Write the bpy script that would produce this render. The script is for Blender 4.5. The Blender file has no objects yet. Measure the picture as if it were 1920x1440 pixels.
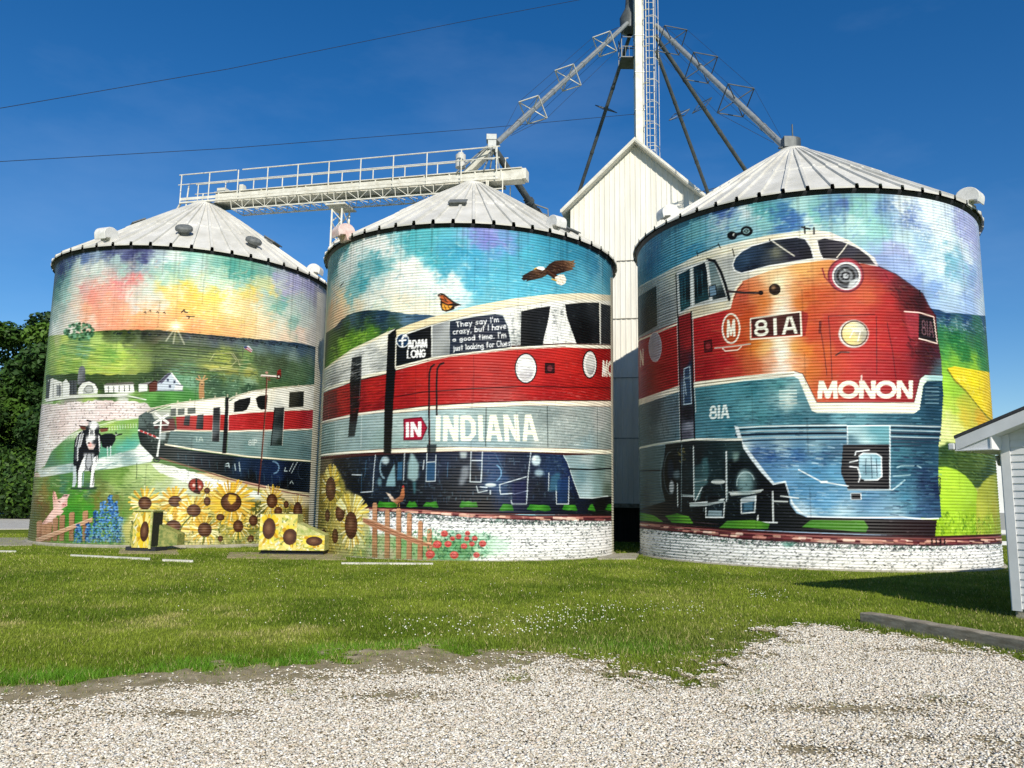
import bpy, math, random
import numpy as np
from mathutils import Vector, Matrix

# ================================================================ camera, sky, sun, exposure
scene = bpy.context.scene
cam = bpy.data.cameras.new('camera'); cam_o = bpy.data.objects.new('camera', cam); scene.collection.objects.link(cam_o)
cam.sensor_fit = 'HORIZONTAL'; cam.sensor_width = 36.0; cam.lens = 36.0*1483.9/1920
cam.clip_start = 0.05; cam.clip_end = 3000
SUN_AZ, SUN_EL = math.radians(14.5), math.radians(31)      # to the right of straight behind the camera, and up
SUN_DIR = Vector((math.sin(SUN_AZ)*math.cos(SUN_EL), -math.cos(SUN_AZ)*math.cos(SUN_EL), math.sin(SUN_EL)))
world = bpy.data.worlds.new('World'); scene.world = world; world.use_nodes = True
wn = world.node_tree.nodes; wl = world.node_tree.links
bg = wn['Background']; sky = wn.new('ShaderNodeTexSky'); sky.sky_type = 'NISHITA'; sky.sun_disc = False
sky.sun_elevation = SUN_EL; sky.sun_rotation = math.atan2(SUN_DIR.x, SUN_DIR.y); sky.altitude = 200; sky.air_density = 1.0; sky.dust_density = 0.15; sky.ozone_density = 3.0
hsv = wn.new('ShaderNodeHueSaturation'); hsv.inputs['Hue'].default_value = 0.506; hsv.inputs['Saturation'].default_value = 1.36; hsv.inputs['Value'].default_value = 0.84
# thin high haze drifting across the blue
wtc = wn.new('ShaderNodeTexCoord'); wmp = wn.new('ShaderNodeMapping'); wmp.inputs['Scale'].default_value = (1.6, 2.4, 5.0); wmp.inputs['Rotation'].default_value = (0, .35, .5)
wnz = wn.new('ShaderNodeTexNoise'); wnz.inputs['Scale'].default_value = 1.3; wnz.inputs['Detail'].default_value = 7; wnz.inputs['Roughness'].default_value = .6
wmr = wn.new('ShaderNodeMapRange'); wmr.inputs['From Min'].default_value = .48; wmr.inputs['From Max'].default_value = .80; wmr.inputs['To Min'].default_value = 0; wmr.inputs['To Max'].default_value = .09
wmx = wn.new('ShaderNodeMix'); wmx.data_type = 'RGBA'; wmx.inputs[7].default_value = (4.6, 6.0, 8.2, 1)
wl.new(wtc.outputs['Generated'], wmp.inputs[0]); wl.new(wmp.outputs[0], wnz.inputs[0]); wl.new(wnz.outputs[0], wmr.inputs[0]); wl.new(wmr.outputs[0], wmx.inputs[0])
wl.new(sky.outputs[0], hsv.inputs['Color']); wl.new(hsv.outputs[0], wmx.inputs[6]); wl.new(wmx.outputs[2], bg.inputs[0]); bg.inputs[1].default_value = 0.135
sun = bpy.data.lights.new('sun', 'SUN'); sun.energy = 5.0; sun.angle = math.radians(0.5); sun.color = (1.0, 0.93, 0.80)
sun_o = bpy.data.objects.new('sun', sun); scene.collection.objects.link(sun_o)
sun_o.rotation_euler = (-SUN_DIR).to_track_quat('-Z', 'Y').to_euler()
scene.view_settings.view_transform = 'Standard'; scene.view_settings.look = 'None'; scene.view_settings.exposure = 0.0; scene.view_settings.gamma = 1.0

# ================================================================ painting on the silo walls
# ---------------------------------------------------------------- survey camera (same numbers as the scene camera)
CAM_F, CAM_PITCH, CAM_ROLL, CAM_H = 1483.9, 0.14683, 0.014926, 1.5
_cp, _sp, _cr, _sr = math.cos(CAM_PITCH), math.sin(CAM_PITCH), math.cos(CAM_ROLL), math.sin(CAM_ROLL)
AX_F = np.array([0, _cp, _sp]); _U0 = np.array([0, -_sp, _cp]); _R0 = np.array([1., 0, 0])
AX_R = _R0*_cr + _U0*_sr; AX_U = -_R0*_sr + _U0*_cr

def ray(x, y):
    return AX_F + (x-960)/CAM_F*AX_R - (y-720)/CAM_F*AX_U
def on_ground(x, y, z=0.0):
    d = ray(x, y); t = (z-CAM_H)/d[2]; return np.array([0, 0, CAM_H]) + t*d
def at_depth(x, y, Y):
    d = ray(x, y); return np.array([0, 0, CAM_H]) + d*(Y/d[1])

# silo survey: centre x, y, radius, base z, eave z
SILOS = {1: (-11.34, 27.88, 4.563, 0.05, 8.965),
         2: (-1.36, 24.88, 4.534, -0.03, 8.745),
         3: (8.827, 23.84, 4.906, 0.0, 9.31)}

def h2c(h):
    h = h.lstrip('#')
    return np.array([int(h[i:i+2], 16)/255 for i in (0, 2, 4)])
def srgb2lin(c):
    c = np.asarray(c, float)
    return np.where(c <= 0.04045, c/12.92, ((c+0.055)/1.055)**2.4)

def vnoise(rs, h, w, cy, cx):
    """smooth value noise with cells of cy x cx pixels"""
    ny, nx = int(h/cy)+3, int(w/cx)+3
    g = rs.rand(ny, nx)
    def idx(n, c):
        t = np.arange(n)/c; i = t.astype(int); fr = t-i
        return i, fr*fr*(3-2*fr)
    iy, fy = idx(h, cy); ix, fx = idx(w, cx)
    a = g[iy][:, ix]*(1-fx)+g[iy][:, ix+1]*fx
    b = g[iy+1][:, ix]*(1-fx)+g[iy+1][:, ix+1]*fx
    return a*(1-fy)[:, None]+b*fy[:, None]
def fbm(rs, h, w, cy, cx, octv=4, gain=.5):
    o = np.zeros((h, w)); a = 1; s = 0
    for k in range(octv):
        o += a*vnoise(rs, h, w, max(cy/2**k, 1.01), max(cx/2**k, 1.01)); s += a; a *= gain
    return o/s
def blur(m, r):
    r = int(round(r))
    if r < 1: return m
    for _ in range(2):
        for ax in (0, 1):
            p = np.pad(m, [(r+1, r) if k == ax else (0, 0) for k in (0, 1)], mode='edge')
            c = np.cumsum(p, axis=ax); n = m.shape[ax]
            if ax == 0: m = (c[2*r+1:2*r+1+n]-c[:n])/(2*r+1)
            else: m = (c[:, 2*r+1:2*r+1+n]-c[:, :n])/(2*r+1)
    return m

class Mural:
    """paint on one silo wall, laid out in metres along the wall and up the wall"""
    K = 105.0
    def __init__(s, n, back):
        s.cx, s.cy, s.R, s.z0, s.z1 = SILOS[n]
        s.t0 = math.atan2(-s.cy, -s.cx)           # wall direction that faces the lawn
        s.half = math.radians(104)
        s.W = int(2*s.half*s.R*s.K); s.H = int((s.z1-s.z0)*s.K)
        s.img = np.ones((s.H, s.W, 3))*h2c(back)
        s.rs = np.random.RandomState(40+n)
        s.crop(0, 0, 1)
    def crop(s, ox, oy, k): s.o = (ox, oy, k)
    def wall(s, pts):
        """traced points -> canvas (column, row)"""
        P = np.asarray(pts, float); x = P[:, 0]/s.o[2]+s.o[0]; y = P[:, 1]/s.o[2]+s.o[1]
        d = AX_F[None]+((x-960)/CAM_F)[:, None]*AX_R-((y-720)/CAM_F)[:, None]*AX_U
        A = d[:, 0]**2+d[:, 1]**2; B = -(d[:, 0]*s.cx+d[:, 1]*s.cy); C = s.cx**2+s.cy**2-s.R**2
        D = np.maximum(B*B-A*C, 0); t = (-B-np.sqrt(D))/A
        X = t*d[:, 0]-s.cx; Y = t*d[:, 1]-s.cy; Z = CAM_H+t*d[:, 2]
        th = (np.arctan2(Y, X)-s.t0+math.pi) % (2*math.pi)-math.pi
        # a traced point past the visible edge of the wall carries on round the back
        miss = (B*B-A*C < 0)
        over = np.where(miss, np.sqrt(np.maximum(C*A-B*B, 0))/A**.5*0.5/s.R, 0)
        th = th+np.sign(th)*over
        return np.stack([(th+s.half)*s.R*s.K, (s.z1-Z)*s.K], 1)
    def dense(s, pts, closed):
        P = [tuple(p) for p in pts]; Q = P+[P[0]] if closed else P; o = []
        for a, b in zip(Q[:-1], Q[1:]):
            n = max(1, int(math.hypot(b[0]-a[0], b[1]-a[1])/s.o[2]/6))
            o += [(a[0]+(b[0]-a[0])*i/n, a[1]+(b[1]-a[1])*i/n) for i in range(n)]
        if not closed: o.append(Q[-1])
        return s.wall(o)
    def box(s, lo, hi, m=3):
        x0, y0 = max(0, int(lo[0]-m)), max(0, int(lo[1]-m)); x1, y1 = min(s.W, int(hi[0]+m)+1), min(s.H, int(hi[1]+m)+1)
        return (x0, y0, x1, y1) if x1 > x0 and y1 > y0 else None
    def fillmask(s, Q, soft):
        b = s.box(Q.min(0), Q.max(0), 3+3*soft)
        if b is None: return None, None
        x0, y0, x1, y1 = b; S = 3; h, w = (y1-y0)*S, (x1-x0)*S
        P = (Q-[x0, y0])*S; A, Bq = P, np.roll(P, -1, 0)
        m = np.zeros((h, w+1), np.int32); rows = []; cols = []
        for (ax, ay), (bx, by) in zip(A, Bq):
            if ay == by: continue
            if ay > by: ax, ay, bx, by = bx, by, ax, ay
            r = np.arange(max(0, math.ceil(ay-.5)), min(h, math.ceil(by-.5)))
            if len(r) == 0: continue
            xx = ax+(r+.5-ay)*(bx-ax)/(by-ay)
            rows.append(r); cols.append(np.clip(np.ceil(xx-.5), 0, w).astype(int))
        if not rows: return None, None
        np.add.at(m, (np.concatenate(rows), np.concatenate(cols)), 1)
        f = (np.cumsum(m, 1)[:, :w] & 1).astype(np.float32)
        f = f.reshape(y1-y0, S, x1-x0, S).mean((1, 3))
        if soft: f = blur(f, soft)
        return f, b
    def put(s, m, b, col):
        x0, y0, x1, y1 = b; v = s.img[y0:y1, x0:x1]
        v += (col-v)*m[..., None]
    def field(s, ctrl, b, p=3.0, warp=10, cell=60, eps=170.):
        """colour blended between traced colour points, edges broken up like brushwork"""
        x0, y0, x1, y1 = b; q = 3; h, w = (y1-y0+q)//q+1, (x1-x0+q)//q+1
        Q = s.wall([(c[0], c[1]) for c in ctrl]); cols = np.array([h2c(c[2]) for c in ctrl])
        yy, xx = np.mgrid[0:h, 0:w]*float(q); xx += x0; yy += y0
        xx = xx+(fbm(s.rs, h, w, cell/q, cell/q*1.4, 5, .6)-.5)*warp*8; yy = yy+(fbm(s.rs, h, w, cell/q, cell/q*1.4, 5, .6)-.5)*warp*8
        k6 = max(cell/6, 7)/q; xx = xx+(fbm(s.rs, h, w, k6, k6*1.8, 3, .6)-.5)*warp*4.5; yy = yy+(fbm(s.rs, h, w, k6, k6*1.8, 3, .6)-.5)*warp*4.5
        num = np.zeros((h, w, 3)); den = np.zeros((h, w))
        for (px, py), c in zip(Q, cols):
            wt = 1/((xx-px)**2+(yy-py)**2+eps)**(p/2); den += wt; num += wt[..., None]*c
        f = num/den[..., None]
        f = np.repeat(np.repeat(f, q, 0), q, 1)[:y1-y0, :x1-x0]
        return np.stack([blur(f[..., k], 1) for k in range(3)], -1)
    def poly(s, pts, col, a=1., soft=0, rough=0, p=3.0, warp=10, cell=60, ragged=0, eps=170.):
        Q = s.dense(pts, True)
        if ragged:
            n = len(Q); k = s.rs.rand(n, 2)-.5; Q = Q+k*2*ragged
        m, b = s.fillmask(Q, soft)
        if m is None: return
        c = s.field(col, b, p, warp, cell, eps) if isinstance(col, list) else h2c(col)
        if rough:
            h, w = m.shape; c = c*(1+(fbm(s.rs, h, w, 6, 26, 3)-.5)[..., None]*rough*2)
        s.put(m*a, b, c)
    def everything(s, ctrl, p=3.0, warp=10, cell=60):
        s.img[:] = s.field(ctrl, (0, 0, s.W, s.H), p, warp, cell)
    def stroke(s, pts, w, col, a=1., soft=.8, flat=False, wob=0):
        Q = s.dense(pts, False)
        if wob: Q = Q+(s.rs.rand(len(Q), 2)-.5)*wob*2
        s.stroke_c(Q, w*1.45, col, a, soft, flat)
    def stroke_c(s, Q, w, col, a=1., soft=.8, flat=False):
        b = s.box(Q.min(0), Q.max(0), w+3)
        if b is None: return
        x0, y0, x1, y1 = b; m = np.zeros((y1-y0, x1-x0))
        for (ax, ay), (bx, by) in zip(Q[:-1], Q[1:]):
            c = s.box((min(ax, bx), min(ay, by)), (max(ax, bx), max(ay, by)), w+2)
            if c is None: continue
            yy, xx = np.mgrid[c[1]:c[3], c[0]:c[2]]+.5
            dx, dy = bx-ax, by-ay; L2 = dx*dx+dy*dy+1e-9; L = L2**.5
            t = ((xx-ax)*dx+(yy-ay)*dy)/L2
            if flat:
                d = np.maximum(np.abs((xx-ax)*dy-(yy-ay)*dx)/L, np.maximum(-t, t-1)*L+w/2*.0)
                d = np.maximum(np.abs((xx-ax)*dy-(yy-ay)*dx)/L, np.maximum(-t, t-1)*L)
            else:
                t = np.clip(t, 0, 1); d = np.hypot(xx-ax-t*dx, yy-ay-t*dy)
            v = m[c[1]-y0:c[3]-y0, c[0]-x0:c[2]-x0]
            np.maximum(v, np.clip((w/2-d)/soft+.5, 0, 1), out=v)
        s.put(m*a, b, h2c(col))
    def strokes(s, lines, w, col, a=1., **k):
        for l in lines: s.stroke(l, w, col, a, **k)
    def ell(s, x, y, rx, ry, col, a=1., soft=0, rot=0, n=26, **k):
        c, q = math.cos(rot), math.sin(rot)
        s.poly([(x+rx*math.cos(t)*c-ry*math.sin(t)*q, y+rx*math.cos(t)*q+ry*math.sin(t)*c) for t in np.linspace(0, 2*math.pi, n, endpoint=False)], col, a, soft, **k)
    def ring(s, x, y, rx, ry, w, col, a=1., a0=0, a1=360):
        s.stroke([(x+rx*math.cos(t), y+ry*math.sin(t)) for t in np.radians(np.linspace(a0, a1, 40))], w, col, a)
    def dabs(s, pts, n, size, cols, a=.8, ang=0, asp=2., jit=.5, soft=.8):
        """n short brush dabs scattered inside a traced outline"""
        P = np.array(pts, float); lo, hi = P.min(0), P.max(0); k = 0; tries = 0
        while k < n and tries < n*12:
            tries += 1
            x, y = lo+s.rs.rand(2)*(hi-lo)
            ins = False; j = len(P)-1
            for i in range(len(P)):
                if (P[i, 1] > y) != (P[j, 1] > y) and x < (P[j, 0]-P[i, 0])*(y-P[i, 1])/(P[j, 1]-P[i, 1])+P[i, 0]: ins = not ins
                j = i
            if not ins: continue
            k += 1; t = ang+(s.rs.rand()-.5)*2*jit; L = size*(.5+s.rs.rand())*asp*s.o[2]
            w = size*(.6+.8*s.rs.rand())
            s.stroke_c(s.wall([(x-math.cos(t)*L/2, y-math.sin(t)*L/2), (x+math.cos(t)*L/2, y+math.sin(t)*L/2)]), w*1.45, cols[s.rs.randint(len(cols))], a*(.6+.4*s.rs.rand()), soft)
    def glaze(s, pts, col, a, soft): s.poly(pts, col, a, soft)
    def text(s, txt, quad, w, col, a=1., block=True, gap=.22, wob=0.):
        """lettering inside a traced quadrilateral: top-left, top-right, bottom-right, bottom-left"""
        adv = 0; items = []
        for ch in txt:
            if ch == ' ': adv += .42; continue
            gw, st = GLYPH[ch]; items.append((adv, gw, st)); adv += gw+gap
        tot = adv-gap; q = np.array(quad, float)
        keep = None
        if block:
            m, b = s.fillmask(s.dense(quad, True), 0)
            if m is None: return
            e = int(w*2)+4; x0, y0, x1, y1 = b; X0, Y0, X1, Y1 = max(0, x0-e), max(0, y0-e), min(s.W, x1+e), min(s.H, y1+e); keep = s.img[Y0:Y1, X0:X1].copy()
            k = w*1.45/2; ww = np.linalg.norm(q[1]-q[0])/s.o[2]; hh = np.linalg.norm(q[3]-q[0])/s.o[2]
        for off, gw, st in items:
            for line in st:
                pts = []
                for gx, gy in line:
                    u = (off+gx*gw)/tot+(s.rs.rand()-.5)*wob; v = 1-gy+(s.rs.rand()-.5)*wob*4
                    if block:
                        mu = w/2/ww; u = mu+u*(1-2*mu)
                        if isinstance(line, tuple): mv = w/2/hh; v = mv+v*(1-2*mv)
                    top = q[0]+(q[1]-q[0])*u; bot = q[3]+(q[2]-q[3])*u
                    pts.append(top+(bot-top)*v)
                s.stroke(pts, w, col, a, flat=block and not isinstance(line, tuple))
        if block:
            full = np.zeros((Y1-Y0, X1-X0)); full[y0-Y0:y1-Y0, x0-X0:x1-X0] = np.clip(m, 0, 1)
            v = s.img[Y0:Y1, X0:X1]; v[:] = keep+(v-keep)*full[..., None]
    def finish(s):
        rs = s.rs; im = s.img; H, W = s.H, s.W
        im[:] = np.clip(.47+(im-.47)*1.13, 0.012, 1)            # strong enamel colours
        g = im.mean(-1, keepdims=True); im[:] = np.clip(g+(im-g)*.90, 0, 1)
        # brushwork: streaks along the ribs of the steel, mottling, thin spots
        im *= (1+(fbm(rs, H, W, 3, 40, 3)-.5)*.16)[..., None]
        im *= (1+(fbm(rs, H, W, 30, 34, 4)-.5)*.14)[..., None]
        thin = np.clip((fbm(rs, H, W, 2.2, 14, 2)-.74)*6, 0, 1)*.22
        im += (np.array([.86, .87, .85])-im)*thin[..., None]
        # vertical sheet laps and horizontal ring laps of the steel panels
        step = s.R*s.K*2*math.pi/12; ring = 0.82*s.K
        for k in range(0, int(H/ring)+1):
            y = int(k*ring)
            if y+1 < H: im[y:y+1] *= .86
            off = (k % 2)*step/2
            for j in range(-1, 9):
                x = int(off+j*step)
                if 0 < x < W-2: im[y:int(y+ring), x:x+1] *= .82
        # bolt heads along the laps, faint run-down dirt from the eave and rain splash at the foot
        for k in range(0, int(H/ring)+1):
            y = int(k*ring); off = (k % 2)*step/2
            for j in range(-1, 9):
                x = int(off+j*step)
                if 2 < x < W-4:
                    for yb in range(y+4, min(int(y+ring), H-2), 11): im[yb:yb+2, x-2:x+3:4] *= .72
            if y+3 < H: im[y+2:y+4, ::14] *= .8
        streak = vnoise(rs, H, W, 260, 5)*np.linspace(1, .25, H)[:, None]; im *= (1-np.clip(streak-.62, 0, 1)*.45)[..., None]
        foot = np.clip((np.arange(H)-(H-38))/38, 0, 1)[:, None]*fbm(rs, H, W, 12, 30, 3); im += (np.array([.42, .40, .30])-im)*(foot*.35)[..., None]
        np.clip(im, 0, 1, out=im)

def _arc(cx, cy, rx, ry, a0, a1, n=10):
    return tuple((cx+rx*math.cos(t), cy+ry*math.sin(t)) for t in np.radians(np.linspace(a0, a1, n)))
GLYPH = {
 'I': (.06, [[(.5, 0), (.5, 1)]]), '1': (.10, [[(.5, 0), (.5, 1)]]),
 'N': (.55, [[(0, 0), (0, 1), (1, 0), (1, 1)]]), 'D': (.55, [((0, 0), (0, 1), (.6, 1), (1, .75), (1, .25), (.6, 0), (0, 0))]),
 'A': (.6, [[(0, 0), (.42, 1), (.58, 1), (1, 0)], [(.2, .32), (.8, .32)]]), 'M': (.75, [[(0, 0), (.08, 1), (.5, .15), (.92, 1), (1, 0)]]),
 'O': (.78, [_arc(.5, .5, .5, .5, 0, 360, 26)]), 'L': (.42, [[(0, 1), (0, 0), (1, 0)]]),
 'G': (.58, [_arc(.5, .5, .5, .5, 45, 330, 20)+((1, .45), (.6, .45))]), '8': (.55, [_arc(.5, .73, .4, .27, 0, 360, 20), _arc(.5, .25, .5, .26, 0, 360, 20)]),
 'P': (.5, [((0, 0), (0, 1), (.7, 1), (1, .75), (.7, .5), (0, .5))]),
 'T': (.5, [[(0, 1), (1, 1)], [(.5, 1), (.5, 0)]]), 'C': (.5, [_arc(.55, .5, .55, .5, 50, 310, 14)]),
 'J': (.4, [[(.2, 1), (1, 1)], [(.7, 1), (.7, .2), (.4, 0), (0, .15)]]),
 'h': (.4, [[(0, 1), (0, 0)], [(0, .4), (.5, .6), (1, .4), (1, 0)]]), 'e': (.42, [[(0, .3), (1, .35), (.8, .6), (.3, .6), (0, .3), (.3, 0), (1, .1)]]),
 'y': (.42, [[(0, .6), (.45, .1)], [(1, .6), (.2, -.35)]]), 's': (.36, [[(1, .52), (.5, .62), (.1, .48), (.8, .22), (.6, 0), (0, .06)]]),
 'a': (.42, [_arc(.45, .3, .45, .3, 0, 360, 12), [(.95, .6), (.95, 0)]]), "'": (.1, [[(.5, 1), (.4, .75)]]),
 'm': (.6, [[(0, 0), (0, .6)], [(0, .4), (.3, .6), (.5, .4), (.5, 0)], [(.5, .4), (.8, .6), (1, .4), (1, 0)]]),
 'c': (.36, [_arc(.55, .3, .55, .3, 50, 310, 10)]), 'r': (.3, [[(0, .6), (0, 0)], [(0, .35), (.5, .6), (1, .55)]]),
 'z': (.36, [[(0, .58), (1, .58), (0, 0), (1, 0)]]), ',': (.12, [[(.6, .06), (.2, -.18)]]), '.': (.1, [[(.4, .02), (.6, .06)]]),
 'b': (.42, [[(0, 1), (0, 0)], _arc(.45, .3, .5, .3, 0, 360, 12)]), 'u': (.4, [[(0, .6), (0, .15), (.4, 0), (1, .2)], [(1, .6), (1, 0)]]),
 't': (.32, [[(.5, .95), (.5, 0)], [(0, .62), (1, .66)]]), 'v': (.4, [[(0, .6), (.5, 0), (1, .6)]]),
 'g': (.42, [_arc(.45, .32, .45, .28, 0, 360, 12), [(.95, .6), (.95, -.2), (.5, -.36), (.1, -.25)]]), 'o': (.42, [_arc(.5, .3, .5, .3, 0, 360, 12)]),
 'd': (.42, [_arc(.45, .3, .45, .3, 0, 360, 12), [(.95, 1), (.95, 0)]]), 'i': (.08, [[(.5, .55), (.5, 0)], [(.5, .78), (.5, .82)]]),
 'j': (.2, [[(.8, .6), (.8, -.2), (.2, -.35)], [(.8, .78), (.8, .82)]]), 'l': (.08, [[(.5, 1), (.5, 0)]]),
 'k': (.4, [[(0, 1), (0, 0)], [(1, .6), (0, .25), (1, 0)]]), 'n': (.4, [[(0, .6), (0, 0)], [(0, .4), (.5, .6), (1, .4), (1, 0)]]),
 'f': (.34, [[(1, .95), (.6, 1), (.4, .8), (.4, 0)], [(0, .58), (.9, .58)]]),
}
def sunflower(m, x, y, rx, ry, pet=1.4, n=26, cols=('#e8c92c', '#f2dc4e', '#c99a1c', '#f6e88a'), core='#4a2c1c', half=0):
    for k in range(n*2):
        t = 2*math.pi*k/n/1.0+m.rs.rand()*.3
        L = (1.0+.75*pet*(.7+.5*m.rs.rand()))
        wd = max(1.2, rx/m.o[2]*.26*(.5+.9*m.rs.rand()))
        m.stroke([(x+rx*.8*math.cos(t), y+ry*.8*math.sin(t)), (x+rx*L*math.cos(t+.08), y+ry*L*math.sin(t+.08))], wd, cols[m.rs.randint(len(cols))], .95)
    m.ell(x, y, rx, ry, core, rough=.3)
    m.ell(x-rx*.1, y-ry*.05, rx*.62, ry*.62, '#6b4630', .8, soft=2)
    m.ell(x-rx*.1, y-ry*.1, rx*.3, ry*.3, '#8d6a4a', .6, soft=2)
    m.ring(x, y, rx, ry, 1.2, '#2a1810', .8)

def ballast(m, top, bot, n=900, green=()):
    """white stones under the track: pale paint with short dark ticks"""
    P = top+bot[::-1]; rg = m.rs
    m.poly(P, '#fbfcfa', rough=.06)
    m.dabs(P, n//2, 2.0, ['#ffffff', '#ffffff', '#f0f2f0', '#dfe4e2'], .9, 0, 1.6, 1.2)
    m.dabs(P, int(n*1.5), 1.2, ['#20262a', '#3c4448', '#5a6466', '#14181c', '#7c8686'], .8, 0, 2.2, .7)
    edge = top+[(x, y+26) for x, y in top[::-1]]
    m.dabs(edge, n//2, 1.3, ['#2a2c30', '#4a5458', '#2f5a4a'], .85, .8, 2.6, 1.6)

def rails(m, top, bot, n=60):
    P = top+bot[::-1]
    m.poly(P, '#5c2a30', rough=.35)
    T = np.array(top, float); B = np.array(bot, float)
    def mid(f): return [tuple(a+(b-a)*f) for a, b in zip(T, B)]
    m.stroke(mid(.10), 1.6, '#2c1418'); m.stroke(mid(.30), 2.0, '#9a5a54'); m.stroke(mid(.95), 2.0, '#3a1a20')
    for k in range(n):                       # sleepers, pale and dark lengths
        i = m.rs.rand()*(len(T)-1); a = int(i); f = i-a
        p = T[a]+(T[min(a+1, len(T)-1)]-T[a])*f; q = B[a]+(B[min(a+1, len(T)-1)]-B[a])*f
        c = p+(q-p)*(.45+.3*m.rs.rand()); L = 22+40*m.rs.rand()
        m.stroke([tuple(c), (c[0]+L, c[1]+L*.06)], 3.2*(.5+m.rs.rand()), ['#e2b49c', '#c98c7c', '#f0d4c0', '#7a3a3c'][m.rs.randint(4)], .85)

def paint3():
    m = Mural(3, '#a8b0b0'); m.crop(1160, 340, 3)
    SKY = [(60,480,'#4a8ca4'),(130,480,'#4f93a8'),(200,420,'#3f88aa'),(300,350,'#5aa0b5'),(300,470,'#4f9db5'),(450,250,'#6db0b8'),(420,350,'#3f90b0'),(520,250,'#5aa4b4'),
      (600,170,'#4a6cae'),(570,220,'#bcd5da'),(700,180,'#cfe0e2'),(660,240,'#8abcc8'),(800,160,'#5aaaae'),(780,220,'#8ac6c6'),(900,170,'#3e78a8'),(940,210,'#3f70b0'),(1000,130,'#a5d0cc'),(1100,180,'#7cc0b8'),
      (1060,240,'#c6e0dc'),(1200,140,'#5e93b8'),(1260,130,'#3f64a6'),(1350,150,'#84c4b8'),(1420,250,'#8fcfc0'),(1300,230,'#b6dcd4'),(1500,160,'#4468a8'),(1460,200,'#7fb4c4'),(1480,290,'#90c4cc'),
      (1600,110,'#f2f4f2'),(1700,130,'#f0f2f4'),(1650,190,'#5a70ba'),(1700,200,'#b0bce0'),(1750,180,'#eef2f4'),(1800,270,'#f4f6f6'),(1850,330,'#f0f4f4'),(1700,330,'#9ab8d8'),(1620,290,'#c4dce0'),(1560,370,'#a9a9dc'),
      (1500,420,'#8a9ad8'),(1600,460,'#a0b0e4'),(1700,450,'#b8d8e8'),(1800,430,'#e4eef4'),(1650,560,'#7890d8'),(1720,530,'#c8dcee'),(1760,600,'#7c9cdc'),(1860,420,'#68b0c8'),(1900,470,'#7ab4d0'),(1920,230,'#a39fdc'),(1990,300,'#aaa4e0'),(1960,380,'#e0e4f0'),
      (1980,500,'#86a0dc'),(1900,560,'#d4e2f0'),(1860,640,'#b4cbe8'),(1940,660,'#90a8e0'),(2020,600,'#a9b0e2'),(2040,680,'#c8d4ec'),(2080,450,'#a6a6dc'),(60,300,'#5a98ac'),(1250,60,'#6ea8b4'),(1700,60,'#e8eef2')]
    m.everything(SKY, 3.6, 11, 55)
    m.dabs([(1560,100),(1900,180),(1960,420),(1800,400),(1580,220)], 260, 2.4, ['#ffffff', '#f4f6fa', '#e4ecf4', '#c6d2ee'], .6, 0, 1.6, 1.6, 1.5)
    m.dabs([(480,190),(1500,100),(1500,330),(700,300),(480,330)], 200, 3, ['#d8ece8', '#9ccfc8', '#5a8cc0', '#7cc0bc', '#4a74b4'], .38, -.6, 1.6, .7, 2)
    m.glaze([(1380,60),(2100,60),(2100,760),(1380,700)], '#a4d0dc', .26, 20)
    m.dabs([(1500,90),(2080,160),(2080,700),(1780,680),(1500,330)], 260, 3.4, ['#ffffff', '#dceaf0', '#8cc4d4', '#7c94cc', '#b8d8e0'], .32, -.5, 1.6, 1.2, 2)
    m.dabs([(60,250),(560,180),(560,330),(100,560)], 160, 3, ['#2f6c8c', '#7cbcc8', '#4f8cac', '#a4d0d4'], .35, -.5, 1.9, .8, 2)
    # --- country on the right
    m.poly([(1700,800),(1740,715),(1800,722),(1843,739),(1920,742),(2041,755),(2400,770),(2400,2100),(1700,2100)],
      [(1763,740,'#27406e'),(1850,757,'#1d3a66'),(1950,765,'#2a4a74'),(2050,780,'#30507a'),(1800,800,'#3a6a78'),(1900,810,'#4a7a7c'),(2040,830,'#3a6f60'),(1800,880,'#2f7a4a'),(1900,900,'#1f6a3c'),(2030,930,'#2a7044'),(1830,960,'#4f9a44'),(1950,965,'#2f7a3c'),(2060,1040,'#3a8244'),
       (1825,1030,'#8fc83a'),(1900,1020,'#7fbc3c'),(2000,1040,'#90c434'),(1840,1120,'#a4d83c'),(1880,1170,'#98c83c'),(1860,1250,'#b0d048'),(1950,1230,'#b8b838'),(1850,1330,'#d8e08c'),(1950,1320,'#d4c23c'),(2040,1330,'#dcae2a'),(1830,1420,'#e4eaa0'),(1920,1420,'#dce080'),(2100,1400,'#e0b82c'),(2000,1450,'#c8d060'),(1840,1490,'#c4d080')], p=3.2, warp=7, cell=40)
    m.dabs([(1790,760),(2100,790),(2100,850),(1790,840)], 60, 1.6, ['#a8c8d0', '#7ca4b4', '#d0e0e4'], .6, .4, 3, .5)
    m.dabs([(1800,800),(2100,850),(2100,1050),(1820,990)], 130, 2.2, ['#4a9a54', '#1a5a34', '#6ab45a', '#235f40'], .6, .7, 2.4, .8)
    m.poly([(1850,1051),(1890,1040),(2000,1060),(2130,1079),(2180,1400),(2096,1353),(2017,1266),(1953,1184),(1890,1127)], [(1880,1075,'#e8d02a'),(2000,1120,'#f2dc1a'),(2080,1200,'#e8c81c'),(2100,1320,'#d8b41c'),(1960,1150,'#e0d030')], warp=6)
    m.stroke([(1850,1060),(1890,1120),(1953,1180),(2017,1260),(2060,1310),(2130,1380)], 4, '#6c7026', .75, 2)
    m.dabs([(1850,1050),(2120,1090),(2120,1340),(2000,1230)], 60, 2, ['#f8ec5a', '#d8b018', '#fff3a0'], .5, .7, 3, .3)
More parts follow.
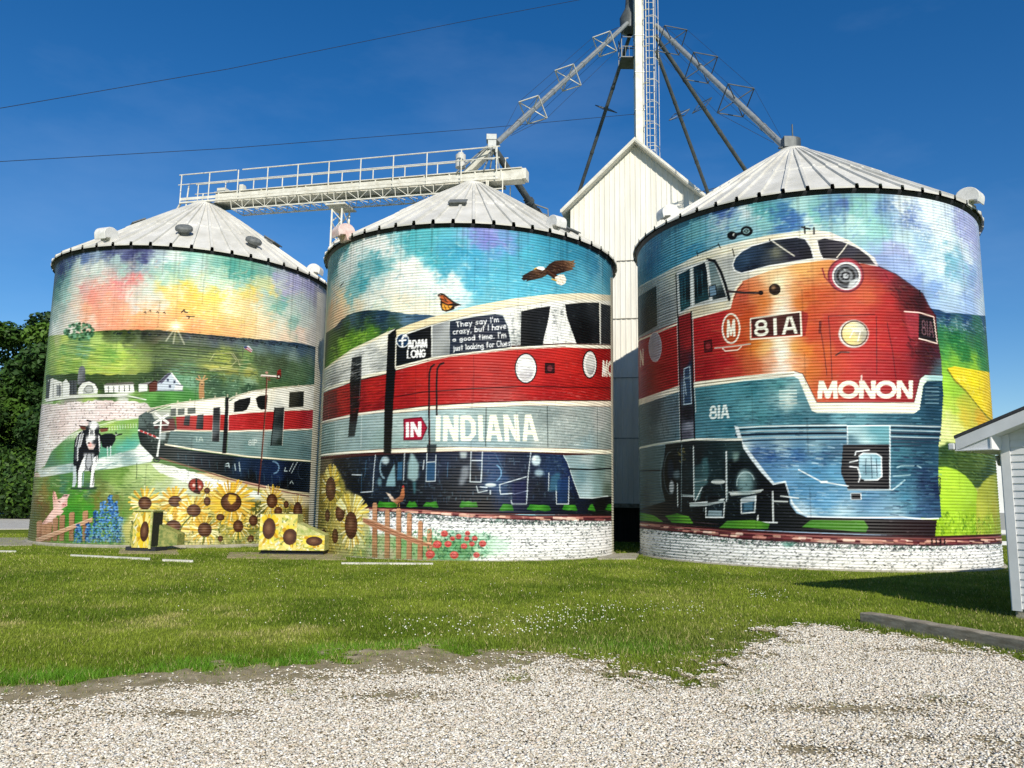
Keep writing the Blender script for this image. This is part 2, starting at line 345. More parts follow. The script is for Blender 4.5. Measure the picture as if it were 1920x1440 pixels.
    m.poly([(1780,1500),(1850,1470),(1950,1500),(2060,1490),(2300,1450),(2300,1720),(1780,1720)], [(1830,1520,'#34502a'),(1950,1580,'#465e2a'),(2060,1640,'#34492a'),(2130,1560,'#556a38'),(1850,1600,'#4a6a2c'),(2040,1560,'#5c7438')], soft=2, warp=8, ragged=3)
    m.dabs([(1790,1500),(2160,1480),(2140,1680),(2010,1720),(1800,1650)], 120, 2.2, ['#223a1e', '#6a8440', '#8aa05a', '#2c4424'], .6, .35, 3, .5)
    m.poly([(1780,1610),(1840,1605),(1900,1622),(1950,1655),(1990,1700),(2015,1740),(2020,1760),(2300,1760),(2300,2010),(1760,2010)], [(1830,1660,'#b8e03c'),(1900,1700,'#b4dc3a'),(1960,1760,'#a8d23c'),(1850,1820,'#b0dc34'),(2000,1880,'#9cc42a'),(1800,1950,'#9cc820'),(2000,1970,'#8ab424'),(2130,1960,'#9cb82c')], warp=5, soft=1)
    m.poly([(2010,2010),(2012,1800),(2020,1740),(2050,1690),(2090,1655),(2140,1635),(2300,1620),(2300,2010)], [(2060,1740,'#a4ac3c'),(2130,1700,'#8c9a34'),(2120,1860,'#a4a43c'),(2040,1860,'#b4bc44'),(2080,1960,'#94ac30'),(2140,1960,'#8c9c30')], warp=5, soft=2)
    m.dabs([(1790,1860),(2150,1880),(2150,1985),(1790,1990)], 260, 2, ['#5a8a1c', '#b8e434', '#8fc020', '#3f6a1a', '#c8ec50'], .7, 1.5, 2.4, .5)
    # --- locomotive: pale upper body
    roof = [(60,640),(118,590),(220,535),(320,480),(440,415),(560,368),(700,333),(850,302),(1000,280),(1100,273),(1190,285),(1290,330),(1380,385),(1440,432),(1462,475)]
    m.poly(roof+[(1420,480),(1180,450),(850,510),(700,570),(640,700),(430,760),(118,885),(60,920)], [(130,620,'#9aa4a4'),(250,560,'#b0b6b2'),(300,520,'#c8c8b8'),(270,700,'#8c9496'),(450,430,'#e6e0c8'),(600,380,'#f0e8cf'),(600,560,'#c2c6c0'),(640,640,'#b8bcb8'),(620,450,'#a4a8a6'),(700,350,'#f2ecd8'),(850,320,'#efe4c4'),(1000,295,'#f4ecd4'),(1090,380,'#e8e2d0'),(1150,300,'#f0eadc'),(1250,330,'#dedad4'),(1400,410,'#d8d4d8'),(800,500,'#f4ead0'),(1000,465,'#f6ecd0'),(600,690,'#e0d6b4'),(450,740,'#d8ccae'),(200,800,'#8c9494'),(400,600,'#b0b2a8')], warp=5)
    m.stroke([(118,592),(320,482),(560,370),(850,304),(1100,275),(1290,332),(1440,434)], 2.2, '#f6f0dc', .9)
    m.stroke([(225,560),(330,515),(440,450),(570,405),(690,372),(850,335)], 1.6, '#c0b890', .8)
    for k in range(9):
        y = 600+k*26; m.stroke([(225,y+28),(318,y-10)], 1.3, '#5c6668', .6); m.stroke([(225,y+38),(318,y)], 1.2, '#ccd0cc', .5)
    m.poly([(100,655),(212,588),(217,812),(100,880)], [(130,650,'#2f5560'),(200,610,'#203a3c'),(150,780,'#26302e'),(205,780,'#3f4640'),(130,850,'#2a3430')], warp=4)
    # cab side windows
    m.poly([(322,520),(345,490),(500,440),(540,445),(570,500),(612,650),(610,672),(425,705),(345,745),(330,740)], '#c4c8c4')
    m.poly([(337,525),(400,492),(404,702),(348,735)], [(345,540,'#1c4a5c'),(390,520,'#12303a'),(370,680,'#2a5a60'),(395,620,'#101c20')], warp=4)
    m.poly([(420,482),(492,452),(508,664),(428,692)], [(430,500,'#18323c'),(480,480,'#0e1c22'),(470,650,'#24464c'),(440,600,'#0e1a1e')], warp=4)
    m.poly([(505,455),(535,452),(568,540),(606,650),(530,668)], [(515,500,'#6c8488'),(545,560,'#8a9a98'),(580,640,'#20282c'),(530,640,'#35474c')], warp=4)
    m.stroke([(500,440),(540,448),(575,510),(600,580),(622,665)], 5.5, '#16181c'); m.stroke([(488,450),(512,560),(520,668)], 2.4, '#e8ece8')
    m.stroke([(410,475),(416,700)], 3, '#dfe4e0'); m.stroke([(322,525),(332,760)], 3, '#10181c'); m.stroke([(330,520),(400,484),(500,444)], 2.2, '#eef0ea')
    m.poly([(508,592),(545,582),(552,640),(512,652)], '#6c8aa0'); m.stroke([(508,592),(545,582),(552,640),(512,652),(508,592)], 1.8, '#10141a')
    m.strokes([[(355,560),(358,700)], [(372,540),(376,690)], [(440,520),(446,650)], [(466,500),(474,640)]], 1.2, '#4f8a96', .7)
    # windscreens
    lw = [(640,470),(655,430),(690,395),(750,362),(880,327),(1000,313),(1050,322),(1082,370),(1100,435),(1000,450),(850,475),(690,518),(652,502)]
    m.poly(lw, [(670,470,'#2a4058'),(720,440,'#3a526c'),(760,420,'#2a3c54'),(850,360,'#1a2434'),(880,400,'#8a8a72'),(850,440,'#3c4654'),(950,350,'#1c2230'),(1040,360,'#202838'),(1000,420,'#2a2438'),(1070,420,'#141420'),(760,490,'#1a2230')], warp=5)
    m.stroke(lw+[lw[0]], 2.6, '#eef0ea')
    rw = [(1114,330),(1160,318),(1260,337),(1350,375),(1410,420),(1450,472),(1370,466),(1250,440),(1148,436),(1130,400)]
    m.poly(rw, [(1140,340,'#1c1c2c'),(1200,350,'#2c2838'),(1300,380,'#2a2a40'),(1180,420,'#16121c'),(1350,440,'#241c24'),(1420,450,'#3a3440')], warp=5)
    m.stroke(rw+[rw[0]], 2.2, '#e6e4de')
    m.stroke([(865,336),(925,378),(988,420)], 2, '#f0ead8'); m.stroke([(1292,344),(1260,390),(1228,428)], 2, '#f0ead8')
    m.strokes([[(848,325),(856,350)], [(640,380),(650,420)], [(440,395),(444,420)], [(560,350),(572,375)]], 2, '#1c1c1c')
    m.stroke([(444,408),(560,358)], 1.6, '#2a2620')
    m.ell(638,305,28,24,'#14161a'); m.ell(650,300,10,9,'#c8ccc4'); m.stroke([(655,300),(700,290)], 5, '#14161a'); m.ell(720,280,34,29,'#14161a'); m.ell(718,280,19,16,'#8aaeb0'); m.ring(718,280,10,8,1.6,'#1a1c20')
    m.strokes([[(1045,255),(1048,292)], [(1098,262),(1098,295)], [(1030,258),(1075,268)]], 3, '#18191c')
    # red belt along the side and red nose
    nose = [(60,905),(118,882),(330,792),(625,708),(640,640),(665,588),(700,560),(850,502),(1000,465),(1180,440),(1370,463),(1460,480),(1560,525),(1650,590),(1708,632),(1742,700),(1785,760),(1797,900),(1815,1000),(1820,1090),(1720,1100),(1695,1130),(1665,1245),(1112,1250),(1050,1110),(1010,1080),(700,1100),(330,1165),(60,1245)]
    m.poly(nose, [(130,950,'#9c1a1e'),(250,900,'#b01c20'),(150,1150,'#8a161a'),(300,1080,'#9a181c'),(450,850,'#b01e22'),(560,760,'#b4282a'),(520,900,'#a01c20'),(600,1000,'#b02226'),(480,1060,'#98181e'),(650,1070,'#b83a30'),
       (700,640,'#cc5c48'),(690,720,'#c85030'),(740,620,'#e08a50'),(850,540,'#f2c890'),(820,680,'#dc7a34'),(905,570,'#f8e4b4'),(920,650,'#f8e8c0'),(915,720,'#f8f0dc'),(985,600,'#eeb060'),(1050,520,'#f0b866'),(1000,690,'#e89034'),(1080,640,'#e07a2c'),(1180,520,'#e8a050'),(1150,640,'#d8642a'),(1080,740,'#d8602a'),
       (715,760,'#cc5424'),(690,900,'#c04824'),(760,920,'#d8802c'),(830,920,'#e8b468'),(905,900,'#f4e8d0'),(925,960,'#f6f0e4'),(915,1040,'#eadcd0'),(850,1020,'#d89c78'),(760,1030,'#c8623a'),(990,930,'#f0b04a'),(1010,1030,'#eeb070'),(1060,960,'#f09c34'),(1090,1060,'#e88a30'),(1090,860,'#d4562a'),(1150,960,'#e0742c'),(1160,1080,'#d8682c'),
       (1200,780,'#c43a28'),(1230,900,'#c03426'),(1220,1040,'#dc4e2c'),(1300,700,'#dc5a34'),(1400,640,'#e2733a'),(1450,600,'#c84a2e'),(1350,780,'#d43a2c'),(1350,980,'#c8302a'),(1300,1080,'#d0382a'),(1450,760,'#cc241c'),(1450,900,'#cc2a28'),(1430,1060,'#b82228'),(1500,520,'#a8283a'),(1560,580,'#7c2630'),(1520,680,'#c02c2a'),(1600,640,'#84242c'),(1620,570,'#4e2028'),(1680,680,'#42141e'),(1640,720,'#7c1c26'),
       (1560,800,'#b8262c'),(1580,920,'#bc2830'),(1640,900,'#c03440'),(1660,980,'#8a222c'),(1720,960,'#5a1e2a'),(1780,960,'#4a2432'),(1560,1060,'#9c1c26'),(1700,1050,'#6a2836'),(1790,1060,'#507078'),(1760,850,'#4c1820'),(1480,1180,'#a82a2e'),(1200,1180,'#c85030'),(1350,1180,'#b43030')], p=3.4, warp=3.2, cell=26)
    m.glaze([(860,540),(975,540),(965,1090),(880,1090)], '#fff8e4', .34, 16)
    m.glaze([(1230,470),(1500,490),(1480,560),(1300,520)], '#5a1420', .35, 10)
    m.dabs([(660,680),(1180,460),(1460,500),(1700,650),(1800,1000),(1660,1220),(1110,1230),(990,1060),(440,1110),(440,790)], 520, 1.8, ['#7c1418', '#f4b060', '#b83024', '#e88a3c', '#5c1016', '#f8d8a0'], .22, 0, 6, .08, 1.4)
    m.dabs([(1480,520),(1640,600),(1780,900),(1800,1060),(1640,1000),(1600,760)], 170, 2.2, ['#2c0c12', '#5c1420', '#8c1c28', '#3c1018'], .5, .8, 4, .3, 1.6)
    m.dabs([(60,930),(320,830),(320,1150),(60,1230)], 120, 1.6, ['#7c1014', '#c8302c', '#5c0c10'], .4, -.15, 6, .06)
    m.glaze([(1560,560),(1720,640),(1800,1080),(1700,1100),(1640,900)], '#1c060a', .32, 14); m.glaze([(960,560),(1250,470),(1500,540),(1640,760),(1640,1220),(1120,1220),(1000,1050)], '#9c1c1a', .24, 22); m.glaze([(690,600),(760,570),(760,1080),(640,1090),(660,700)], '#a83c1c', .22, 12)
    m.stroke([(60,915),(118,892),(330,802),(430,765),(625,712),(640,650),(662,600),(690,566)], 4.2, '#efe6cc')
    m.stroke([(650,660),(668,610),(700,575)], 1.4, '#2a2a2a', .8)
    m.stroke([(1462,478),(1560,522),(1650,586),(1710,630),(1745,700),(1785,758)], 2, '#2a1018', .7)
    # cream belt with the dip under the road name
    inner = [(60,1245),(330,1152),(430,1128),(700,1095),(990,1068),(1035,1082),(1115,1243),(1662,1243),(1695,1110),(1722,1088),(1822,1090)]
    outer = [(60,1280),(330,1186),(430,1162),(700,1124),(985,1098),(1012,1112),(1086,1290),(1112,1303),(1662,1306),(1692,1285),(1714,1148),(1734,1124),(1822,1122)]
    m.poly(inner+outer[::-1], [(200,1220,'#e8e4d0'),(600,1125,'#f2ecd4'),(980,1080,'#f8f4e0'),(1070,1190,'#f4ecd8'),(1300,1275,'#f4eeda'),(1600,1275,'#f0ead4'),(1700,1180,'#e4ecdc'),(1790,1105,'#9cc4c4')], warp=3)
    m.stroke([(330,1166),(430,1144),(700,1110),(985,1082)], 1.4, '#7a6a50', .8); m.stroke(inner[4:], 1.3, '#3a1418', .8)
    # teal lower body and pilot
    low = outer+[(1826,1200),(1815,1380),(1800,1480),(1798,1660),(1815,1890),(1790,1898),(1600,1886),(1300,1890),(1060,1886),(1000,1860),(965,1810),(960,1765),(940,1690),(870,1702),(800,1630),(740,1560),(690,1490),(680,1448),(420,1450),(330,1462),(60,1525)]
    m.poly(low, [(130,1330,'#5c6c6e'),(200,1300,'#46585e'),(250,1380,'#6c7c80'),(180,1440,'#566668'),(320,1300,'#5a707c'),(460,1200,'#3f7884'),(600,1180,'#4c8c98'),(750,1170,'#3a7c88'),(900,1140,'#4a8c90'),(960,1200,'#b8d0c8'),(955,1240,'#d4e0d4'),(1010,1220,'#3a6e7c'),(560,1330,'#3a7484'),(700,1280,'#5a98a0'),(800,1330,'#4a8e96'),(640,1390,'#2f6c7e'),(480,1400,'#4a8090'),(900,1330,'#3a7484'),(1010,1330,'#2f6878'),(1150,1330,'#2c6474'),(1250,1335,'#6aa4b0'),(1350,1350,'#5c98a4'),(1500,1335,'#33687a'),(1650,1340,'#2c5c70'),(1760,1180,'#16384c'),(1760,1300,'#1c4054'),(1720,1380,'#2a5468'),
       (700,1490,'#d8e8e8'),(900,1480,'#b0ccd2'),(1100,1485,'#8ab0bc'),(760,1530,'#4a6a98'),(850,1540,'#284a80'),(1000,1545,'#24508a'),(1150,1560,'#285a80'),(1230,1520,'#3a6480'),(860,1600,'#5a8cb4'),(1000,1610,'#7cb0cc'),(1100,1640,'#4a92bc'),(920,1680,'#6ca0c4'),(1000,1740,'#4c8cb8'),(1200,1640,'#5aa0c4'),(1180,1800,'#5c9cc4'),(1050,1850,'#d0e4ec'),(1250,1870,'#b8d8e4'),(1100,1790,'#4a88b4'),(1400,1800,'#4a80a8'),(1450,1860,'#7aa8c4'),(1560,1860,'#a4c8d8'),(1700,1690,'#182c50'),(1600,1620,'#245a70'),(1580,1520,'#3a7484'),(1720,1540,'#1f4458'),(1750,1790,'#2a4a6c'),(1600,1770,'#4488a4'),(1660,1720,'#4a7c94'),(1700,1850,'#3a5a84'),(1780,1740,'#16284a'),(1650,1820,'#5890a8')], p=2.7, warp=3, cell=40)
    m.dabs(low[3:-4], 420, 2.2, ['#16303f', '#5c9cac', '#24506a', '#9cc8d0', '#0f2230'], .34, 0, 5, .12, 1.6)
    m.dabs([(640,1130),(1000,1110),(1080,1300),(1800,1320),(1800,1370),(450,1440),(440,1180)], 260, 1.6, ['#12303a', '#6cacb4', '#1f4c58'], .45, 0, 6, .06)
    m.dabs([(60,1290),(330,1190),(330,1450),(60,1510)], 160, 1.8, ['#283438', '#8c9c9c', '#3c4c50', '#54686c'], .5, 1.5, 3, .3)
    m.dabs([(700,1480),(1280,1480),(1250,1600),(860,1620)], 120, 2, ['#12305c', '#dcecf0', '#1c4474', '#7cb0c8'], .4, .12, 5, .1, 1.4); m.dabs([(960,1700),(1280,1740),(1300,1880),(1060,1876)], 90, 2, ['#dcecf4', '#3c7cac', '#8cbcd4'], .4, .1, 5, .1, 1.4); m.dabs([(1540,1500),(1800,1500),(1800,1880),(1540,1880)], 140, 2, ['#0c1c38', '#14284c', '#5c98a8', '#1c4460'], .5, .05, 5, .15, 1.4)
    m.text('MONON', [(1120,1122),(1656,1120),(1654,1222),(1118,1222)], 8.0, '#fbf4dc', gap=.2)
    # grille bars over the pilot, coupler pocket
    for y, c, w in ((1380,'#e8f0ee',2.4),(1392,'#142838',2.6),(1408,'#c8d8dc',2),(1424,'#101c30',4),(1444,'#d4e4e8',2),(1458,'#1c3048',2.4)):
        m.stroke([(660,y+6),(800,y-2),(1000,y-6),(1280,y-8)], w, c, .9); m.stroke([(1530,y-8),(1670,y-4),(1810,y)], w, c, .8)
    m.strokes([[(1540,1446),(1800,1450)], [(1540,1466),(1800,1472)], [(1535,1490),(1700,1486)]], 3, '#162c40', .8)
    m.poly([(650,1375),(672,1378),(700,1470),(760,1550),(830,1640),(876,1696),(940,1684),(962,1760),(968,1810),(1002,1856),(1062,1884),(1040,1870),(985,1812),(950,1740),(930,1700),(866,1712),(812,1650),(740,1570),(690,1500),(672,1450)], '#e4eef0', .9)
    m.poly([(1288,1376),(1524,1374),(1526,1478),(1290,1478)], [(1330,1400,'#a8ccd0'),(1450,1400,'#5a9ca8'),(1400,1450,'#b4d4d4'),(1500,1450,'#68a4ac'),(1310,1460,'#4a7484')], warp=4)
    m.poly([(1262,1482),(1524,1480),(1524,1732),(1290,1732),(1250,1640)], '#15161e')
    m.stroke([(1286,1376),(1526,1373),(1526,1734)], 2.2, '#e0eef0'); m.stroke([(1286,1376),(1288,1478)], 1.6, '#e0eef0'); m.stroke([(1290,1736),(1540,1736),(1590,1700)], 2, '#d0e4e8')
    m.poly([(1352,1545),(1375,1528),(1450,1532),(1478,1550),(1480,1660),(1455,1680),(1385,1682),(1352,1665)], [(1380,1560,'#b8d8e0'),(1440,1560,'#7ab0c0'),(1400,1620,'#4a8094'),(1450,1640,'#a4ccd8'),(1420,1600,'#dceaf0')], warp=3)
    m.strokes([[(1352,1545),(1375,1528),(1450,1532),(1478,1550),(1480,1660),(1455,1680),(1385,1682)], [(1330,1540),(1335,1520),(1410,1512)], [(1300,1580),(1345,1570)], [(1300,1605),(1345,1610)], [(1345,1610),(1360,1660),(1350,1690)]], 2.2, '#e8f2f4')
    m.strokes([[(1390,1560),(1390,1650)], [(1420,1550),(1425,1670)], [(1450,1560),(1455,1660)], [(1375,1600),(1470,1596)], [(1375,1640),(1460,1640)]], 1.4, '#1c3c50', .8)
    m.strokes([[(1565,1610),(1590,1600),(1660,1600)], [(1545,1658),(1640,1652)], [(1560,1720),(1610,1680)], [(1680,1600),(1700,1610)]], 2.4, '#a8ccd4', .85)
    m.stroke([(1012,1622),(1140,1690),(1290,1714)], 2.2, '#e4f0f4'); m.stroke([(1140,1692),(1170,1690)], 4, '#e4f0f4')
    m.poly([(1306,1755),(1362,1755),(1364,1790),(1308,1790)], '#141820'); m.stroke([(1306,1755),(1362,1755),(1364,1790),(1308,1790),(1306,1755)], 1.5, '#e0e8ec')
    m.stroke([(1795,1665),(1808,1668),(1808,1755),(1796,1758)], 2.2, '#1c2430')
    m.stroke([(1062,1886),(1300,1892),(1600,1888),(1700,1900),(1800,1896)], 2.2, '#e8f0f2', .9)
    m.text('81A', [(508,1262),(622,1256),(624,1332),(508,1340)], 4.6, '#dce8e4', gap=.2)
    for k in range(5): m.stroke([(905,1178+k*18),(1000,1176+k*18)], 2, '#eaf0e4', .7); m.stroke([(1725,1160+k*22),(1800,1160+k*22)], 2.2, '#7494a0', .8)
    # running gear
    m.poly([(60,1525),(260,1480),(255,1560),(240,1640),(245,1720),(262,1800),(60,1860)], [(130,1550,'#6c8084'),(200,1560,'#5c7478'),(140,1650,'#4f6468'),(200,1720,'#55686c'),(150,1790,'#3c4c4e')], warp=4)
    m.stroke([(60,1632),(240,1625)], 2.6, '#14191c')
    gear = [(262,1478),(420,1456),(690,1450),(700,1500),(745,1566),(800,1636),(868,1708),(935,1696),(958,1770),(966,1820),(1000,1866),(1060,1890),(1300,1896),(1790,1905),(1780,2000),(60,1935),(60,1860),(262,1800),(243,1720),(240,1640),(255,1560)]
    m.poly(gear, [(300,1550,'#141a20'),(450,1560,'#12181c'),(470,1600,'#2a4a50'),(540,1560,'#16262a'),(650,1600,'#0e1216'),(700,1680,'#1a2428'),(640,1540,'#31484a'),(800,1760,'#0c0f13'),(900,1850,'#14181c'),(500,1850,'#0e1114'),(300,1850,'#14181a'),(1300,1940,'#1c181c'),(1700,1950,'#2c1c20'),(100,1900,'#2a3430')], warp=6)
    m.stroke([(60,1512),(200,1482),(330,1464),(420,1452),(690,1452)], 4.2, '#e6e6d8')
    m.ell(290,1640,38,120,'#0a0c0f'); m.ell(292,1620,18,60,'#1c2a3c',.9,3); m.ell(298,1720,14,38,'#c8ced0',.9,2); m.ell(325,1650,20,26,'#7a9098',.7,4)
    m.dabs([(335,1510),(370,1500),(375,1580),(345,1585)], 30, 1.4, ['#8a7a3a','#b8a860','#4a4420'], .8, .8, 2, 1.2)
    m.poly([(420,1670),(500,1660),(500,1700),(470,1720),(455,1790),(425,1800)], '#5c8084', .8, 2); m.ell(560,1690,40,14,'#c8d0cc'); m.poly([(470,1560),(500,1550),(505,1660),(470,1660)], '#3f6a70', .8, 3)
    m.ell(712,1690,42,66,'#8fb4b4',.85,5); m.ell(700,1660,24,30,'#c0d8d4',.8,4); m.poly([(640,1530),(680,1520),(672,1570),(645,1576)], '#7c9890', .8, 3)
    m.poly([(690,1780),(770,1765),(770,1865),(695,1872)], '#33566c', .8); m.poly([(490,1760),(595,1760),(588,1890),(490,1890)], '#20303a', .7); m.poly([(505,1850),(580,1852),(580,1886),(500,1886)], '#9cb4bc', .8)
    m.strokes([[(420,1490),(424,1790)], [(605,1520),(606,1800)], [(400,1812),(480,1805),(592,1788)], [(490,1835),(490,1890),(590,1890),(596,1800)], [(620,1750),(740,1745),(810,1735)], [(688,1790),(690,1868),(765,1862),(772,1768)], [(866,1745),(870,1920)], [(780,1915),(784,1880)], [(780,1918),(892,1920)], [(430,1690),(492,1680)], [(360,1765),(420,1768)], [(330,1700),(332,1830)], [(870,1800),(950,1802)], [(912,1770),(1010,1782)], [(430,1800),(470,1720)], [(630,1758),(760,1752)]], 2.4, '#dfe7e6', .95)
    m.strokes([[(355,1480),(352,1860)], [(245,1560),(232,1650),(240,1740)], [(610,1560),(612,1790)]], 1.6, '#8fa4a8', .8)
    m.poly([(425,1600),(500,1590),(498,1660),(470,1720),(430,1720)], '#3c5c60', .55, 2); m.poly([(515,1560),(560,1550),(590,1600),(580,1680),(520,1680)], '#1c3034', .7, 3)
    m.poly([(400,1815),(480,1806),(592,1788),(592,1806),(490,1826),(400,1832)], '#b4c0c0', .9); m.poly([(500,1770),(590,1764),(560,1800),(500,1810)], '#0c1014', .8); m.poly([(350,1760),(420,1764),(420,1776),(352,1774)], '#a8b4b8', .9)
    m.poly([(625,1752),(760,1742),(812,1732),(800,1750),(740,1762),(630,1770)], '#c0c8c4', .85); m.ell(715,1700,58,70,'#5c7c80',.5,6); m.ring(715,1700,50,66,2.2,'#b0c8c8',.8,170,340)
    m.poly([(690,1782),(772,1764),(770,1800),(692,1812)], '#e0e6e6', .7); m.poly([(705,1810),(755,1800),(752,1845),(706,1850)], '#4c7890', .8)
    m.dabs([(270,1500),(640,1480),(660,1860),(300,1880)], 60, 1.6, ['#5c7c84', '#1c2c34', '#8ca4a8', '#0c1014'], .55, 1.4, 2.6, .4); m.dabs([(620,1560),(900,1760),(960,1880),(640,1880)], 50, 1.4, ['#3c545c', '#0c1014', '#7c949c'], .5, .5, 2.4, .8)
    m.ring(292,1640,38,118,2.2,'#6c8088',.7,90,270); m.strokes([[(1110,1906),(1380,1910)], [(60,1878),(560,1930)]], 2.2, '#3c2c30', .8)
    for g in ([(60,1880),(120,1862),(200,1880),(250,1915),(60,1905)], [(262,1882),(330,1868),(395,1885),(420,1925),(300,1920)], [(565,1950),(610,1910),(760,1905),(850,1925),(840,1955)], [(1030,1945),(1080,1905),(1380,1908),(1405,1945),(1390,1975)]):
        m.poly(g, [(g[0][0],g[0][1],'#4a8a2c'),(g[2][0],g[2][1],'#5c9c2c'),(g[-1][0],g[-1][1],'#3f7a24')], warp=5)
    # cab door, ladder, lamp, emblem, number boards
    m.poly([(335,760),(410,735),(428,1440),(352,1455)], [(360,800,'#8c1a1e'),(390,900,'#9c1e22'),(370,1010,'#5a1a22'),(400,1040,'#1c2c48'),(375,1150,'#5a7890'),(400,1150,'#1a2230'),(380,1300,'#10141e'),(385,1380,'#8a90a0'),(370,1430,'#4a4c5c')], warp=4)
    m.strokes([[(334,760),(346,1200),(352,1455)], [(408,735),(420,1200),(428,1445)]], 4, '#14141c'); m.strokes([[(327,770),(339,1200),(346,1455)], [(416,735),(428,1180),(434,1300)]], 1.6, '#d8dcd8', .9)
    m.poly([(368,1050),(402,1040),(408,1250),(366,1255)], '#2c4a68', .8); m.strokes([[(366,1255),(368,1055),(400,1040),(410,1250),(366,1256)], [(370,1108),(405,1100)], [(372,1130),(380,1200)]], 2, '#aac0cc')
    m.ell(205,932,36,82,'#a8a6ae'); m.ring(205,932,36,82,1.6,'#d8d8dc'); m.text('N', [(112,955),(146,935),(148,1030),(112,1052)], 7.5, '#e8dcc8')
    m.poly([(480,900),(522,890),(526,955),(484,962)], '#5c1418'); m.stroke([(480,900),(522,890),(526,955),(484,962),(480,900)], 1.8, '#2a0c10'); m.ell(503,928,14,18,'#8a2c30'); 
    m.stroke([(540,938),(640,928),(742,914)], 2, '#f0e6d8'); m.stroke([(585,940),(600,955),(670,948),(690,930)], 2.2, '#f0e0cc')
    m.ell(632,828,42,76,'#b85028'); m.ring(632,828,48,82,3.2,'#f4ead8'); m.text('M', [(606,780),(658,774),(656,872),(608,880)], 4.4, '#f6ecd8')
    m.poly([(1025,728),(1062,740),(1066,760),(1050,870),(1020,876)], '#a02a26', .9)
    m.poly([(742,772),(1022,735),(1026,868),(742,886)], [(800,800,'#4c2a28'),(900,790,'#5a322a'),(980,800,'#40201e'),(850,870,'#4a2220')], warp=4)
    m.stroke([(742,772),(1022,733),(1028,868),(742,888),(742,772)], 2.6, '#f2e8d4'); m.stroke([(748,800),(748,880),(1020,862)], 1.6, '#d8402c', .8)
    m.text('81A', [(760,782),(1004,756),(1006,856),(764,874)], 5.2, '#f8f0de', gap=.34)
    m.ell(878,608,30,29,'#33221a'); m.ell(870,598,12,11,'#b89068',.8,2); m.ring(878,608,31,30,1.6,'#181010')
    m.stroke([(610,618),(700,626),(800,628)], 4.2, '#3a3030'); m.ell(800,627,14,13,'#22181a')
    # upper headlight
    m.ell(1278,528,98,96,'#b83c4c'); m.ring(1278,528,98,94,3,'#7c1c2c'); m.ell(1282,532,82,80,'#c8ccd0'); m.ell(1280,534,76,74,'#2a2c32')
    m.ring(1280,534,74,72,2,'#f4ece8')
    for rr, c in ((60,'#6c7078'),(46,'#16181c'),(33,'#8c9094'),(20,'#1c1e24'),(10,'#c8ccd0')): m.ring(1278,532,rr,rr*.94,4,c,.9)
    m.poly([(1300,560),(1352,540),(1345,580),(1310,602),(1285,605)], '#d8dcdc', .85, 1); m.dabs([(1220,480),(1340,480),(1340,580),(1230,580)], 26, 1.6, ['#e8ecee','#9aa0a8','#101214'], .7, .5, 2, 1.5)
    m.stroke([(1145,490),(1160,540),(1200,580)], 3, '#8c2430', .8)
    # lower headlight
    m.ell(1322,858,82,76,'#e8e4dc'); m.ell(1326,856,72,68,[(1290,820,'#f4e8b0'),(1350,830,'#c8ccc0'),(1320,880,'#f0dc90'),(1370,880,'#98948c'),(1290,890,'#e8cc78')], warp=4); m.ring(1326,856,73,69,2.2,'#5a4438'); m.strokes([[(1300,880),(1320,840),(1360,845),(1345,900)], [(1310,830),(1375,835)]], 1.8, '#fbf6e0')
    m.ring(1322,858,84,78,1.6,'#c8bcb4',.8)
    m.stroke([(1222,978),(1250,960),(1296,962)], 2.4, '#40201c')
    m.strokes([[(1128,790),(1150,920),(1172,1090)], [(1180,760),(1192,900),(1200,1115)], [(1180,758),(1440,748)], [(1450,760),(1452,1085)], [(1510,795),(1540,950),(1560,1110)]], 1.5, '#4c141a', .75)
    m.stroke([(1136,790),(1130,850)], 4, '#5c1c1a', .7); m.stroke([(1366,1090),(1366,1130)], 1.8, '#f0e8dc')
    # right number board
    m.poly([(1608,728),(1690,735),(1700,880),(1640,880),(1612,790)], '#c84450', .6, 3)
    m.poly([(1690,745),(1772,770),(1790,908),(1686,880)], '#20141a'); m.stroke([(1608,732),(1690,738),(1772,762),(1792,912),(1690,884)], 2.4, '#f0d8c8'); m.text('81A', [(1702,776),(1768,790),(1776,880),(1704,862)], 2.2, '#7c5860', .9)
    m.stroke([(1694,615),(1696,645)], 3, '#1c1418')
    # track, stones
    tt = [(60,1900),(120,1908),(400,1937),(700,1960),(1000,1976),(1400,1990),(1780,1996),(2140,1984),(2300,1975)]
    tb = [(60,1945),(120,1952),(400,1982),(700,2016),(1000,2032),(1400,2046),(1780,2052),(2140,2040),(2300,2030)]
    rails(m, tt, tb, 150)
    for k in range(4): m.stroke([(1762+k*24,2015),(1762+k*24,2038)], 3.4, '#1c1016')
    ballast(m, tb, [(60,2200),(120,2210),(400,2190),(1000,2260),(1400,2260),(2140,2220),(2300,2200)], 1500)
    m.poly([(905,2030),(990,2028),(985,2050),(940,2058)], '#4a8c7c', .7, 3)
    m.finish()
    return m
def rose(m, x, y, r):
    m.ell(x, y, r, r*.9, '#c8423c'); m.ell(x-r*.1, y-r*.15, r*.65, r*.55, '#e4827a', .8, 1); m.ring(x, y, r*.55, r*.5, 1.2, '#8c2424', .8, 20, 250); m.ring(x, y, r*.25, r*.22, 1.1, '#a03030', .8)

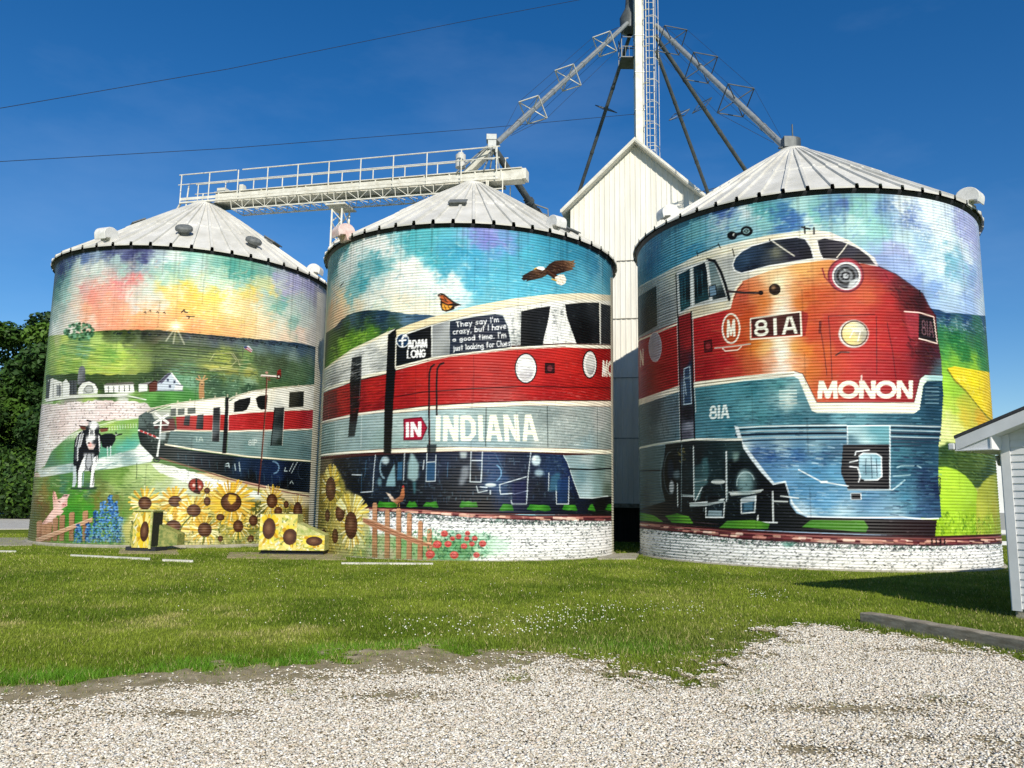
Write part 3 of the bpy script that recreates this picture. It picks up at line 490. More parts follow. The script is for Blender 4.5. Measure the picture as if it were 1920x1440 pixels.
def paint2():
    m = Mural(2, '#c8c8c0'); m.crop(560, 420, 3)
    m.everything([(200,250,'#5aa0a8'),(180,300,'#4f98a4'),(250,130,'#6ab4bc'),(300,170,'#eceee8'),(330,130,'#d0e0dc'),(260,260,'#d8e0dc'),(250,310,'#c4d4d0'),(340,320,'#46a4b0'),(300,380,'#7cb8b8'),(400,110,'#f2f0ea'),(470,90,'#eceee8'),(420,210,'#54aab4'),(540,110,'#e8ece6'),(520,180,'#7cc0c4'),(560,210,'#f0eee8'),(640,60,'#4fb0ba'),(560,50,'#7cc4cc'),(700,130,'#4eb4be'),(720,60,'#58b4c0'),
      (640,250,'#f6f2e8'),(600,330,'#eef0ea'),(520,300,'#f0f0e6'),(470,400,'#e8e8dc'),(390,330,'#c0d4d0'),(400,400,'#e4e8dc'),(720,320,'#f0f0ea'),(700,390,'#d4e4dc'),(800,330,'#e6ecea'),(880,350,'#eef2ee'),(820,220,'#3aa4c2'),(760,200,'#4cb0c0'),(900,130,'#34a0c2'),(860,60,'#5ab4c8'),(940,60,'#7cbcd8'),(1000,50,'#7c8ad0'),(1050,80,'#7a80cc'),(1120,40,'#8a90d4'),(1180,80,'#6a9cd0'),(1250,60,'#4ea4c2'),
      (1000,250,'#42a8ca'),(960,170,'#38a4c8'),(1080,160,'#58a8d4'),(1150,220,'#4cb0c8'),(1100,330,'#55b8d0'),(1000,340,'#4cb0cc'),(1300,150,'#4cb0c8'),(1400,100,'#40a0bc'),(1500,120,'#358fae'),(1580,150,'#3a90ae'),(1650,200,'#3f8aac'),(1720,280,'#4a98b4'),(1690,250,'#7cb4c8'),(1600,330,'#66bcd2'),(1700,360,'#7cc0d0'),(1800,300,'#3f8ca8'),(1800,420,'#6ab0c4'),(1300,380,'#5abcd6'),(1450,370,'#5cbcd4'),(1200,420,'#60bcd4'),(1000,430,'#64bed2'),(920,410,'#c8e0e4'),(960,460,'#8cc8d4'),
      (760,450,'#e8e8d8'),(660,470,'#f0e8d0'),(550,440,'#f4e8cc'),(350,450,'#e8d8b8'),(430,470,'#d4dcc8'),(250,440,'#ecccA0'),(200,400,'#d0c4b4'),(180,470,'#e0b48c'),(220,510,'#e8c098'),(180,370,'#a4bcbc'),(120,420,'#c8a080'),(120,250,'#4f8c98'),(1250,280,'#50b0cc')], 3.6, 11, 55)
    m.dabs([(380,360),(560,190),(700,220),(900,360),(960,440),(640,480),(400,450)], 200, 3, ['#f6f4ea', '#ffffff', '#e0e8e0', '#f4e8d0', '#c4dcd8'], .42, -.3, 1.7, 1.2, 2)
    m.dabs([(760,40),(1600,140),(1700,380),(1000,420),(800,250)], 240, 3, ['#38a0c0', '#62bcd4', '#2f94ba', '#7cc8d8', '#5aa0d4'], .32, -.2, 1.9, .9, 2)
    m.dabs([(240,140),(560,60),(560,170),(300,230)], 90, 2.6, ['#ffffff', '#e8eee8', '#9cc8c8'], .5, -.4, 1.7, 1, 1.6)
    m.dabs([(180,300),(600,60),(1700,160),(1740,400),(1000,440),(600,480),(200,500)], 520, 2.6, ['#2c8cac', '#7cc8d4', '#e8f0ec', '#4cacc0', '#f4f0e4', '#3c7c9c', '#9cd4d8'], .26, -.35, 1.9, 1., 2)
    m.glaze([(1300,40),(1800,120),(1800,420),(1400,380)], '#2f7898', .28, 22)
    # hills
    m.poly([(100,700),(150,620),(205,580),(240,540),(275,512),(330,494),(400,484),(480,486),(560,500),(640,506),(740,512),(820,525),(900,560),(700,640),(140,900),(80,900)],
      [(150,680,'#2a3a3a'),(230,570,'#26384a'),(300,520,'#3f5a68'),(380,500,'#1f3448'),(480,510,'#28425c'),(600,525,'#5a7c98'),(680,520,'#3c5c7c'),(760,530,'#46647c'),(350,560,'#22383c'),(450,560,'#263c48'),(560,570,'#38543c'),(260,620,'#2a4024'),(180,760,'#4a7a22'),(200,700,'#3a5a20'),(250,680,'#7cac2a'),(300,640,'#6a9c28'),(350,610,'#84b434'),(420,600,'#5a8c28'),(300,700,'#5c8c28'),(200,780,'#84a83a')], p=3.4, warp=6, cell=30, ragged=1.5)
    m.dabs([(180,680),(260,620),(420,585),(540,590),(300,710),(170,810)], 110, 2.2, ['#8cc038', '#4a7a20', '#a8d04a', '#2c4a18'], .6, -.6, 2.2, .5)
    m.dabs([(260,530),(420,495),(700,515),(600,570),(280,590)], 60, 2, ['#1a2c38', '#5a7888', '#32505c'], .5, .1, 3, .3)
    m.stroke([(232,355),(242,340),(252,330)], 2.4, '#28363c')
    m.poly([(60,920),(300,740),(560,620),(1200,440),(1830,420),(1830,1640),(60,1620)], '#4a2420')
    # trailing unit
    m.poly([(60,900),(145,815),(200,772),(300,702),(400,655),(480,615),(545,588),(545,640),(500,660),(500,830),(300,888),(140,950),(60,1000)], [(160,840,'#c4c4b8'),(250,780,'#e8e4d8'),(200,880,'#9a9c98'),(330,760,'#e4e4dc'),(420,720,'#c8cac4'),(470,680,'#f0ecdc'),(400,800,'#e8e8e0'),(480,780,'#a8aca8'),(250,860,'#d8d8d0')], warp=5)
    m.stroke([(80,880),(145,822),(200,779),(300,710),(400,664),(500,612)], 5, '#efe4c4')
    for k in range(8): m.stroke([(160,860+k*10),(300,795+k*10)], 1.1, '#7c8080', .5); m.stroke([(360,745+k*13),(495,700+k*13)], 1.1, '#8c9090', .5)
    m.stroke([(120,945),(140,935),(300,878),(400,852),(500,832)], 6, '#f0e8d0')
    m.poly([(60,985),(130,955),(300,892),(500,846),(500,1046),(300,1070),(125,1112),(60,1130)], [(150,1000,'#7c1a1e'),(250,980,'#a8201e'),(180,1080,'#6c1418'),(330,1000,'#981c1e'),(430,930,'#b4241e'),(480,1020,'#8c181c')], warp=5)
    m.poly([(130,975),(215,935),(215,1080),(122,1105)], '#6a1a20', .9); m.strokes([[(172,955),(168,1092)], [(128,1035),(214,1010)]], 2.2, '#a03034'); m.strokes([[(152,970),(150,1020)], [(195,955),(193,1005)]], 4, '#4a1016', .8)
    m.stroke([(60,1135),(125,1118),(300,1076),(500,1048)], 5, '#efe8d4')
    m.poly([(60,1145),(125,1128),(300,1084),(500,1056),(500,1262),(300,1276),(105,1300),(60,1305)], [(150,1180,'#8ca8a4'),(250,1150,'#a4b8b4'),(160,1260,'#7c9894'),(350,1180,'#8ca4a4'),(430,1120,'#9cb0b0'),(450,1220,'#88a09c'),(300,1240,'#94acac')], warp=5)
    m.strokes([[(210,1110),(205,1290)], [(355,1070),(350,1262)]], 1.6, '#dce4e0', .7)
    m.dabs([(110,1130),(490,1060),(490,1260),(110,1295)], 120, 1.2, ['#5c7876', '#c4d4d0', '#6c8884'], .5, 0, 5, .05)
    m.stroke([(60,1312),(105,1304),(300,1284),(520,1272)], 5, '#f0ead4')
    m.poly([(300,752),(355,740),(352,860),(345,1000),(315,1195),(278,1198),(290,1050),(288,890)], [(330,760,'#2c3032'),(320,860,'#16181a'),(310,950,'#2a0e12'),(310,1050,'#200a0e'),(300,1150,'#343c3c')], soft=1, warp=3); m.stroke([(352,742),(348,870),(340,1000)], 1.5, '#8c8c88', .6)
    # leading unit
    m.poly([(545,600),(620,568),(740,528),(850,500),(1000,462),(1200,424),(1400,400),(1600,394),(1830,412),(1830,680),(1500,670),(1200,684),(850,730),(750,748),(545,806)], [(560,620,'#d8d8cc'),(700,600,'#e4e4dc'),(800,640,'#c4c8c4'),(1000,500,'#efe8d4'),(1200,470,'#f4f2e8'),(1220,560,'#e4e4e0'),(1220,660,'#b8bcb8'),(1300,440,'#f2eee0'),(1450,470,'#e8e8e4'),(1450,600,'#f4f4f0'),(1600,420,'#e4e0d0'),(1740,440,'#dcdad0'),(1550,650,'#ecece4')], warp=5)
    m.poly([(545,598),(620,566),(740,526),(850,498),(1000,458),(1200,420),(1400,396),(1600,388),(1830,406),(1830,438),(1600,424),(1400,436),(1200,462),(1000,500),(850,538),(740,568),(620,606),(550,640)], [(600,600,'#ecdcb0'),(800,530,'#eadcb4'),(1000,478,'#f0e4c0'),(1300,424,'#f2e8cc'),(1600,405,'#e8ddc0'),(1740,420,'#d8d0b8')], warp=3)
    m.stroke([(550,640),(620,606),(740,568),(850,538),(1000,500),(1200,464),(1400,438)], 1.4, '#8c8468', .7)
    m.dabs([(1190,480),(1500,450),(1560,660),(1370,680),(1200,690)], 260, 2.0, ['#8c9496', '#fbfbf8', '#b8bebc', '#dfe2de', '#6c7476'], .5, 1.5, 4, .12, 1.3)
    m.dabs([(560,640),(850,560),(1190,500),(1190,690),(850,730),(560,790)], 160, 1.8, ['#9aa2a2', '#e8eae6', '#c4c8c4'], .45, 1.5, 4, .12, 1.3)
    m.dabs([(150,850),(330,720),(500,640),(500,820),(300,880),(140,930)], 170, 1.8, ['#8c9090', '#f4f4ee', '#b4b8b4', '#6c7070'], .5, -.4, 5, .1, 1.3)
    for k in range(13): m.stroke([(1196,480+k*16),(1250,474+k*16)], 1.2, '#8c9494', .55); m.stroke([(1425,470+k*15),(1490,466+k*15)], 1.2, '#9aa0a0', .5); m.stroke([(755,580+k*12),(848,556+k*12)], 1.1, '#8c9294', .45)
    m.dabs([(1200,590),(1250,580),(1240,690),(1210,690)], 40, 1.4, ['#3a4044', '#5c6468'], .6, 0, 2, .4); m.dabs([(1430,480),(1450,480),(1440,560),(1425,560)], 20, 1.4, ['#3a4044', '#5c6468'], .6, 0, 2, .4); m.dabs([(1470,460),(1490,460),(1490,520),(1475,520)], 16, 1.4, ['#3a4044', '#5c6468'], .6, 0, 2, .4)
    m.poly([(553,640),(745,574),(746,756),(545,802)], [(600,650,'#12161e'),(700,620,'#0c0e12'),(620,770,'#14181c'),(730,740,'#0a0c10')], warp=3)
    m.poly([(752,572),(846,546),(850,738),(754,754)], [(780,580,'#8c9092'),(830,600,'#a8acac'),(790,700,'#a4a8a6'),(840,720,'#7c8284')], warp=3)
    m.poly([(850,546),(1000,518),(1105,505),(1150,514),(1175,570),(1190,640),(1196,694),(850,736)], [(900,560,'#14243c'),(1000,600,'#122038'),(1100,540,'#1c2c44'),(1150,650,'#101c30'),(900,700,'#16263c')], warp=3)
    m.stroke([(850,546),(1000,518),(1105,505),(1150,514),(1175,570),(1190,640),(1196,694)], 1.6, '#c8d0d0', .9)
    m.poly([(1252,492),(1330,474),(1416,462),(1408,520),(1398,570),(1380,640),(1372,688),(1248,692)], [(1280,520,'#14161a'),(1380,500,'#1c1e22'),(1300,660,'#0c0e10'),(1380,600,'#202428')], warp=3)
    m.poly([(1498,452),(1600,442),(1690,442),(1694,674),(1562,672),(1540,610),(1508,520)], [(1550,480,'#1c2024'),(1650,470,'#2c3034'),(1600,600,'#101214'),(1680,640,'#202428')], warp=3)
    m.poly([(1700,448),(1740,456),(1830,480),(1830,680),(1700,674)], [(1720,500,'#34383c'),(1760,600,'#24282c')], warp=3); m.stroke([(1696,440),(1698,676)], 2.2, '#c4c8c4')
    m.stroke([(545,812),(750,760),(850,745),(1200,703),(1500,686),(1830,694)], 7, '#f4ecd8')
    m.stroke([(545,812),(750,762),(850,744),(1200,704),(1500,690)], 1.3, '#5a2a24', .7)
    m.poly([(525,832),(750,768),(850,748),(1200,708),(1500,694),(1830,706),(1830,990),(1300,990),(1000,1002),(720,1020),(525,1044)], [(560,850,'#a81e1e'),(600,980,'#a01a1c'),(750,850,'#bc2420'),(800,950,'#b82220'),(950,800,'#c02a22'),(1000,930,'#b4201e'),(1150,780,'#b8241e'),(1300,850,'#c02824'),(1400,940,'#a81c1e'),(1500,750,'#c42a24'),(1600,880,'#b0201e'),(1700,800,'#981a1c'),(1700,950,'#a41e1e'),(1150,960,'#b03c38'),(640,900,'#b8261e')], warp=5)
    m.dabs([(200,960),(490,870),(490,1040),(200,1080)], 110, 1.6, ['#6c1014', '#c43028', '#54080c'], .45, -.25, 6, .06)
    m.dabs([(530,850),(1740,720),(1740,980),(530,1030)], 200, 2.4, ['#7c1014', '#d03028', '#8c1818'], .3, -.08, 7, .05, 1.6)
    m.dabs([(530,850),(1740,710),(1740,980),(530,1030)], 300, 1.3, ['#8c1416', '#d43c30', '#c83028', '#7c1214'], .45, -.03, 7, .05)
    m.dabs([(800,960),(1740,940),(1740,985),(800,1005)], 90, 1.3, ['#d88c84', '#b85c54'], .4, -.03, 4, .3)
    m.stroke([(530,975),(700,945),(1000,925),(1300,912),(1500,918),(1760,922)], 2, '#3c0c10', .85); m.stroke([(985,740),(985,990)], 1.1, '#5c1014', .6); m.stroke([(660,800),(655,1020)], 1.1, '#5c1014', .4)
    m.poly([(520,1050),(720,1026),(1000,1008),(1300,996),(1830,996),(1830,1028),(1300,1020),(1000,1032),(720,1046),(520,1066)], [(600,1050,'#f0e8d0'),(1000,1018,'#f4ecd8'),(1500,1006,'#f0e6d0'),(1740,1010,'#e8dcc8')], warp=2)
    m.poly([(520,1068),(720,1048),(1000,1034),(1300,1022),(1830,1030),(1830,1270),(1300,1258),(900,1252),(520,1262)], [(560,1100,'#a8bcb8'),(580,1240,'#8ca8a4'),(700,1060,'#9cb8bc'),(720,1220,'#8ca4a4'),(850,1060,'#a8c0c0'),(950,1240,'#8ca8b0'),(1100,1050,'#9cb0ac'),(1200,1240,'#90a8ac'),(1400,1080,'#8c9a98'),(1380,1220,'#a8b4b0'),(1500,1060,'#a0a8a4'),(1600,1150,'#98a4a0'),(1700,1080,'#a8aca8'),(1720,1220,'#8c9894'),(1620,1240,'#88a0a4')], warp=6)
    m.dabs([(525,1070),(1750,1035),(1750,1255),(525,1255)], 420, 1.2, ['#5c7474', '#ccd4d0', '#7c9090', '#e0e4e0'], .5, 0, 6, .04)
    m.dabs([(1340,1040),(1750,1040),(1750,1250),(1340,1250)], 200, 1.6, ['#5c6464', '#d8dcd8', '#747c7c'], .5, 1.5, 1.6, .5)
    m.strokes([[(1055,1035),(1052,1250)], [(1398,1026),(1402,1255)], [(1680,1030),(1680,1260)]], 1.6, '#2c3838', .8)
    m.poly([(500,1268),(900,1254),(1300,1260),(1830,1272),(1830,1296),(1300,1282),(900,1276),(500,1290)], '#f2ead2')
    # gap between the units
    m.poly([(503,622),(548,588),(550,640),(546,812),(530,1050),(520,1292),(478,1292),(482,1050),(492,850)], [(520,640,'#0c0c0e'),(520,900,'#120c0e'),(500,1100,'#1c1814'),(500,1260,'#24221c')], warp=2); m.stroke([(547,640),(544,812)], 2.2, '#e8e4d4')
    # pipes
    for off in (0, 1):
        x = 0 if not off else 1
        P = [(762,792),(745,805),(735,840),(733,1040),(735,1285)] if not off else [(815,782),(795,790),(780,815),(776,900),(777,1075)]
        m.stroke(P, 3.6, '#140c10'); m.stroke([(a+4, b) for a, b in P], 1, '#8c3430', .6)
    m.poly([(722,1240),(775,1240),(772,1285),(722,1285)], '#20282c', .8)
    # lamps and lettering
    m.ell(1278,812,63,86,'#141418'); m.ell(1278,812,56,78,'#d8d8d4'); m.ell(1276,820,44,62,[(1250,780,'#ffffff'),(1300,850,'#a8a4ac'),(1270,870,'#c8c4c4'),(1300,780,'#ecece8')], warp=4); m.ring(1278,812,54,76,2,'#f4f4f0'); m.dabs([(1240,780),(1320,780),(1310,870),(1250,870)], 26, 1.3, ['#8c8c90','#ffffff'], .6, 0, 4, .1)
    m.ell(1637,790,42,80,'#181418'); m.ell(1638,790,36,73,'#e4e0dc'); m.ell(1642,792,26,58,[(1630,760,'#c0c0bc'),(1650,830,'#8c8c8c'),(1640,790,'#d8d8d4')], warp=3)
    m.poly([(1388,784),(1438,784),(1438,838),(1388,838)], '#3a0e14'); m.stroke([(1388,784),(1438,784),(1438,838),(1388,838),(1388,784)], 2, '#18080c'); m.ell(1413,812,15,17,'#7c3038')
    m.text('MO', [(1700,766),(1778,768),(1776,864),(1698,858)], 8.5, '#f4ecdc', gap=.2)
    m.poly([(592,1098),(690,1088),(722,1146),(692,1212),(592,1214)], '#a81638'); m.stroke([(592,1098),(690,1088),(722,1146),(692,1212),(592,1214),(592,1098)], 2, '#6a1024'); m.text('IN', [(600,1116),(690,1110),(690,1196),(600,1200)], 6.4, '#f8f4f0', gap=.3)
    m.text('INDIANA', [(770,1078),(1336,1070),(1352,1222),(766,1222)], 8.6, '#f6f0dc', gap=.34)
    m.ell(585,656,37,40,'#e8ecec'); m.ell(585,656,32,35,'#1c3a5c'); m.stroke([(604,632),(590,630),(583,645),(583,688)], 4, '#f4f6f6'); m.stroke([(566,656),(602,652)], 3.4, '#f4f6f6')
    m.text('ADAM', [(612,654),(724,646),(724,696),(612,704)], 3.2, '#f8f8f4', gap=.2); m.text('LONG', [(608,708),(716,702),(716,750),(608,757)], 3.2, '#f8f8f4', gap=.2)
    m.text("They say I'm", [(885,552),(1122,520),(1124,550),(887,580)], 1.7, '#f0f2f0', gap=.2, block=False, wob=.006)
    m.text("crazy, but I have", [(868,592),(1166,556),(1166,588),(870,620)], 1.7, '#f0f2f0', gap=.2, block=False, wob=.006)
    m.text("a good time. I'm", [(866,640),(1164,604),(1166,640),(868,660)], 1.7, '#f0f2f0', gap=.2, block=False, wob=.006)
    m.text("just looking for Clues", [(868,684),(1188,652),(1190,684),(870,712)], 1.7, '#f0f2f0', gap=.2, block=False, wob=.006)
    # eagle
    m.poly([(1252,306),(1262,300),(1256,292),(1282,278),(1310,262),(1340,250),(1372,246),(1398,262),(1404,282),(1370,302),(1330,312),(1300,318),(1280,324),(1284,312),(1266,320)], [(1280,300,'#2a1a14'),(1330,270,'#6a4a30'),(1370,260,'#4a3222'),(1340,305,'#3c2818')], warp=3)
    m.poly([(1388,250),(1410,225),(1440,207),(1490,203),(1530,208),(1556,202),(1545,215),(1560,222),(1546,230),(1558,240),(1540,244),(1545,256),(1500,268),(1470,278),(1430,288)], [(1420,230,'#3a2418'),(1480,220,'#5c3c28'),(1530,230,'#8a6a4c'),(1480,260,'#2a1810'),(1520,250,'#6a4a34')], warp=3)
    m.poly([(1380,245),(1410,255),(1445,280),(1470,300),(1460,318),(1430,305),(1395,280)], '#3c2416'); m.stroke([(1400,262),(1450,300)], 3, '#6a4630', .7)
    m.poly([(1330,248),(1350,238),(1375,240),(1388,252),(1372,262),(1350,256)], '#f2f0ec'); m.stroke([(1336,248),(1326,254)], 2.4, '#e0b040')
    m.poly([(1440,300),(1468,284),(1492,284),(1506,312),(1500,334),(1478,346),(1452,336)], '#f0e8d8'); m.strokes([[(1452,310),(1470,340)], [(1468,300),(1490,335)]], 1.2, '#c8a878', .8); m.stroke([(1425,310),(1448,318)], 3, '#d8a028')
    m.dabs([(1260,300),(1390,255),(1390,290),(1300,312)], 22, 1.2, ['#20120c', '#8a6848'], .7, -.5, 2.4, .2); m.dabs([(1420,230),(1540,215),(1530,245),(1440,275)], 26, 1.2, ['#20120c', '#9a7858'], .7, .6, 2.4, .3)
    # butterfly
    m.poly([(780,398),(800,388),(820,394),(845,415),(880,440),(918,456),(890,464),(870,482),(830,494),(806,486),(796,456),(798,430)], '#2a1a12')
    m.poly([(790,404),(815,402),(842,424),(868,446),(840,452),(808,436)], '#c4622c'); m.poly([(806,446),(838,458),(866,460),(850,480),(822,486),(808,474)], '#e8a030'); m.strokes([[(800,420),(840,440)], [(820,460),(830,484)], [(840,460),(850,478)], [(815,408),(830,432)]], 1.4, '#2a1a12')
    m.dabs([(785,400),(800,395),(800,430),(790,420)], 8, 1.2, ['#e8dcc8'], .8, 0, 1, .5); m.stroke([(880,470),(905,462)], 3, '#f0ece4', .9)
    # running gear
    m.poly([(60,1330),(500,1296),(900,1280),(1300,1286),(1495,1300),(1510,1340),(1545,1440),(1580,1542),(1830,1530),(1830,1640),(1000,1622),(700,1602),(400,1590),(60,1590)], [(150,1350,'#6a6048'),(250,1360,'#1c1e24'),(350,1450,'#12161e'),(420,1380,'#1c2438'),(500,1350,'#10141c'),(600,1360,'#141822'),(650,1500,'#0e1016'),(800,1350,'#1a2440'),(850,1500,'#0e1018'),(950,1400,'#10121c'),(1080,1340,'#1c3868'),(1120,1420,'#24487c'),(1000,1550,'#0c0e14'),(1200,1340,'#141c34'),(1250,1450,'#161a34'),(1350,1480,'#121420'),(1440,1380,'#1a3058'),(1480,1450,'#1c2c5a'),(1500,1550,'#141820'),(1700,1580,'#141414')], warp=6)
    m.poly([(1490,1302),(1830,1292),(1830,1534),(1755,1532),(1650,1542),(1582,1542),(1545,1440),(1512,1340)], [(1540,1330,'#8ca4a8'),(1620,1320,'#a8b8b8'),(1700,1360,'#6c8480'),(1740,1400,'#86968e'),(1600,1420,'#6c8c94'),(1680,1480,'#7c9898'),(1620,1510,'#a4bcc0'),(1740,1500,'#5c6c60')], warp=5)
    m.stroke([(1490,1302),(1512,1340),(1545,1440),(1582,1540),(1650,1542),(1740,1530)], 2.2, '#c8d8d8', .9); m.stroke([(1520,1378),(1640,1382),(1770,1374)], 3, '#141a1c')
    m.dabs([(240,1320),(1480,1300),(1560,1560),(420,1570)], 420, 1.6, ['#3c5c78', '#7c9cac', '#06080c', '#1c3054', '#2c4c74', '#0c1018'], .5, 1.55, 4, .12, 1.2)
    m.dabs([(240,1320),(1480,1300),(1560,1560),(420,1570)], 200, 1.5, ['#4c6c80', '#06080c', '#8cacb8', '#142440'], .5, 0, 4, .12, 1.2)
    m.glaze([(240,1310),(1480,1300),(1540,1560),(420,1560)], '#54646c', .20, 8)
    W = '#d4e0e4'
    m.strokes([[(432,1300),(422,1400),(416,1505)], [(350,1510),(410,1505)], [(300,1410),(356,1412)], [(596,1290),(590,1440)], [(970,1280),(964,1450),(1026,1452),(1034,1282)], [(975,1330),(1030,1330)], [(1306,1285),(1290,1420),(1282,1575),(1200,1575),(1195,1555)], [(1408,1400),(1405,1500)], [(1520,1420),(1518,1575),(1450,1575),(1448,1470)], [(1130,1466),(1280,1422)], [(1130,1470),(1135,1520),(1210,1515)], [(722,1290),(716,1448),(768,1446),(772,1300)], [(722,1340),(768,1338)], [(705,1330),(700,1380)], [(1000,1475),(1010,1510),(1060,1500)], [(1078,1500),(1078,1520)], [(1210,1520),(1290,1500)], [(1020,1478),(1060,1482)]], 1.9, W, .9)
    m.strokes([[(355,1400),(352,1510)], [(380,1330),(372,1420)], [(560,1340),(556,1440)], [(640,1300),(640,1420)], [(840,1340),(836,1420)], [(1110,1300),(1150,1380)]], 1.5, '#4a7494', .7)
    m.ell(488,1330,22,22,'#b8ccd0',.9,2); m.ring(486,1370,28,60,3.5,'#8cacb8',.8,100,250); m.poly([(540,1345),(545,1475),(490,1475),(500,1430)], '#8cb4bc', .85, 1); m.ell(455,1450,12,24,'#6c94a0',.8,2); m.poly([(560,1340),(585,1336),(582,1440),(556,1440)], '#35688c', .8, 1)
    m.poly([(630,1285),(650,1300),(676,1350),(672,1430),(650,1450),(612,1430),(615,1360)], '#9cbcbc', .85, 2); m.poly([(640,1450),(660,1450),(656,1520),(648,1520)], '#4a8088', .8, 2); m.poly([(720,1345),(768,1340),(766,1442),(718,1444)], '#2c5c84', .75, 1)
    m.poly([(905,1280),(948,1280),(944,1318),(910,1318)], '#a8b4b4', .9, 2); m.poly([(920,1360),(960,1360),(955,1420),(925,1470),(900,1470),(910,1410)], '#8c949c', .8, 3); m.ell(1080,1468,32,11,'#d8e4e4',.95,1); m.ell(1335,1330,26,30,'#c8dce0',.9,2); m.ell(1325,1320,10,12,'#ffffff',.8,2); m.ell(1352,1400,26,20,'#a8c4d0',.8,3)
    m.ring(1090,1400,50,50,2.5,'#7cb0d4',.8,-60,60); m.poly([(1420,1420),(1450,1400),(1470,1400),(1470,1500),(1405,1505)], '#3c7088', .7, 2); m.poly([(1455,1440),(1516,1425),(1512,1570),(1455,1570)], '#1c3c6c', .7, 1); m.poly([(1200,1460),(1280,1440),(1278,1570),(1205,1572)], '#1c2050', .6, 2)
    m.dabs([(230,1380),(275,1380),(275,1440),(230,1440)], 14, 1.4, ['#6c7c88','#2a3438'], .7, 1.2, 2, .8)
    for x0, x1 in ((440,560),(605,670),(700,785),(900,1010),(1130,1210),(1285,1420),(1480,1570),(1625,1670),(1725,1800)):
        m.poly([(x0,1592+(x0>1000)*18),(x0+15,1560+(x0>1000)*18),((x0+x1)/2,1562+(x0>1000)*16),(x1-14,1562+(x0>1000)*18),(x1,1594+(x0>1000)*22)], [(x0,1570,'#2c7a1c'),(x1,1570,'#28681a'),((x0+x1)/2,1560,'#4c9c2c')], warp=4, ragged=2)
    # fence, track and ballast
    tt = [(60,1588),(400,1592),(700,1604),(1000,1624),(1300,1638),(1830,1636)]; tb = [(60,1608),(400,1614),(650,1628),(1000,1654),(1300,1668),(1830,1672)]
    rails(m, tt, tb, 90)
    ballast(m, tb, [(60,1930),(400,1950),(900,1950),(1830,1930)], 2000)
    m.poly([(700,1720),(1060,1740),(1200,1780),(1180,1860),(700,1900)], [(760,1740,'#c8d8c4'),(900,1760,'#5a9c74'),(1050,1800,'#a8d4b4'),(1150,1800,'#c4e4d0'),(900,1860,'#4c9464'),(1060,1850,'#8cc8a0')], a=.7, soft=8, warp=8)
    # sunflowers at the left edge
    m.poly([(60,1450),(150,1400),(190,1350),(235,1400),(260,1500),(330,1520),(385,1600),(400,1680),(380,1900),(60,1900)], [(150,1450,'#a48c38'),(200,1520,'#8c8438'),(120,1600,'#847430'),(250,1600,'#b8a858'),(320,1640,'#dcd090'),(150,1760,'#948c48'),(250,1800,'#a8a868'),(350,1780,'#c0c488'),(350,1850,'#7c9450'),(100,1850,'#787c40')], soft=4, warp=8, ragged=6)
    m.dabs([(80,1500),(200,1400),(380,1600),(380,1860),(80,1870)], 420, 2, ['#f0dc60', '#d8b038', '#f8ecac', '#6a7c2c', '#9c8a2c', '#3c4c1c'], .7, 1.4, 2.6, .8)
    for f in ((180,1490,28,66,1.0,26),(295,1695,35,76,1.1,28),(233,1625,26,46,.3,14),(162,1640,14,34,.3,10),(205,1755,17,40,.3,12),(142,1750,12,34,.3,8),(98,1700,12,40,.2,8)): sunflower(m, *f, cols=('#dcc04c', '#ecdc8c', '#b89838', '#f4ecc0'), core='#5a3824')
    for k in range(44):
        t = -2.9+2.8*m.rs.rand(); r0 = 70+20*m.rs.rand(); m.stroke([(295+50*math.cos(t),1640+60*math.sin(t)),(295+100*math.cos(t),1640+120*math.sin(t))], 3, ['#f4e488','#e8cc48','#fbf4c0'][k % 3], .85); m.stroke([(185+20*math.cos(t),1450+40*math.sin(t)),(185+42*math.cos(t),1450+100*math.sin(t))], 2.4, ['#f0d858','#d8b030','#f8ecac'][k % 3], .85)
    m.poly([(380,1740),(1000,1790),(960,1900),(370,1900)], [(420,1760,'#7c9450'),(600,1800,'#4c8a3c'),(560,1860,'#8cb060'),(700,1850,'#6c9c54'),(450,1880,'#a8a070'),(800,1850,'#4c8c50')], a=.75, soft=5)
    m.dabs([(380,1700),(1040,1760),(1040,1890),(380,1890)], 260, 1.6, ['#2c6a34', '#5aa050', '#8cc070', '#1c4a28', '#c8c890'], .7, 1.4, 2.6, .8)
    for x, t in ((428,1568),(498,1605),(562,1598),(622,1626),(684,1670),(735,1714)):
        m.poly([(x-13,t+12),(x-8,t),(x+8,t),(x+14,t+12),(x+13,1905),(x-16,1905)], [(x-8,t+60,'#c89470'),(x+8,t+140,'#a8704c'),(x-8,t+220,'#b88c64'),(x+8,t+280,'#8c7448')], warp=4, p=2); m.stroke([(x+14,t+14),(x+13,1890)], 1.3, '#5c3420', .8); m.dabs([(x-12,t+10),(x+12,t+10),(x+12,1890),(x-12,1890)], 22, .8, ['#7c4c30', '#e0b490'], .6, 1.57, 4, .1)
    m.poly([(362,1652),(420,1668),(560,1730),(700,1788),(768,1806),(764,1824),(680,1806),(540,1755),(400,1700),(360,1675)], '#c08a68'); m.strokes([[(365,1662),(560,1742),(760,1814)], [(365,1670),(540,1750),(740,1812)]], 1.2, '#7c4a30', .8); m.stroke([(362,1652),(420,1668),(560,1730),(768,1806)], 1.2, '#e8c0a0', .8)
    m.dabs([(700,1720),(1080,1730),(1060,1880),(720,1890)], 170, 2, ['#1f5c3c', '#3c8c5c', '#6cb88c', '#16402c'], .8, .6, 2.2, 1.5)
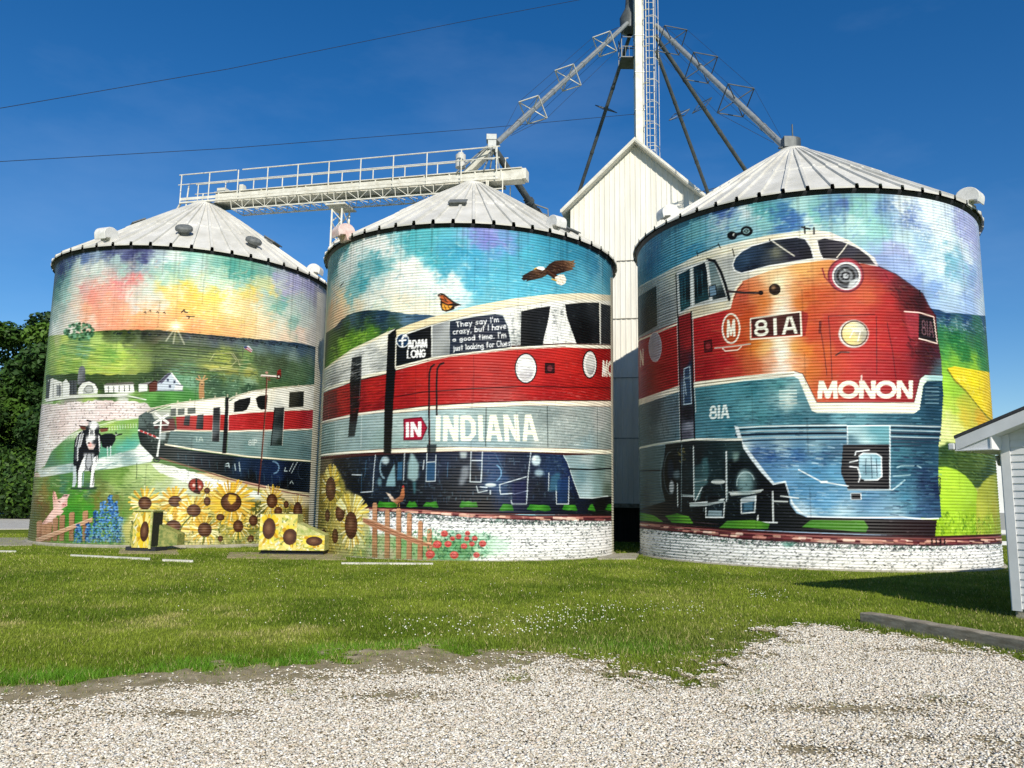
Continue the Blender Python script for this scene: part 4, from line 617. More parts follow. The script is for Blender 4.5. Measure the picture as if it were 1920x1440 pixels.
    for x, y, r in ((820,1742,20),(900,1758,16),(950,1740,15),(990,1768,16),(780,1802,24),(840,1800,20),(865,1770,14),(930,1812,18),(975,1800,15),(1035,1798,20),(740,1858,26),(875,1862,24),(1000,1862,18),(945,1770,15)): rose(m, x, y, r)
    # hen
    m.poly([(490,1508),(515,1520),(540,1550),(570,1530),(580,1490),(594,1478),(596,1530),(586,1560),(550,1574),(520,1556),(505,1530)], [(510,1520,'#e4d8c8'),(540,1560,'#a86840'),(580,1500,'#c87848'),(570,1550,'#6c4028')], warp=3); m.poly([(580,1482),(588,1468),(596,1482)], '#c83028'); m.strokes([[(555,1572),(553,1590)], [(565,1572),(566,1590)]], 1.2, '#c89048')
    m.poly([(163,240),(166,300),(138,1000),(116,1500),(101,1800),(90,1960),(-60,1960),(60,240)], [(150,600,'#d8d4c4'),(110,1500,'#cfc8a8'),(100,1800,'#e4e0d0')])
    m.poly([(1754,300),(1757,1000),(1762,1880),(1900,1880),(1900,300)], '#d0ccba')
    m.finish()
    return m
def paint1():
    m = Mural(1, '#b4b0a0'); m.crop(0, 420, 3)
    m.everything([(340,250,'#35406c'),(330,330,'#4a7a7c'),(320,420,'#6c9c94'),(310,500,'#a4bcb4'),(300,580,'#e0e4dc'),(400,200,'#4a5c88'),(480,170,'#5c74a4'),(450,230,'#b8ccc8'),(380,290,'#7ca8a4'),(560,170,'#8ca4bc'),(620,160,'#4a5484'),(700,160,'#5c6490'),(650,210,'#a8c4c4'),(760,165,'#3c3f70'),(820,160,'#44487c'),(800,210,'#7c9cac'),(900,170,'#a4b8c4'),(980,180,'#dce8e4'),(880,230,'#c4dcd4'),(1060,190,'#8cc4bc'),(960,240,'#7cb8b0'),
      (550,250,'#cfdcd4'),(480,290,'#d8dcd4'),(700,260,'#9cc8c0'),(800,270,'#c8a4b0'),(760,310,'#e0787c'),(850,260,'#8cbcb8'),(900,300,'#8cc8bc'),(1000,290,'#98ccbc'),(1100,240,'#b8d4d0'),(1200,230,'#7cb8ac'),(1300,250,'#4fa498'),(1400,280,'#58a89c'),(1500,260,'#7caca8'),(1550,300,'#a8accc'),(1650,310,'#a4a4cc'),(1750,360,'#9c9cc4'),(1600,380,'#b4b4d4'),(1800,420,'#a8a8b8'),
      (380,380,'#9cc4bc'),(420,350,'#d0d8cc'),(440,420,'#d8c4b4'),(400,500,'#dcd8cc'),(480,340,'#d09494'),(540,390,'#e87c70'),(520,440,'#f0806c'),(600,400,'#e8988c'),(580,350,'#d8ccc4'),(680,340,'#dc7478'),(660,400,'#ec8c84'),(720,300,'#e07c80'),(740,400,'#d8d4cc'),(820,340,'#b4d4cc'),(880,330,'#d8d480'),(910,350,'#ecc83c'),(950,320,'#c8d8b8'),(830,400,'#c4d8d4'),(760,450,'#d8d0cc'),(850,440,'#d8d4c8'),(620,460,'#f09878'),(480,490,'#f4a078'),(560,530,'#f49070'),(480,560,'#f4c8b4'),(400,560,'#e8e4dc'),(650,540,'#f48c64'),(700,500,'#f4a070'),
      (780,500,'#f4a860'),(850,480,'#f0b06c'),(800,560,'#f08c58'),(900,520,'#f09c58'),(960,460,'#f4b050'),(950,420,'#f0c050'),(900,400,'#d8dcc8'),(1000,390,'#f0e4a0'),(990,340,'#e8d048'),(1040,350,'#f0d42c'),(1080,390,'#f0d030'),(1040,430,'#f4b83c'),(1100,450,'#f4bc40'),(1000,510,'#f4a850'),(1100,540,'#f49c58'),(1150,410,'#f0d850'),(1200,370,'#f0d838'),(1230,410,'#f0dc48'),(1180,470,'#f4d860'),(1120,330,'#c0dccc'),(1200,310,'#b8dcd0'),(1280,340,'#e0ecd8'),(1290,390,'#f4f4e0'),(1260,450,'#f4f0c8'),(1350,390,'#e8dc74'),(1330,460,'#f0e09c'),(1370,330,'#90c8bc'),(1400,390,'#ecd860'),(1420,440,'#f0d890'),(1480,350,'#c8d8a8'),(1520,380,'#e8dc8c'),(1560,350,'#c8d4cc'),
      (1200,540,'#f8b060'),(1300,530,'#f8c468'),(1300,590,'#f8b070'),(1400,500,'#f8d890'),(1400,570,'#f8c880'),(1480,470,'#d8dcc0'),(1500,430,'#a4ccc4'),(1530,490,'#68b4a8'),(1580,450,'#74b4b0'),(1560,540,'#d8e0d4'),(1620,500,'#c4d4cc'),(1640,560,'#8cbcb4'),(1700,480,'#b8c8cc'),(1700,560,'#c8d4d0'),(1500,600,'#f4d4a8'),(1600,620,'#f0d8c0'),(1700,640,'#e8d4c8'),(1760,640,'#d0ccc8'),(1450,540,'#f0e0b8'),(250,300,'#404a70'),(240,560,'#c0ccc4')], 3.6, 10, 50)
    m.dabs([(380,270),(900,200),(1300,260),(1500,340),(1250,420),(900,360),(500,320)], 200, 3, ['#d8e8e0', '#b0d4cc', '#8cc0b8', '#f0f0e8'], .4, -.4, 1.7, 1.1, 2)
    m.dabs([(450,350),(780,290),(740,420),(500,500)], 80, 3, ['#f09488', '#e0706c', '#f4b8a8'], .45, -.6, 1.8, .8, 2)
    m.dabs([(960,340),(1560,380),(1400,600),(960,560)], 160, 3, ['#f8dc60', '#f4c048', '#fbeec0', '#f4a850'], .4, -.5, 1.8, .8, 2)
    m.glaze([(420,300),(1100,300),(1500,380),(1700,640),(1000,600),(420,600)], '#f0dcc4', .24, 26)
    m.dabs([(330,260),(1000,190),(1700,330),(1720,620),(1000,580),(350,580)], 420, 2.6, ['#f4e8d8', '#f4c490', '#e8a484', '#c4dcd8', '#f0e0a0', '#b8ccd4'], .28, -.4, 1.9, .9, 2)
    for x, y in ((818,495),(846,487),(888,494),(926,497)): m.stroke([(x-8,y+3),(x,y-2),(x+3,y+8)], 1.6, '#3c2820')
    m.stroke([(1020,498),(1036,482),(1040,496),(1054,498)], 2.4, '#2c201c'); m.stroke([(1050,518),(1066,520),(1062,532)], 2.4, '#2c201c'); m.stroke([(1066,520),(1094,520)], 2, '#2c201c')
    # ridge and valley
    m.poly([(200,640),(300,625),(420,620),(560,600),(700,594),(900,596),(1000,608),(1150,620),(1300,635),(1450,648),(1600,660),(1700,672),(1778,690),(1850,700),(1850,1400),(150,1400)],
      [(600,606,'#3c4a24'),(700,612,'#38461f'),(800,612,'#2c3424'),(650,640,'#4c6438'),(780,640,'#5c6c4c'),(900,610,'#383c30'),(900,640,'#5a5a44'),(700,665,'#2c3c20'),(1000,640,'#5c6438'),(1060,625,'#34383c'),(1100,660,'#4c5440'),(1200,632,'#343840'),(1200,665,'#3c4844'),(1300,645,'#3c424c'),(1350,670,'#4c5c60'),(1450,658,'#343c4c'),(1450,690,'#5c7470'),(1550,670,'#2c3c54'),(1560,700,'#44606c'),(1650,685,'#28405c'),(1700,700,'#2c4460'),(1760,710,'#3c5468'),(1650,740,'#6c8484'),(1750,760,'#4c6460'),
       (320,640,'#a4b070'),(300,690,'#84ac3c'),(360,660,'#b4c858'),(420,650,'#5c8440'),(480,660,'#4c7848'),(540,660,'#9cbc58'),(350,720,'#5c9c48'),(450,700,'#54946c'),(480,720,'#4c8c7c'),(560,720,'#94bc3c'),(680,700,'#a4c848'),(620,740,'#5c9c30'),(700,740,'#a8c83c'),(780,720,'#5c7830'),(800,690,'#4c5c28'),(340,780,'#8cac34'),(420,780,'#7ca430'),(520,780,'#a8bc3c'),(640,800,'#a4b834'),(740,790,'#8ca438'),(600,850,'#a8b040'),(720,850,'#8c9838'),(800,800,'#647830'),(300,830,'#6c8c34'),(880,760,'#3c5024'),(900,700,'#3c4c24'),(980,720,'#4c6828'),(960,780,'#34482a'),(1000,680,'#34402c'),(1080,720,'#445c28'),(1150,700,'#3c4c2c'),
       (1170,760,'#7c8c3c'),(1240,740,'#a4b03c'),(1280,780,'#a8ac44'),(1200,800,'#bcb44c'),(1330,750,'#4c5830'),(1380,740,'#6c8c40'),(1380,790,'#3c6c38'),(1450,760,'#34442c'),(1500,790,'#3c5034'),(1580,780,'#2c3c28'),(1650,800,'#385438'),(1740,800,'#34543c'),(1600,850,'#2c4c34'),(1700,860,'#3c5c3c'),(1300,830,'#8c8c3c'),(1400,840,'#94943c'),(1200,840,'#4c6c34'),(900,830,'#2c4028'),(1000,840,'#5c9070'),(1060,820,'#4c7c54'),(1080,880,'#6c9c7c'),(1200,880,'#3c5c44'),(1300,900,'#54785c'),(1400,880,'#84a484'),(1480,880,'#4c6840'),(1250,950,'#3c5c44'),(1400,930,'#34503c'),(1600,900,'#4c6c44'),(1740,890,'#3c6450'),
       (300,960,'#e0e0d4'),(400,960,'#8c8c80'),(600,960,'#3c4c34'),(700,970,'#c8ccc0'),(800,900,'#344430'),(850,960,'#5c9c48'),(950,960,'#4c943c'),(1050,970,'#3c8434'),(900,990,'#3c7c30'),(300,1000,'#5c8c30'),(500,985,'#8cac4c'),(600,985,'#4c7c30'),(760,985,'#8cbc54'),(750,1000,'#4c7830')], p=3.8, warp=5, cell=32, ragged=1.2, eps=45.)
    m.dabs([(290,660),(760,680),(820,760),(700,860),(270,830)], 240, 2, ['#b4d44c', '#6c9c30', '#d4dc70', '#4c8434', '#8cb43c'], .45, .12, 4, .2)
    m.dabs([(860,690),(1330,700),(1330,820),(1000,850),(850,800)], 150, 1.8, ['#24341c', '#5c7c34', '#7c8c3c', '#34482a'], .6, .2, 2.4, .6)
    m.dabs([(1350,730),(1770,740),(1770,900),(1450,890)], 180, 1.8, ['#1c2c1c', '#4c6c48', '#6c8c70', '#2c4430'], .6, .3, 2.2, 1)
    m.dabs([(960,810),(1440,850),(1440,960),(1180,980),(1000,900)], 170, 1.8, ['#7cac84', '#3c5c40', '#a4c4a4', '#24402c'], .6, .3, 2, 1.4)
    m.dabs([(580,600),(900,600),(900,660),(600,660)], 60, 1.6, ['#28341c', '#6c8450', '#1c2818'], .5, .1, 3, .3); m.dabs([(1000,620),(1770,690),(1770,730),(1000,660)], 90, 1.6, ['#222a38', '#5c7480', '#2c3c50'], .5, 1.2, 2, .6)
    m.glaze([(280,650),(560,625),(800,660),(900,760),(800,850),(280,850)], '#d8e0b0', .26, 14); m.glaze([(860,690),(1350,700),(1760,740),(1760,900),(1250,840),(880,820)], '#b4c8a4', .22, 16); m.glaze([(900,630),(1350,650),(1770,695),(1770,750),(1350,705),(900,670)], '#90a4ac', .24, 8)
    for k in range(26):                    # swells of the fields and far tree lines
        y0 = 655+k*7.5; x0 = 285+200*m.rs.rand(); L = 160+260*m.rs.rand()
        m.stroke([(x0+L*t, y0+26*t*t+10*math.sin(3*t)) for t in np.linspace(0, 1, 7)], 2.2, ['#c4d870', '#4c7c2c', '#d8e088', '#3c6428', '#7cac40'][k % 5], .5, soft=2)
    for k in range(22):
        y0 = 668+k*8; x0 = 860+120*m.rs.rand(); L = 250+300*m.rs.rand()
        m.stroke([(x0+L*t, y0+34*t) for t in np.linspace(0, 1, 6)], 2.2, ['#1c2818', '#5c7440', '#24342c', '#7c8c58'][k % 4], .5, soft=2, wob=1.5)
    m.dabs([(600,604),(1000,612),(1400,645),(1770,690),(1770,704),(1000,628),(600,620)], 150, 2.2, ['#1a2016', '#202a2c', '#1c2838'], .8, .1, 1.4, 1.2)
    for k in range(130):
        t = 2*math.pi*m.rs.rand(); r = m.rs.rand()**.5; m.ell(450+88*r*math.cos(t), 606+48*r*math.sin(t), 8, 7, ['#2c5434', '#4c8058', '#8cc4a0', '#1f4028', '#64986c'][k % 5], .8, 1)
    m.strokes([[(1180,770),(1205,730),(1300,725),(1330,770),(1300,800),(1180,820)], [(1310,725),(1340,770),(1350,800),(1420,815)], [(1340,765),(1400,765)], [(1340,790),(1410,785)], [(1180,825),(1300,815),(1440,820)]], 1.4, '#d4d0a0', .7)
    m.ell(990,572,40,22,'#fdf0c8',.8,6); m.ell(990,578,16,10,'#fffdf0',.95,3)
    for a, L in ((100,95),(62,110),(128,100),(20,50),(160,60),(-90,40)): m.stroke([(990,578),(990+L*math.cos(math.radians(a))*.9,578+L*math.sin(math.radians(a)))], 3, '#fbf4d8', .5, soft=3)
    m.poly([(1370,688),(1400,684),(1422,710),(1414,722),(1372,700)], '#c8ccd4'); m.strokes([[(1384,690),(1416,712)], [(1376,698),(1412,720)]], 1.8, '#b83444'); m.poly([(1370,688),(1388,686),(1390,700),(1374,700)], '#3c4c7c'); m.stroke([(1366,690),(1364,750)], 1.4, '#5c6054')
    # farm buildings
    m.poly([(258,850),(420,840),(640,850),(800,840),(900,820),(1000,860),(1000,900),(800,940),(560,930),(420,940),(260,960)], [(300,870,'#3c4c34'),(420,870,'#2c3c24'),(600,880,'#34482c'),(750,870,'#3c5434'),(900,860,'#2c4028')], a=.85, ragged=3)
    m.dabs([(270,850),(800,850),(900,830),(880,930),(280,930)], 70, 1.8, ['#1c2c18', '#4c6c3c', '#6c8c50'], .7, 1.2, 2, 1)
    m.poly([(436,880),(442,820),(452,800),(468,798),(480,815),(480,895),(436,905)], [(445,850,'#8c9094'),(470,850,'#4c5054'),(460,810,'#74787c')], warp=2)
    m.poly([(388,880),(432,880),(432,960),(388,960)], '#54585a'); m.strokes([[(398,880),(398,955)], [(415,880),(415,955)]], 2, '#24282a')
    m.poly([(270,880),(295,868),(350,890),(350,970),(262,985)], '#e0e0d8'); m.poly([(255,985),(262,900),(285,868),(275,980)], '#4a4c48'); m.poly([(352,890),(372,872),(392,900),(390,968),(352,972)], '#d8dad4'); m.poly([(318,905),(345,910),(345,965),(318,968)], '#8c9090'); m.strokes([[(300,900),(298,975)], [(335,900),(335,970)]], 2.4, '#3c3e3c')
    m.poly([(440,960),(440,920),(462,892),(500,882),(535,898),(550,925),(548,955)], '#e4e6de'); m.stroke([(438,925),(462,892),(500,882),(535,898),(552,928)], 2.2, '#3c3c3c'); m.poly([(465,935),(490,905),(520,905),(530,950),(468,956)], '#a8aca8', .8); m.ring(500,930,24,20,1.4,'#5c605c')
    m.poly([(585,905),(750,898),(756,945),(590,948)], '#e8eae4'); m.poly([(580,908),(600,895),(745,888),(760,902)], '#6c6a64'); m.strokes([[(610,915),(610,945)], [(640,914),(640,944)], [(670,912),(670,942)], [(700,910),(700,940)], [(728,908),(728,938)]], 2, '#44484a'); m.stroke([(660,895),(660,872)], 2, '#54503c')
    m.poly([(780,900),(830,892),(830,940),(780,945)], '#d4d8d4'); m.poly([(775,903),(850,885),(905,880),(915,900)], '#7c787c')
    m.poly([(838,945),(838,900),(872,882),(905,905),(905,940)], '#5c2c20'); m.stroke([(832,905),(872,880),(910,906)], 2.4, '#3a2420')
    m.poly([(885,935),(885,895),(930,850),(965,838),(1005,885),(1022,935)], '#b8c4d0'); m.poly([(890,890),(945,838),(965,838),(910,898)], '#5c5c74'); m.stroke([(962,836),(1024,915)], 2.6, '#f0f0f0'); m.stroke([(890,895),(962,838)], 2.2, '#3c3c4c')
    for x, y in ((938,870),(950,905),(975,880),(985,910)): m.poly([(x,y),(x+12,y),(x+12,y+16),(x,y+16)], '#34405c')
    m.poly([(985,905),(1030,905),(1026,938),(980,938)], '#d8dcdc'); m.strokes([[(880,938),(1030,938)], [(990,905),(1028,908)]], 2, '#5c6470')
    m.poly([(250,985),(400,965),(560,958),(720,955),(700,972),(560,972),(400,978),(260,1000)], '#e0e2d8'); m.stroke([(700,960),(760,975),(820,988)], 2.4, '#dce0d4'); m.stroke([(260,1000),(400,982),(700,972),(780,985)], 1.4, '#2c3c2c', .7)
    # deer
    m.poly([(1118,940),(1120,900),(1128,880),(1140,875),(1150,890),(1148,930),(1150,980),(1120,984)], '#b08454'); m.strokes([[(1128,880),(1104,870)], [(1145,878),(1165,870)], [(1128,872),(1118,855)], [(1142,872),(1152,854)]], 3, '#c49c68'); m.ell(1136,892,10,16,'#c8a474',.9,1); m.ell(1136,902,5,4,'#3c2818')
    # blossom hedge and pasture
    m.poly([(180,1000),(300,1020),(400,1005),(560,990),(760,1002),(830,1015),(900,1060),(760,1100),(600,1100),(500,1130),(400,1180),(330,1250),(250,1360),(150,1440)], [(300,1040,'#c8bcb4'),(400,1030,'#d8ccc8'),(500,1010,'#e4d8d4'),(600,1030,'#d8c0bc'),(700,1020,'#e8dcd8'),(800,1030,'#c8c0bc'),(350,1100,'#d0b8b0'),(450,1080,'#e0d0cc'),(600,1070,'#dcc8c4'),(300,1150,'#c4b4ac'),(280,1220,'#d8d4cc'),(250,1300,'#ccc8c0'),(230,1400,'#b8b8a8')], warp=7, ragged=4)
    m.glaze([(200,1010),(560,990),(820,1010),(760,1090),(520,1110),(340,1230),(220,1420)], '#f4ecea', .3, 10); m.dabs([(200,1010),(560,990),(820,1010),(760,1090),(520,1110),(340,1230),(220,1420)], 620, 1.7, ['#f4ecea', '#e0c4c0', '#ffffff', '#8c7c78', '#5c5450', '#ecd4d0'], .7, .6, 1.5, 1.6)
    m.poly([(400,1180),(520,1125),(640,1105),(780,1095),(790,1240),(780,1260),(560,1330),(240,1390),(290,1280)], [(420,1170,'#b8c8a0'),(500,1150,'#a4bc6c'),(620,1130,'#a4c05c'),(720,1120,'#8cb454'),(700,1180,'#7cac5c'),(620,1200,'#8cb46c'),(420,1250,'#5c9454'),(320,1290,'#5c8c4c'),(400,1300,'#54906c'),(600,1260,'#54a48c'),(720,1230,'#4ca89c'),(740,1260,'#6cb0a0'),(300,1340,'#5c8468'),(560,1310,'#5c9c84')], warp=6, soft=2)
    m.poly([(210,1380),(400,1345),(600,1310),(760,1265),(790,1230),(880,1290),(850,1340),(620,1380),(400,1400),(230,1430)], [(250,1400,'#c4ccc0'),(400,1370,'#9cb4b0'),(560,1340,'#dce4dc'),(700,1310,'#8ca8a4'),(800,1280,'#e4e8e0'),(840,1320,'#e8ece8'),(650,1360,'#d0dcd4')], warp=5, soft=2)
    m.dabs([(230,1385),(780,1260),(850,1300),(620,1375),(240,1425)], 90, 1.6, ['#ffffff', '#7c9c9c', '#e8f0ec', '#5c8484'], .6, -.2, 5, .1)
    for k in range(30): m.stroke([(345+k*15,1200-k*4.2+k*k*.05),(346+k*15,1222-k*4.2+k*k*.05)], 1.4, '#e8ece4', .7)
    m.stroke([(345,1206),(500,1150),(640,1108),(780,1092)], 1.6, '#f0f2ea', .8); m.stroke([(348,1218),(500,1160),(640,1116)], 1.1, '#e4e8dc', .7)
    m.poly([(150,1420),(230,1425),(400,1398),(620,1378),(860,1340),(900,1345),(1200,1440),(1500,1500),(1450,1800),(120,1830)], [(220,1450,'#7c8c40'),(300,1450,'#5c8444'),(450,1430,'#5c8c4c'),(600,1400,'#6c9444'),(700,1400,'#5c8434'),(800,1380,'#b4c888'),(900,1370,'#b8cc94'),(760,1420,'#a4bc74'),(900,1430,'#a8bc74'),(650,1450,'#8cac54'),(350,1480,'#4c7c5c'),(480,1490,'#48685c'),(560,1480,'#6c7c44'),(250,1500,'#94883c'),(640,1480,'#9cb074'),(800,1500,'#94ac6c'),(600,1520,'#8ca45c'),(900,1500,'#a8b890'),(1000,1480,'#c8d0b8'),
      (220,1540,'#7c5c24'),(300,1520,'#5c8428'),(380,1560,'#4c9c24'),(460,1530,'#54a024'),(560,1540,'#7c7434'),(620,1540,'#6c6434'),(520,1600,'#44942c'),(400,1640,'#3c8c28'),(250,1600,'#6c5c2c'),(200,1650,'#5c6428'),(300,1700,'#54842c'),(600,1640,'#5c9440'),(700,1620,'#6c8c40'),(700,1780,'#5c8840'),(250,1780,'#746c34'),(1000,1700,'#c8b040'),(1300,1700,'#c8b048')], p=3.4, warp=7, cell=36)
    m.dabs([(200,1440),(900,1400),(900,1560),(200,1560)], 200, 1.8, ['#a4bc6c', '#4c7434', '#c8d49c', '#6c8c44', '#3c5c34'], .5, .05, 4, .2)
    m.dabs([(200,1520),(700,1530),(700,1800),(180,1800)], 220, 1.8, ['#5cac34', '#2c6420', '#84b848', '#8c7c3c', '#3c7c24'], .5, 1.3, 2.4, .6)
    # white ballast wedge
    m.poly([(890,1345),(1000,1370),(1200,1430),(1400,1490),(1540,1540),(1780,1610),(1780,1640),(1500,1640),(1300,1560),(1160,1500),(1060,1460),(900,1400),(850,1350)], [(900,1370,'#d8dcd0'),(1050,1410,'#e8eae4'),(1200,1470,'#e4e8e4'),(1400,1530,'#dce4dc'),(1600,1600,'#d8dcd4')], warp=4, ragged=2)
    m.dabs([(900,1350),(1200,1430),(1540,1540),(1700,1620),(1300,1560),(1000,1440)], 220, 1.1, ['#8c948c', '#ffffff', '#b8c0b8', '#5c645c'], .7, .3, 2, 1)
    # far train
    m.poly([(780,1080),(830,1050),(860,1035),(900,1060),(960,1060),(1000,1160),(1000,1300),(880,1330),(790,1240),(776,1180)], [(800,1100,'#5c6c68'),(860,1080,'#4c5c5c'),(800,1180,'#1c2424'),(900,1180,'#34443f'),(850,1260,'#1c2826'),(950,1150,'#3c4c4c')], warp=4)
    m.dabs([(790,1080),(960,1080),(980,1290),(870,1310)], 70, 1.6, ['#6c8078', '#101818', '#94a49c', '#24302c'], .6, 1.4, 2.6, .4)
    m.poly([(850,1060),(960,1030),(960,1085),(870,1100)], '#b8bcb0', .9, 1); m.poly([(900,1110),(985,1090),(985,1160),(910,1166)], '#6c2c2c', .8, 2); m.strokes([[(845,1062),(900,1042),(960,1022)], [(900,1172),(985,1164)]], 2.4, '#e8e4d4', .9)
    top = [(830,1055),(870,1035),(960,1015),(1060,1000),(1150,990),(1265,975),(1290,985),(1340,965),(1420,942),(1540,925),(1650,915),(1800,905)]
    m.poly([(960,1085),(960,1015),(1060,1000),(1150,990),(1265,975),(1265,1075)], [(1000,1040,'#c8c8bc'),(1100,1020,'#e4e0d4'),(1220,1000,'#ece8dc'),(1200,1060,'#dcdcd4')], warp=4)
    m.poly([(1285,1085),(1288,1000),(1340,968),(1420,944),(1540,926),(1800,905),(1800,1045),(1600,1050),(1400,1062)], [(1320,1000,'#e8e4d8'),(1430,1000,'#f0ece4'),(1500,960,'#e4e0d0'),(1600,960,'#ecece4'),(1720,940,'#e4e4dc'),(1560,1020,'#d0d4d0'),(1750,1030,'#dcdcd4')], warp=4)
    m.stroke(top[:6], 3.4, '#f2ead4'); m.stroke(top[6:], 3.8, '#f4ecd8'); m.stroke(top, 1.2, '#4c4438', .7)
    for k in range(11): m.stroke([(1000+k*70-(k>4)*20, 1006-k*9),(1000+k*70-(k>4)*20, 996-k*9)], 3, '#c8c0a4', .8)
    m.poly([(990,1085),(1060,1080),(1265,1072),(1265,1160),(1100,1160),(995,1160)], [(1020,1120,'#9c2c2c'),(1120,1110,'#b8302c'),(1230,1110,'#b02824')], warp=3)
    m.poly([(1285,1074),(1400,1062),(1600,1052),(1800,1045),(1800,1150),(1600,1155),(1400,1158),(1282,1162)], [(1320,1110,'#b8282c'),(1450,1100,'#b02426'),(1640,1100,'#b4282a'),(1720,1080,'#a82024'),(1750,1130,'#b82c2c')], warp=4)
    m.dabs([(1290,1075),(1750,1055),(1750,1145),(1290,1155)], 70, 1.2, ['#d84c44', '#8c181c'], .5, 0, 5, .05)
    m.stroke([(985,1160),(1100,1164),(1265,1165)], 3, '#e8e0cc'); m.stroke([(1282,1168),(1400,1163),(1600,1160),(1800,1152)], 3.4, '#f0e4d4'); m.stroke([(1285,1072),(1400,1060),(1600,1048),(1800,1042)], 2.6, '#f0e8d8')
    m.poly([(960,1165),(1100,1168),(1265,1170),(1255,1285),(1100,1265),(940,1240)], [(980,1200,'#5c7474'),(1100,1210,'#6c8888'),(1220,1220,'#748c8c'),(1060,1250,'#546c6c')], warp=4)
    m.poly([(1282,1172),(1400,1168),(1800,1160),(1800,1330),(1600,1320),(1400,1305),(1275,1290)], [(1320,1210,'#7c9494'),(1400,1250,'#6c8c8c'),(1460,1200,'#8ca0a0'),(1560,1280,'#5c7c7c'),(1660,1210,'#6c8c90'),(1720,1270,'#5c7c80'),(1740,1190,'#7c9898')], warp=5)
    m.dabs([(960,1175),(1750,1170),(1750,1310),(960,1240)], 140, 1.1, ['#3c5454', '#a4b8b4', '#8ca4a0'], .5, .05, 5, .05)
    m.stroke([(930,1240),(1100,1268),(1260,1290),(1400,1308),(1600,1324),(1800,1336)], 3.2, '#ece4cc')
    m.poly([(880,1240),(930,1248),(1100,1276),(1260,1298),(1400,1316),(1600,1332),(1800,1344),(1800,1520),(1640,1500),(1480,1470),(1300,1430),(1100,1370),(900,1310)], [(950,1270,'#1c2828'),(1050,1310,'#1c3038'),(1150,1330,'#14202c'),(1250,1350,'#10181c'),(1350,1370,'#1c3454'),(1450,1390,'#182c4c'),(1550,1400,'#1c3058'),(1650,1400,'#141c2c'),(1400,1430,'#101418'),(1600,1470,'#0e1014'),(1720,1450,'#101014'),(1250,1310,'#1c2c34')], warp=5)
    m.stroke([(900,1316),(1100,1376),(1300,1438),(1480,1480),(1620,1510),(1780,1540)], 3, '#7c4c44', .9); m.stroke([(1380,1450),(1520,1482)], 2.6, '#c89888', .8)
    m.strokes([[(1270,1350),(1285,1345),(1290,1370)], [(1268,1362),(1288,1362)], [(1345,1340),(1350,1390)], [(1320,1350),(1325,1385)], [(1600,1390),(1606,1370)], [(1600,1390),(1615,1390)], [(1628,1390),(1650,1345)], [(1640,1400),(1672,1340)], [(1630,1460),(1640,1445),(1650,1462)]], 2, '#c8dce0', .9)
    m.ring(1535,1370,34,34,3.4,'#7ca4c4',.8,-90,80); m.ring(1700,1390,24,44,2,'#4c5c6c',.7,80,260)
    m.strokes([[(1000+k*22,1290+k*5),(1004+k*22,1320+k*6)] for k in range(0,30,2)], 1.4, '#4c7080', .5)
    m.poly([(1272,975),(1290,978),(1285,1100),(1272,1290),(1250,1290),(1262,1100)], '#101014'); m.stroke([(1288,985),(1283,1160)], 1.4, '#e8e4d8')
    for x0, x1, t, b in ((1200,1238,1030,1225),(1110,1146,1070,1155),(1040,1070,1075,1135)): m.poly([(x0,t+4),(x1,t),(x1-4,b),(x0-8,b-2)], [(x0,t+20,'#24282c'),(x1,b-20,'#16181c'),(x0,b-60,'#5c6468')], warp=2)
    m.strokes([[(1200,1034),(1192,1222)], [(1240,1030),(1234,1225)]], 1.2, '#a4a8a4', .7)
    m.poly([(1545,1032),(1600,1030),(1588,1246),(1520,1248)], [(1560,1050,'#3c4040'),(1585,1100,'#202428'),(1550,1200,'#5c6c70'),(1570,1230,'#24302c')], warp=2); m.stroke([(1545,1032),(1600,1030),(1588,1246)], 1.4, '#d8d8d0', .8); m.stroke([(1545,1032),(1524,1246)], 2.4, '#101214')
    for q in ([(960,1040),(990,1036),(990,1080),(960,1082)], [(1000,1040),(1038,1036),(1038,1072),(1000,1075)], [(1055,1036),(1100,1032),(1100,1066),(1055,1070)]): m.poly(q, '#5c6460')
    m.poly([(1315,1058),(1318,1000),(1345,985),(1412,972),(1408,1010),(1390,1045),(1360,1055)], '#16181a'); m.poly([(1438,980),(1460,966),(1505,962),(1500,1040),(1470,1045),(1450,1030)], '#1a1c1e'); m.poly([(1628,946),(1710,940),(1708,1028),(1624,1034)], [(1650,960,'#3c3c34'),(1690,1010,'#24241c')], warp=3); m.stroke([(1628,946),(1710,940),(1708,1028),(1624,1034),(1628,946)], 1.6, '#b8b8ac', .9)
    m.stroke([(1318,1000),(1345,985),(1412,972),(1408,1010),(1390,1045)], 1.8, '#f4f2ea'); m.text('1A', [(1102,1198),(1145,1198),(1145,1224),(1102,1224)], 1.8, '#b8c8c0', .8); m.text('81P', [(1395,1214),(1448,1210),(1448,1246),(1396,1248)], 2.2, '#c8d4d0', .8)
    # level crossing and semaphore
    m.strokes([[(868,1120),(945,1072)], [(875,1066),(945,1118)]], 5, '#f0f0ea'); m.strokes([[(868,1120),(945,1072)], [(875,1066),(945,1118)]], 1.2, '#8c8c88', .6)
    m.stroke([(906,1100),(900,1200),(884,1310)], 3.6, '#e0e4e0'); m.stroke([(780,1160),(830,1178),(890,1205)], 3.4, '#f0ece8'); m.strokes([[(790+k*24,1163+k*9),(802+k*24,1168+k*10)] for k in range(4)], 3.4, '#b43434'); m.ell(880,1140,14,12,'#3c1c1c'); m.ell(932,1140,14,12,'#3c1c1c'); m.stroke([(868,1132),(945,1130)], 2.6, '#d8dcd8'); m.ring(880,1325,16,14,2.6,'#3c403c'); m.poly([(896,1180),(935,1170),(930,1215),(892,1215)], '#a8b4b4', .8, 1)
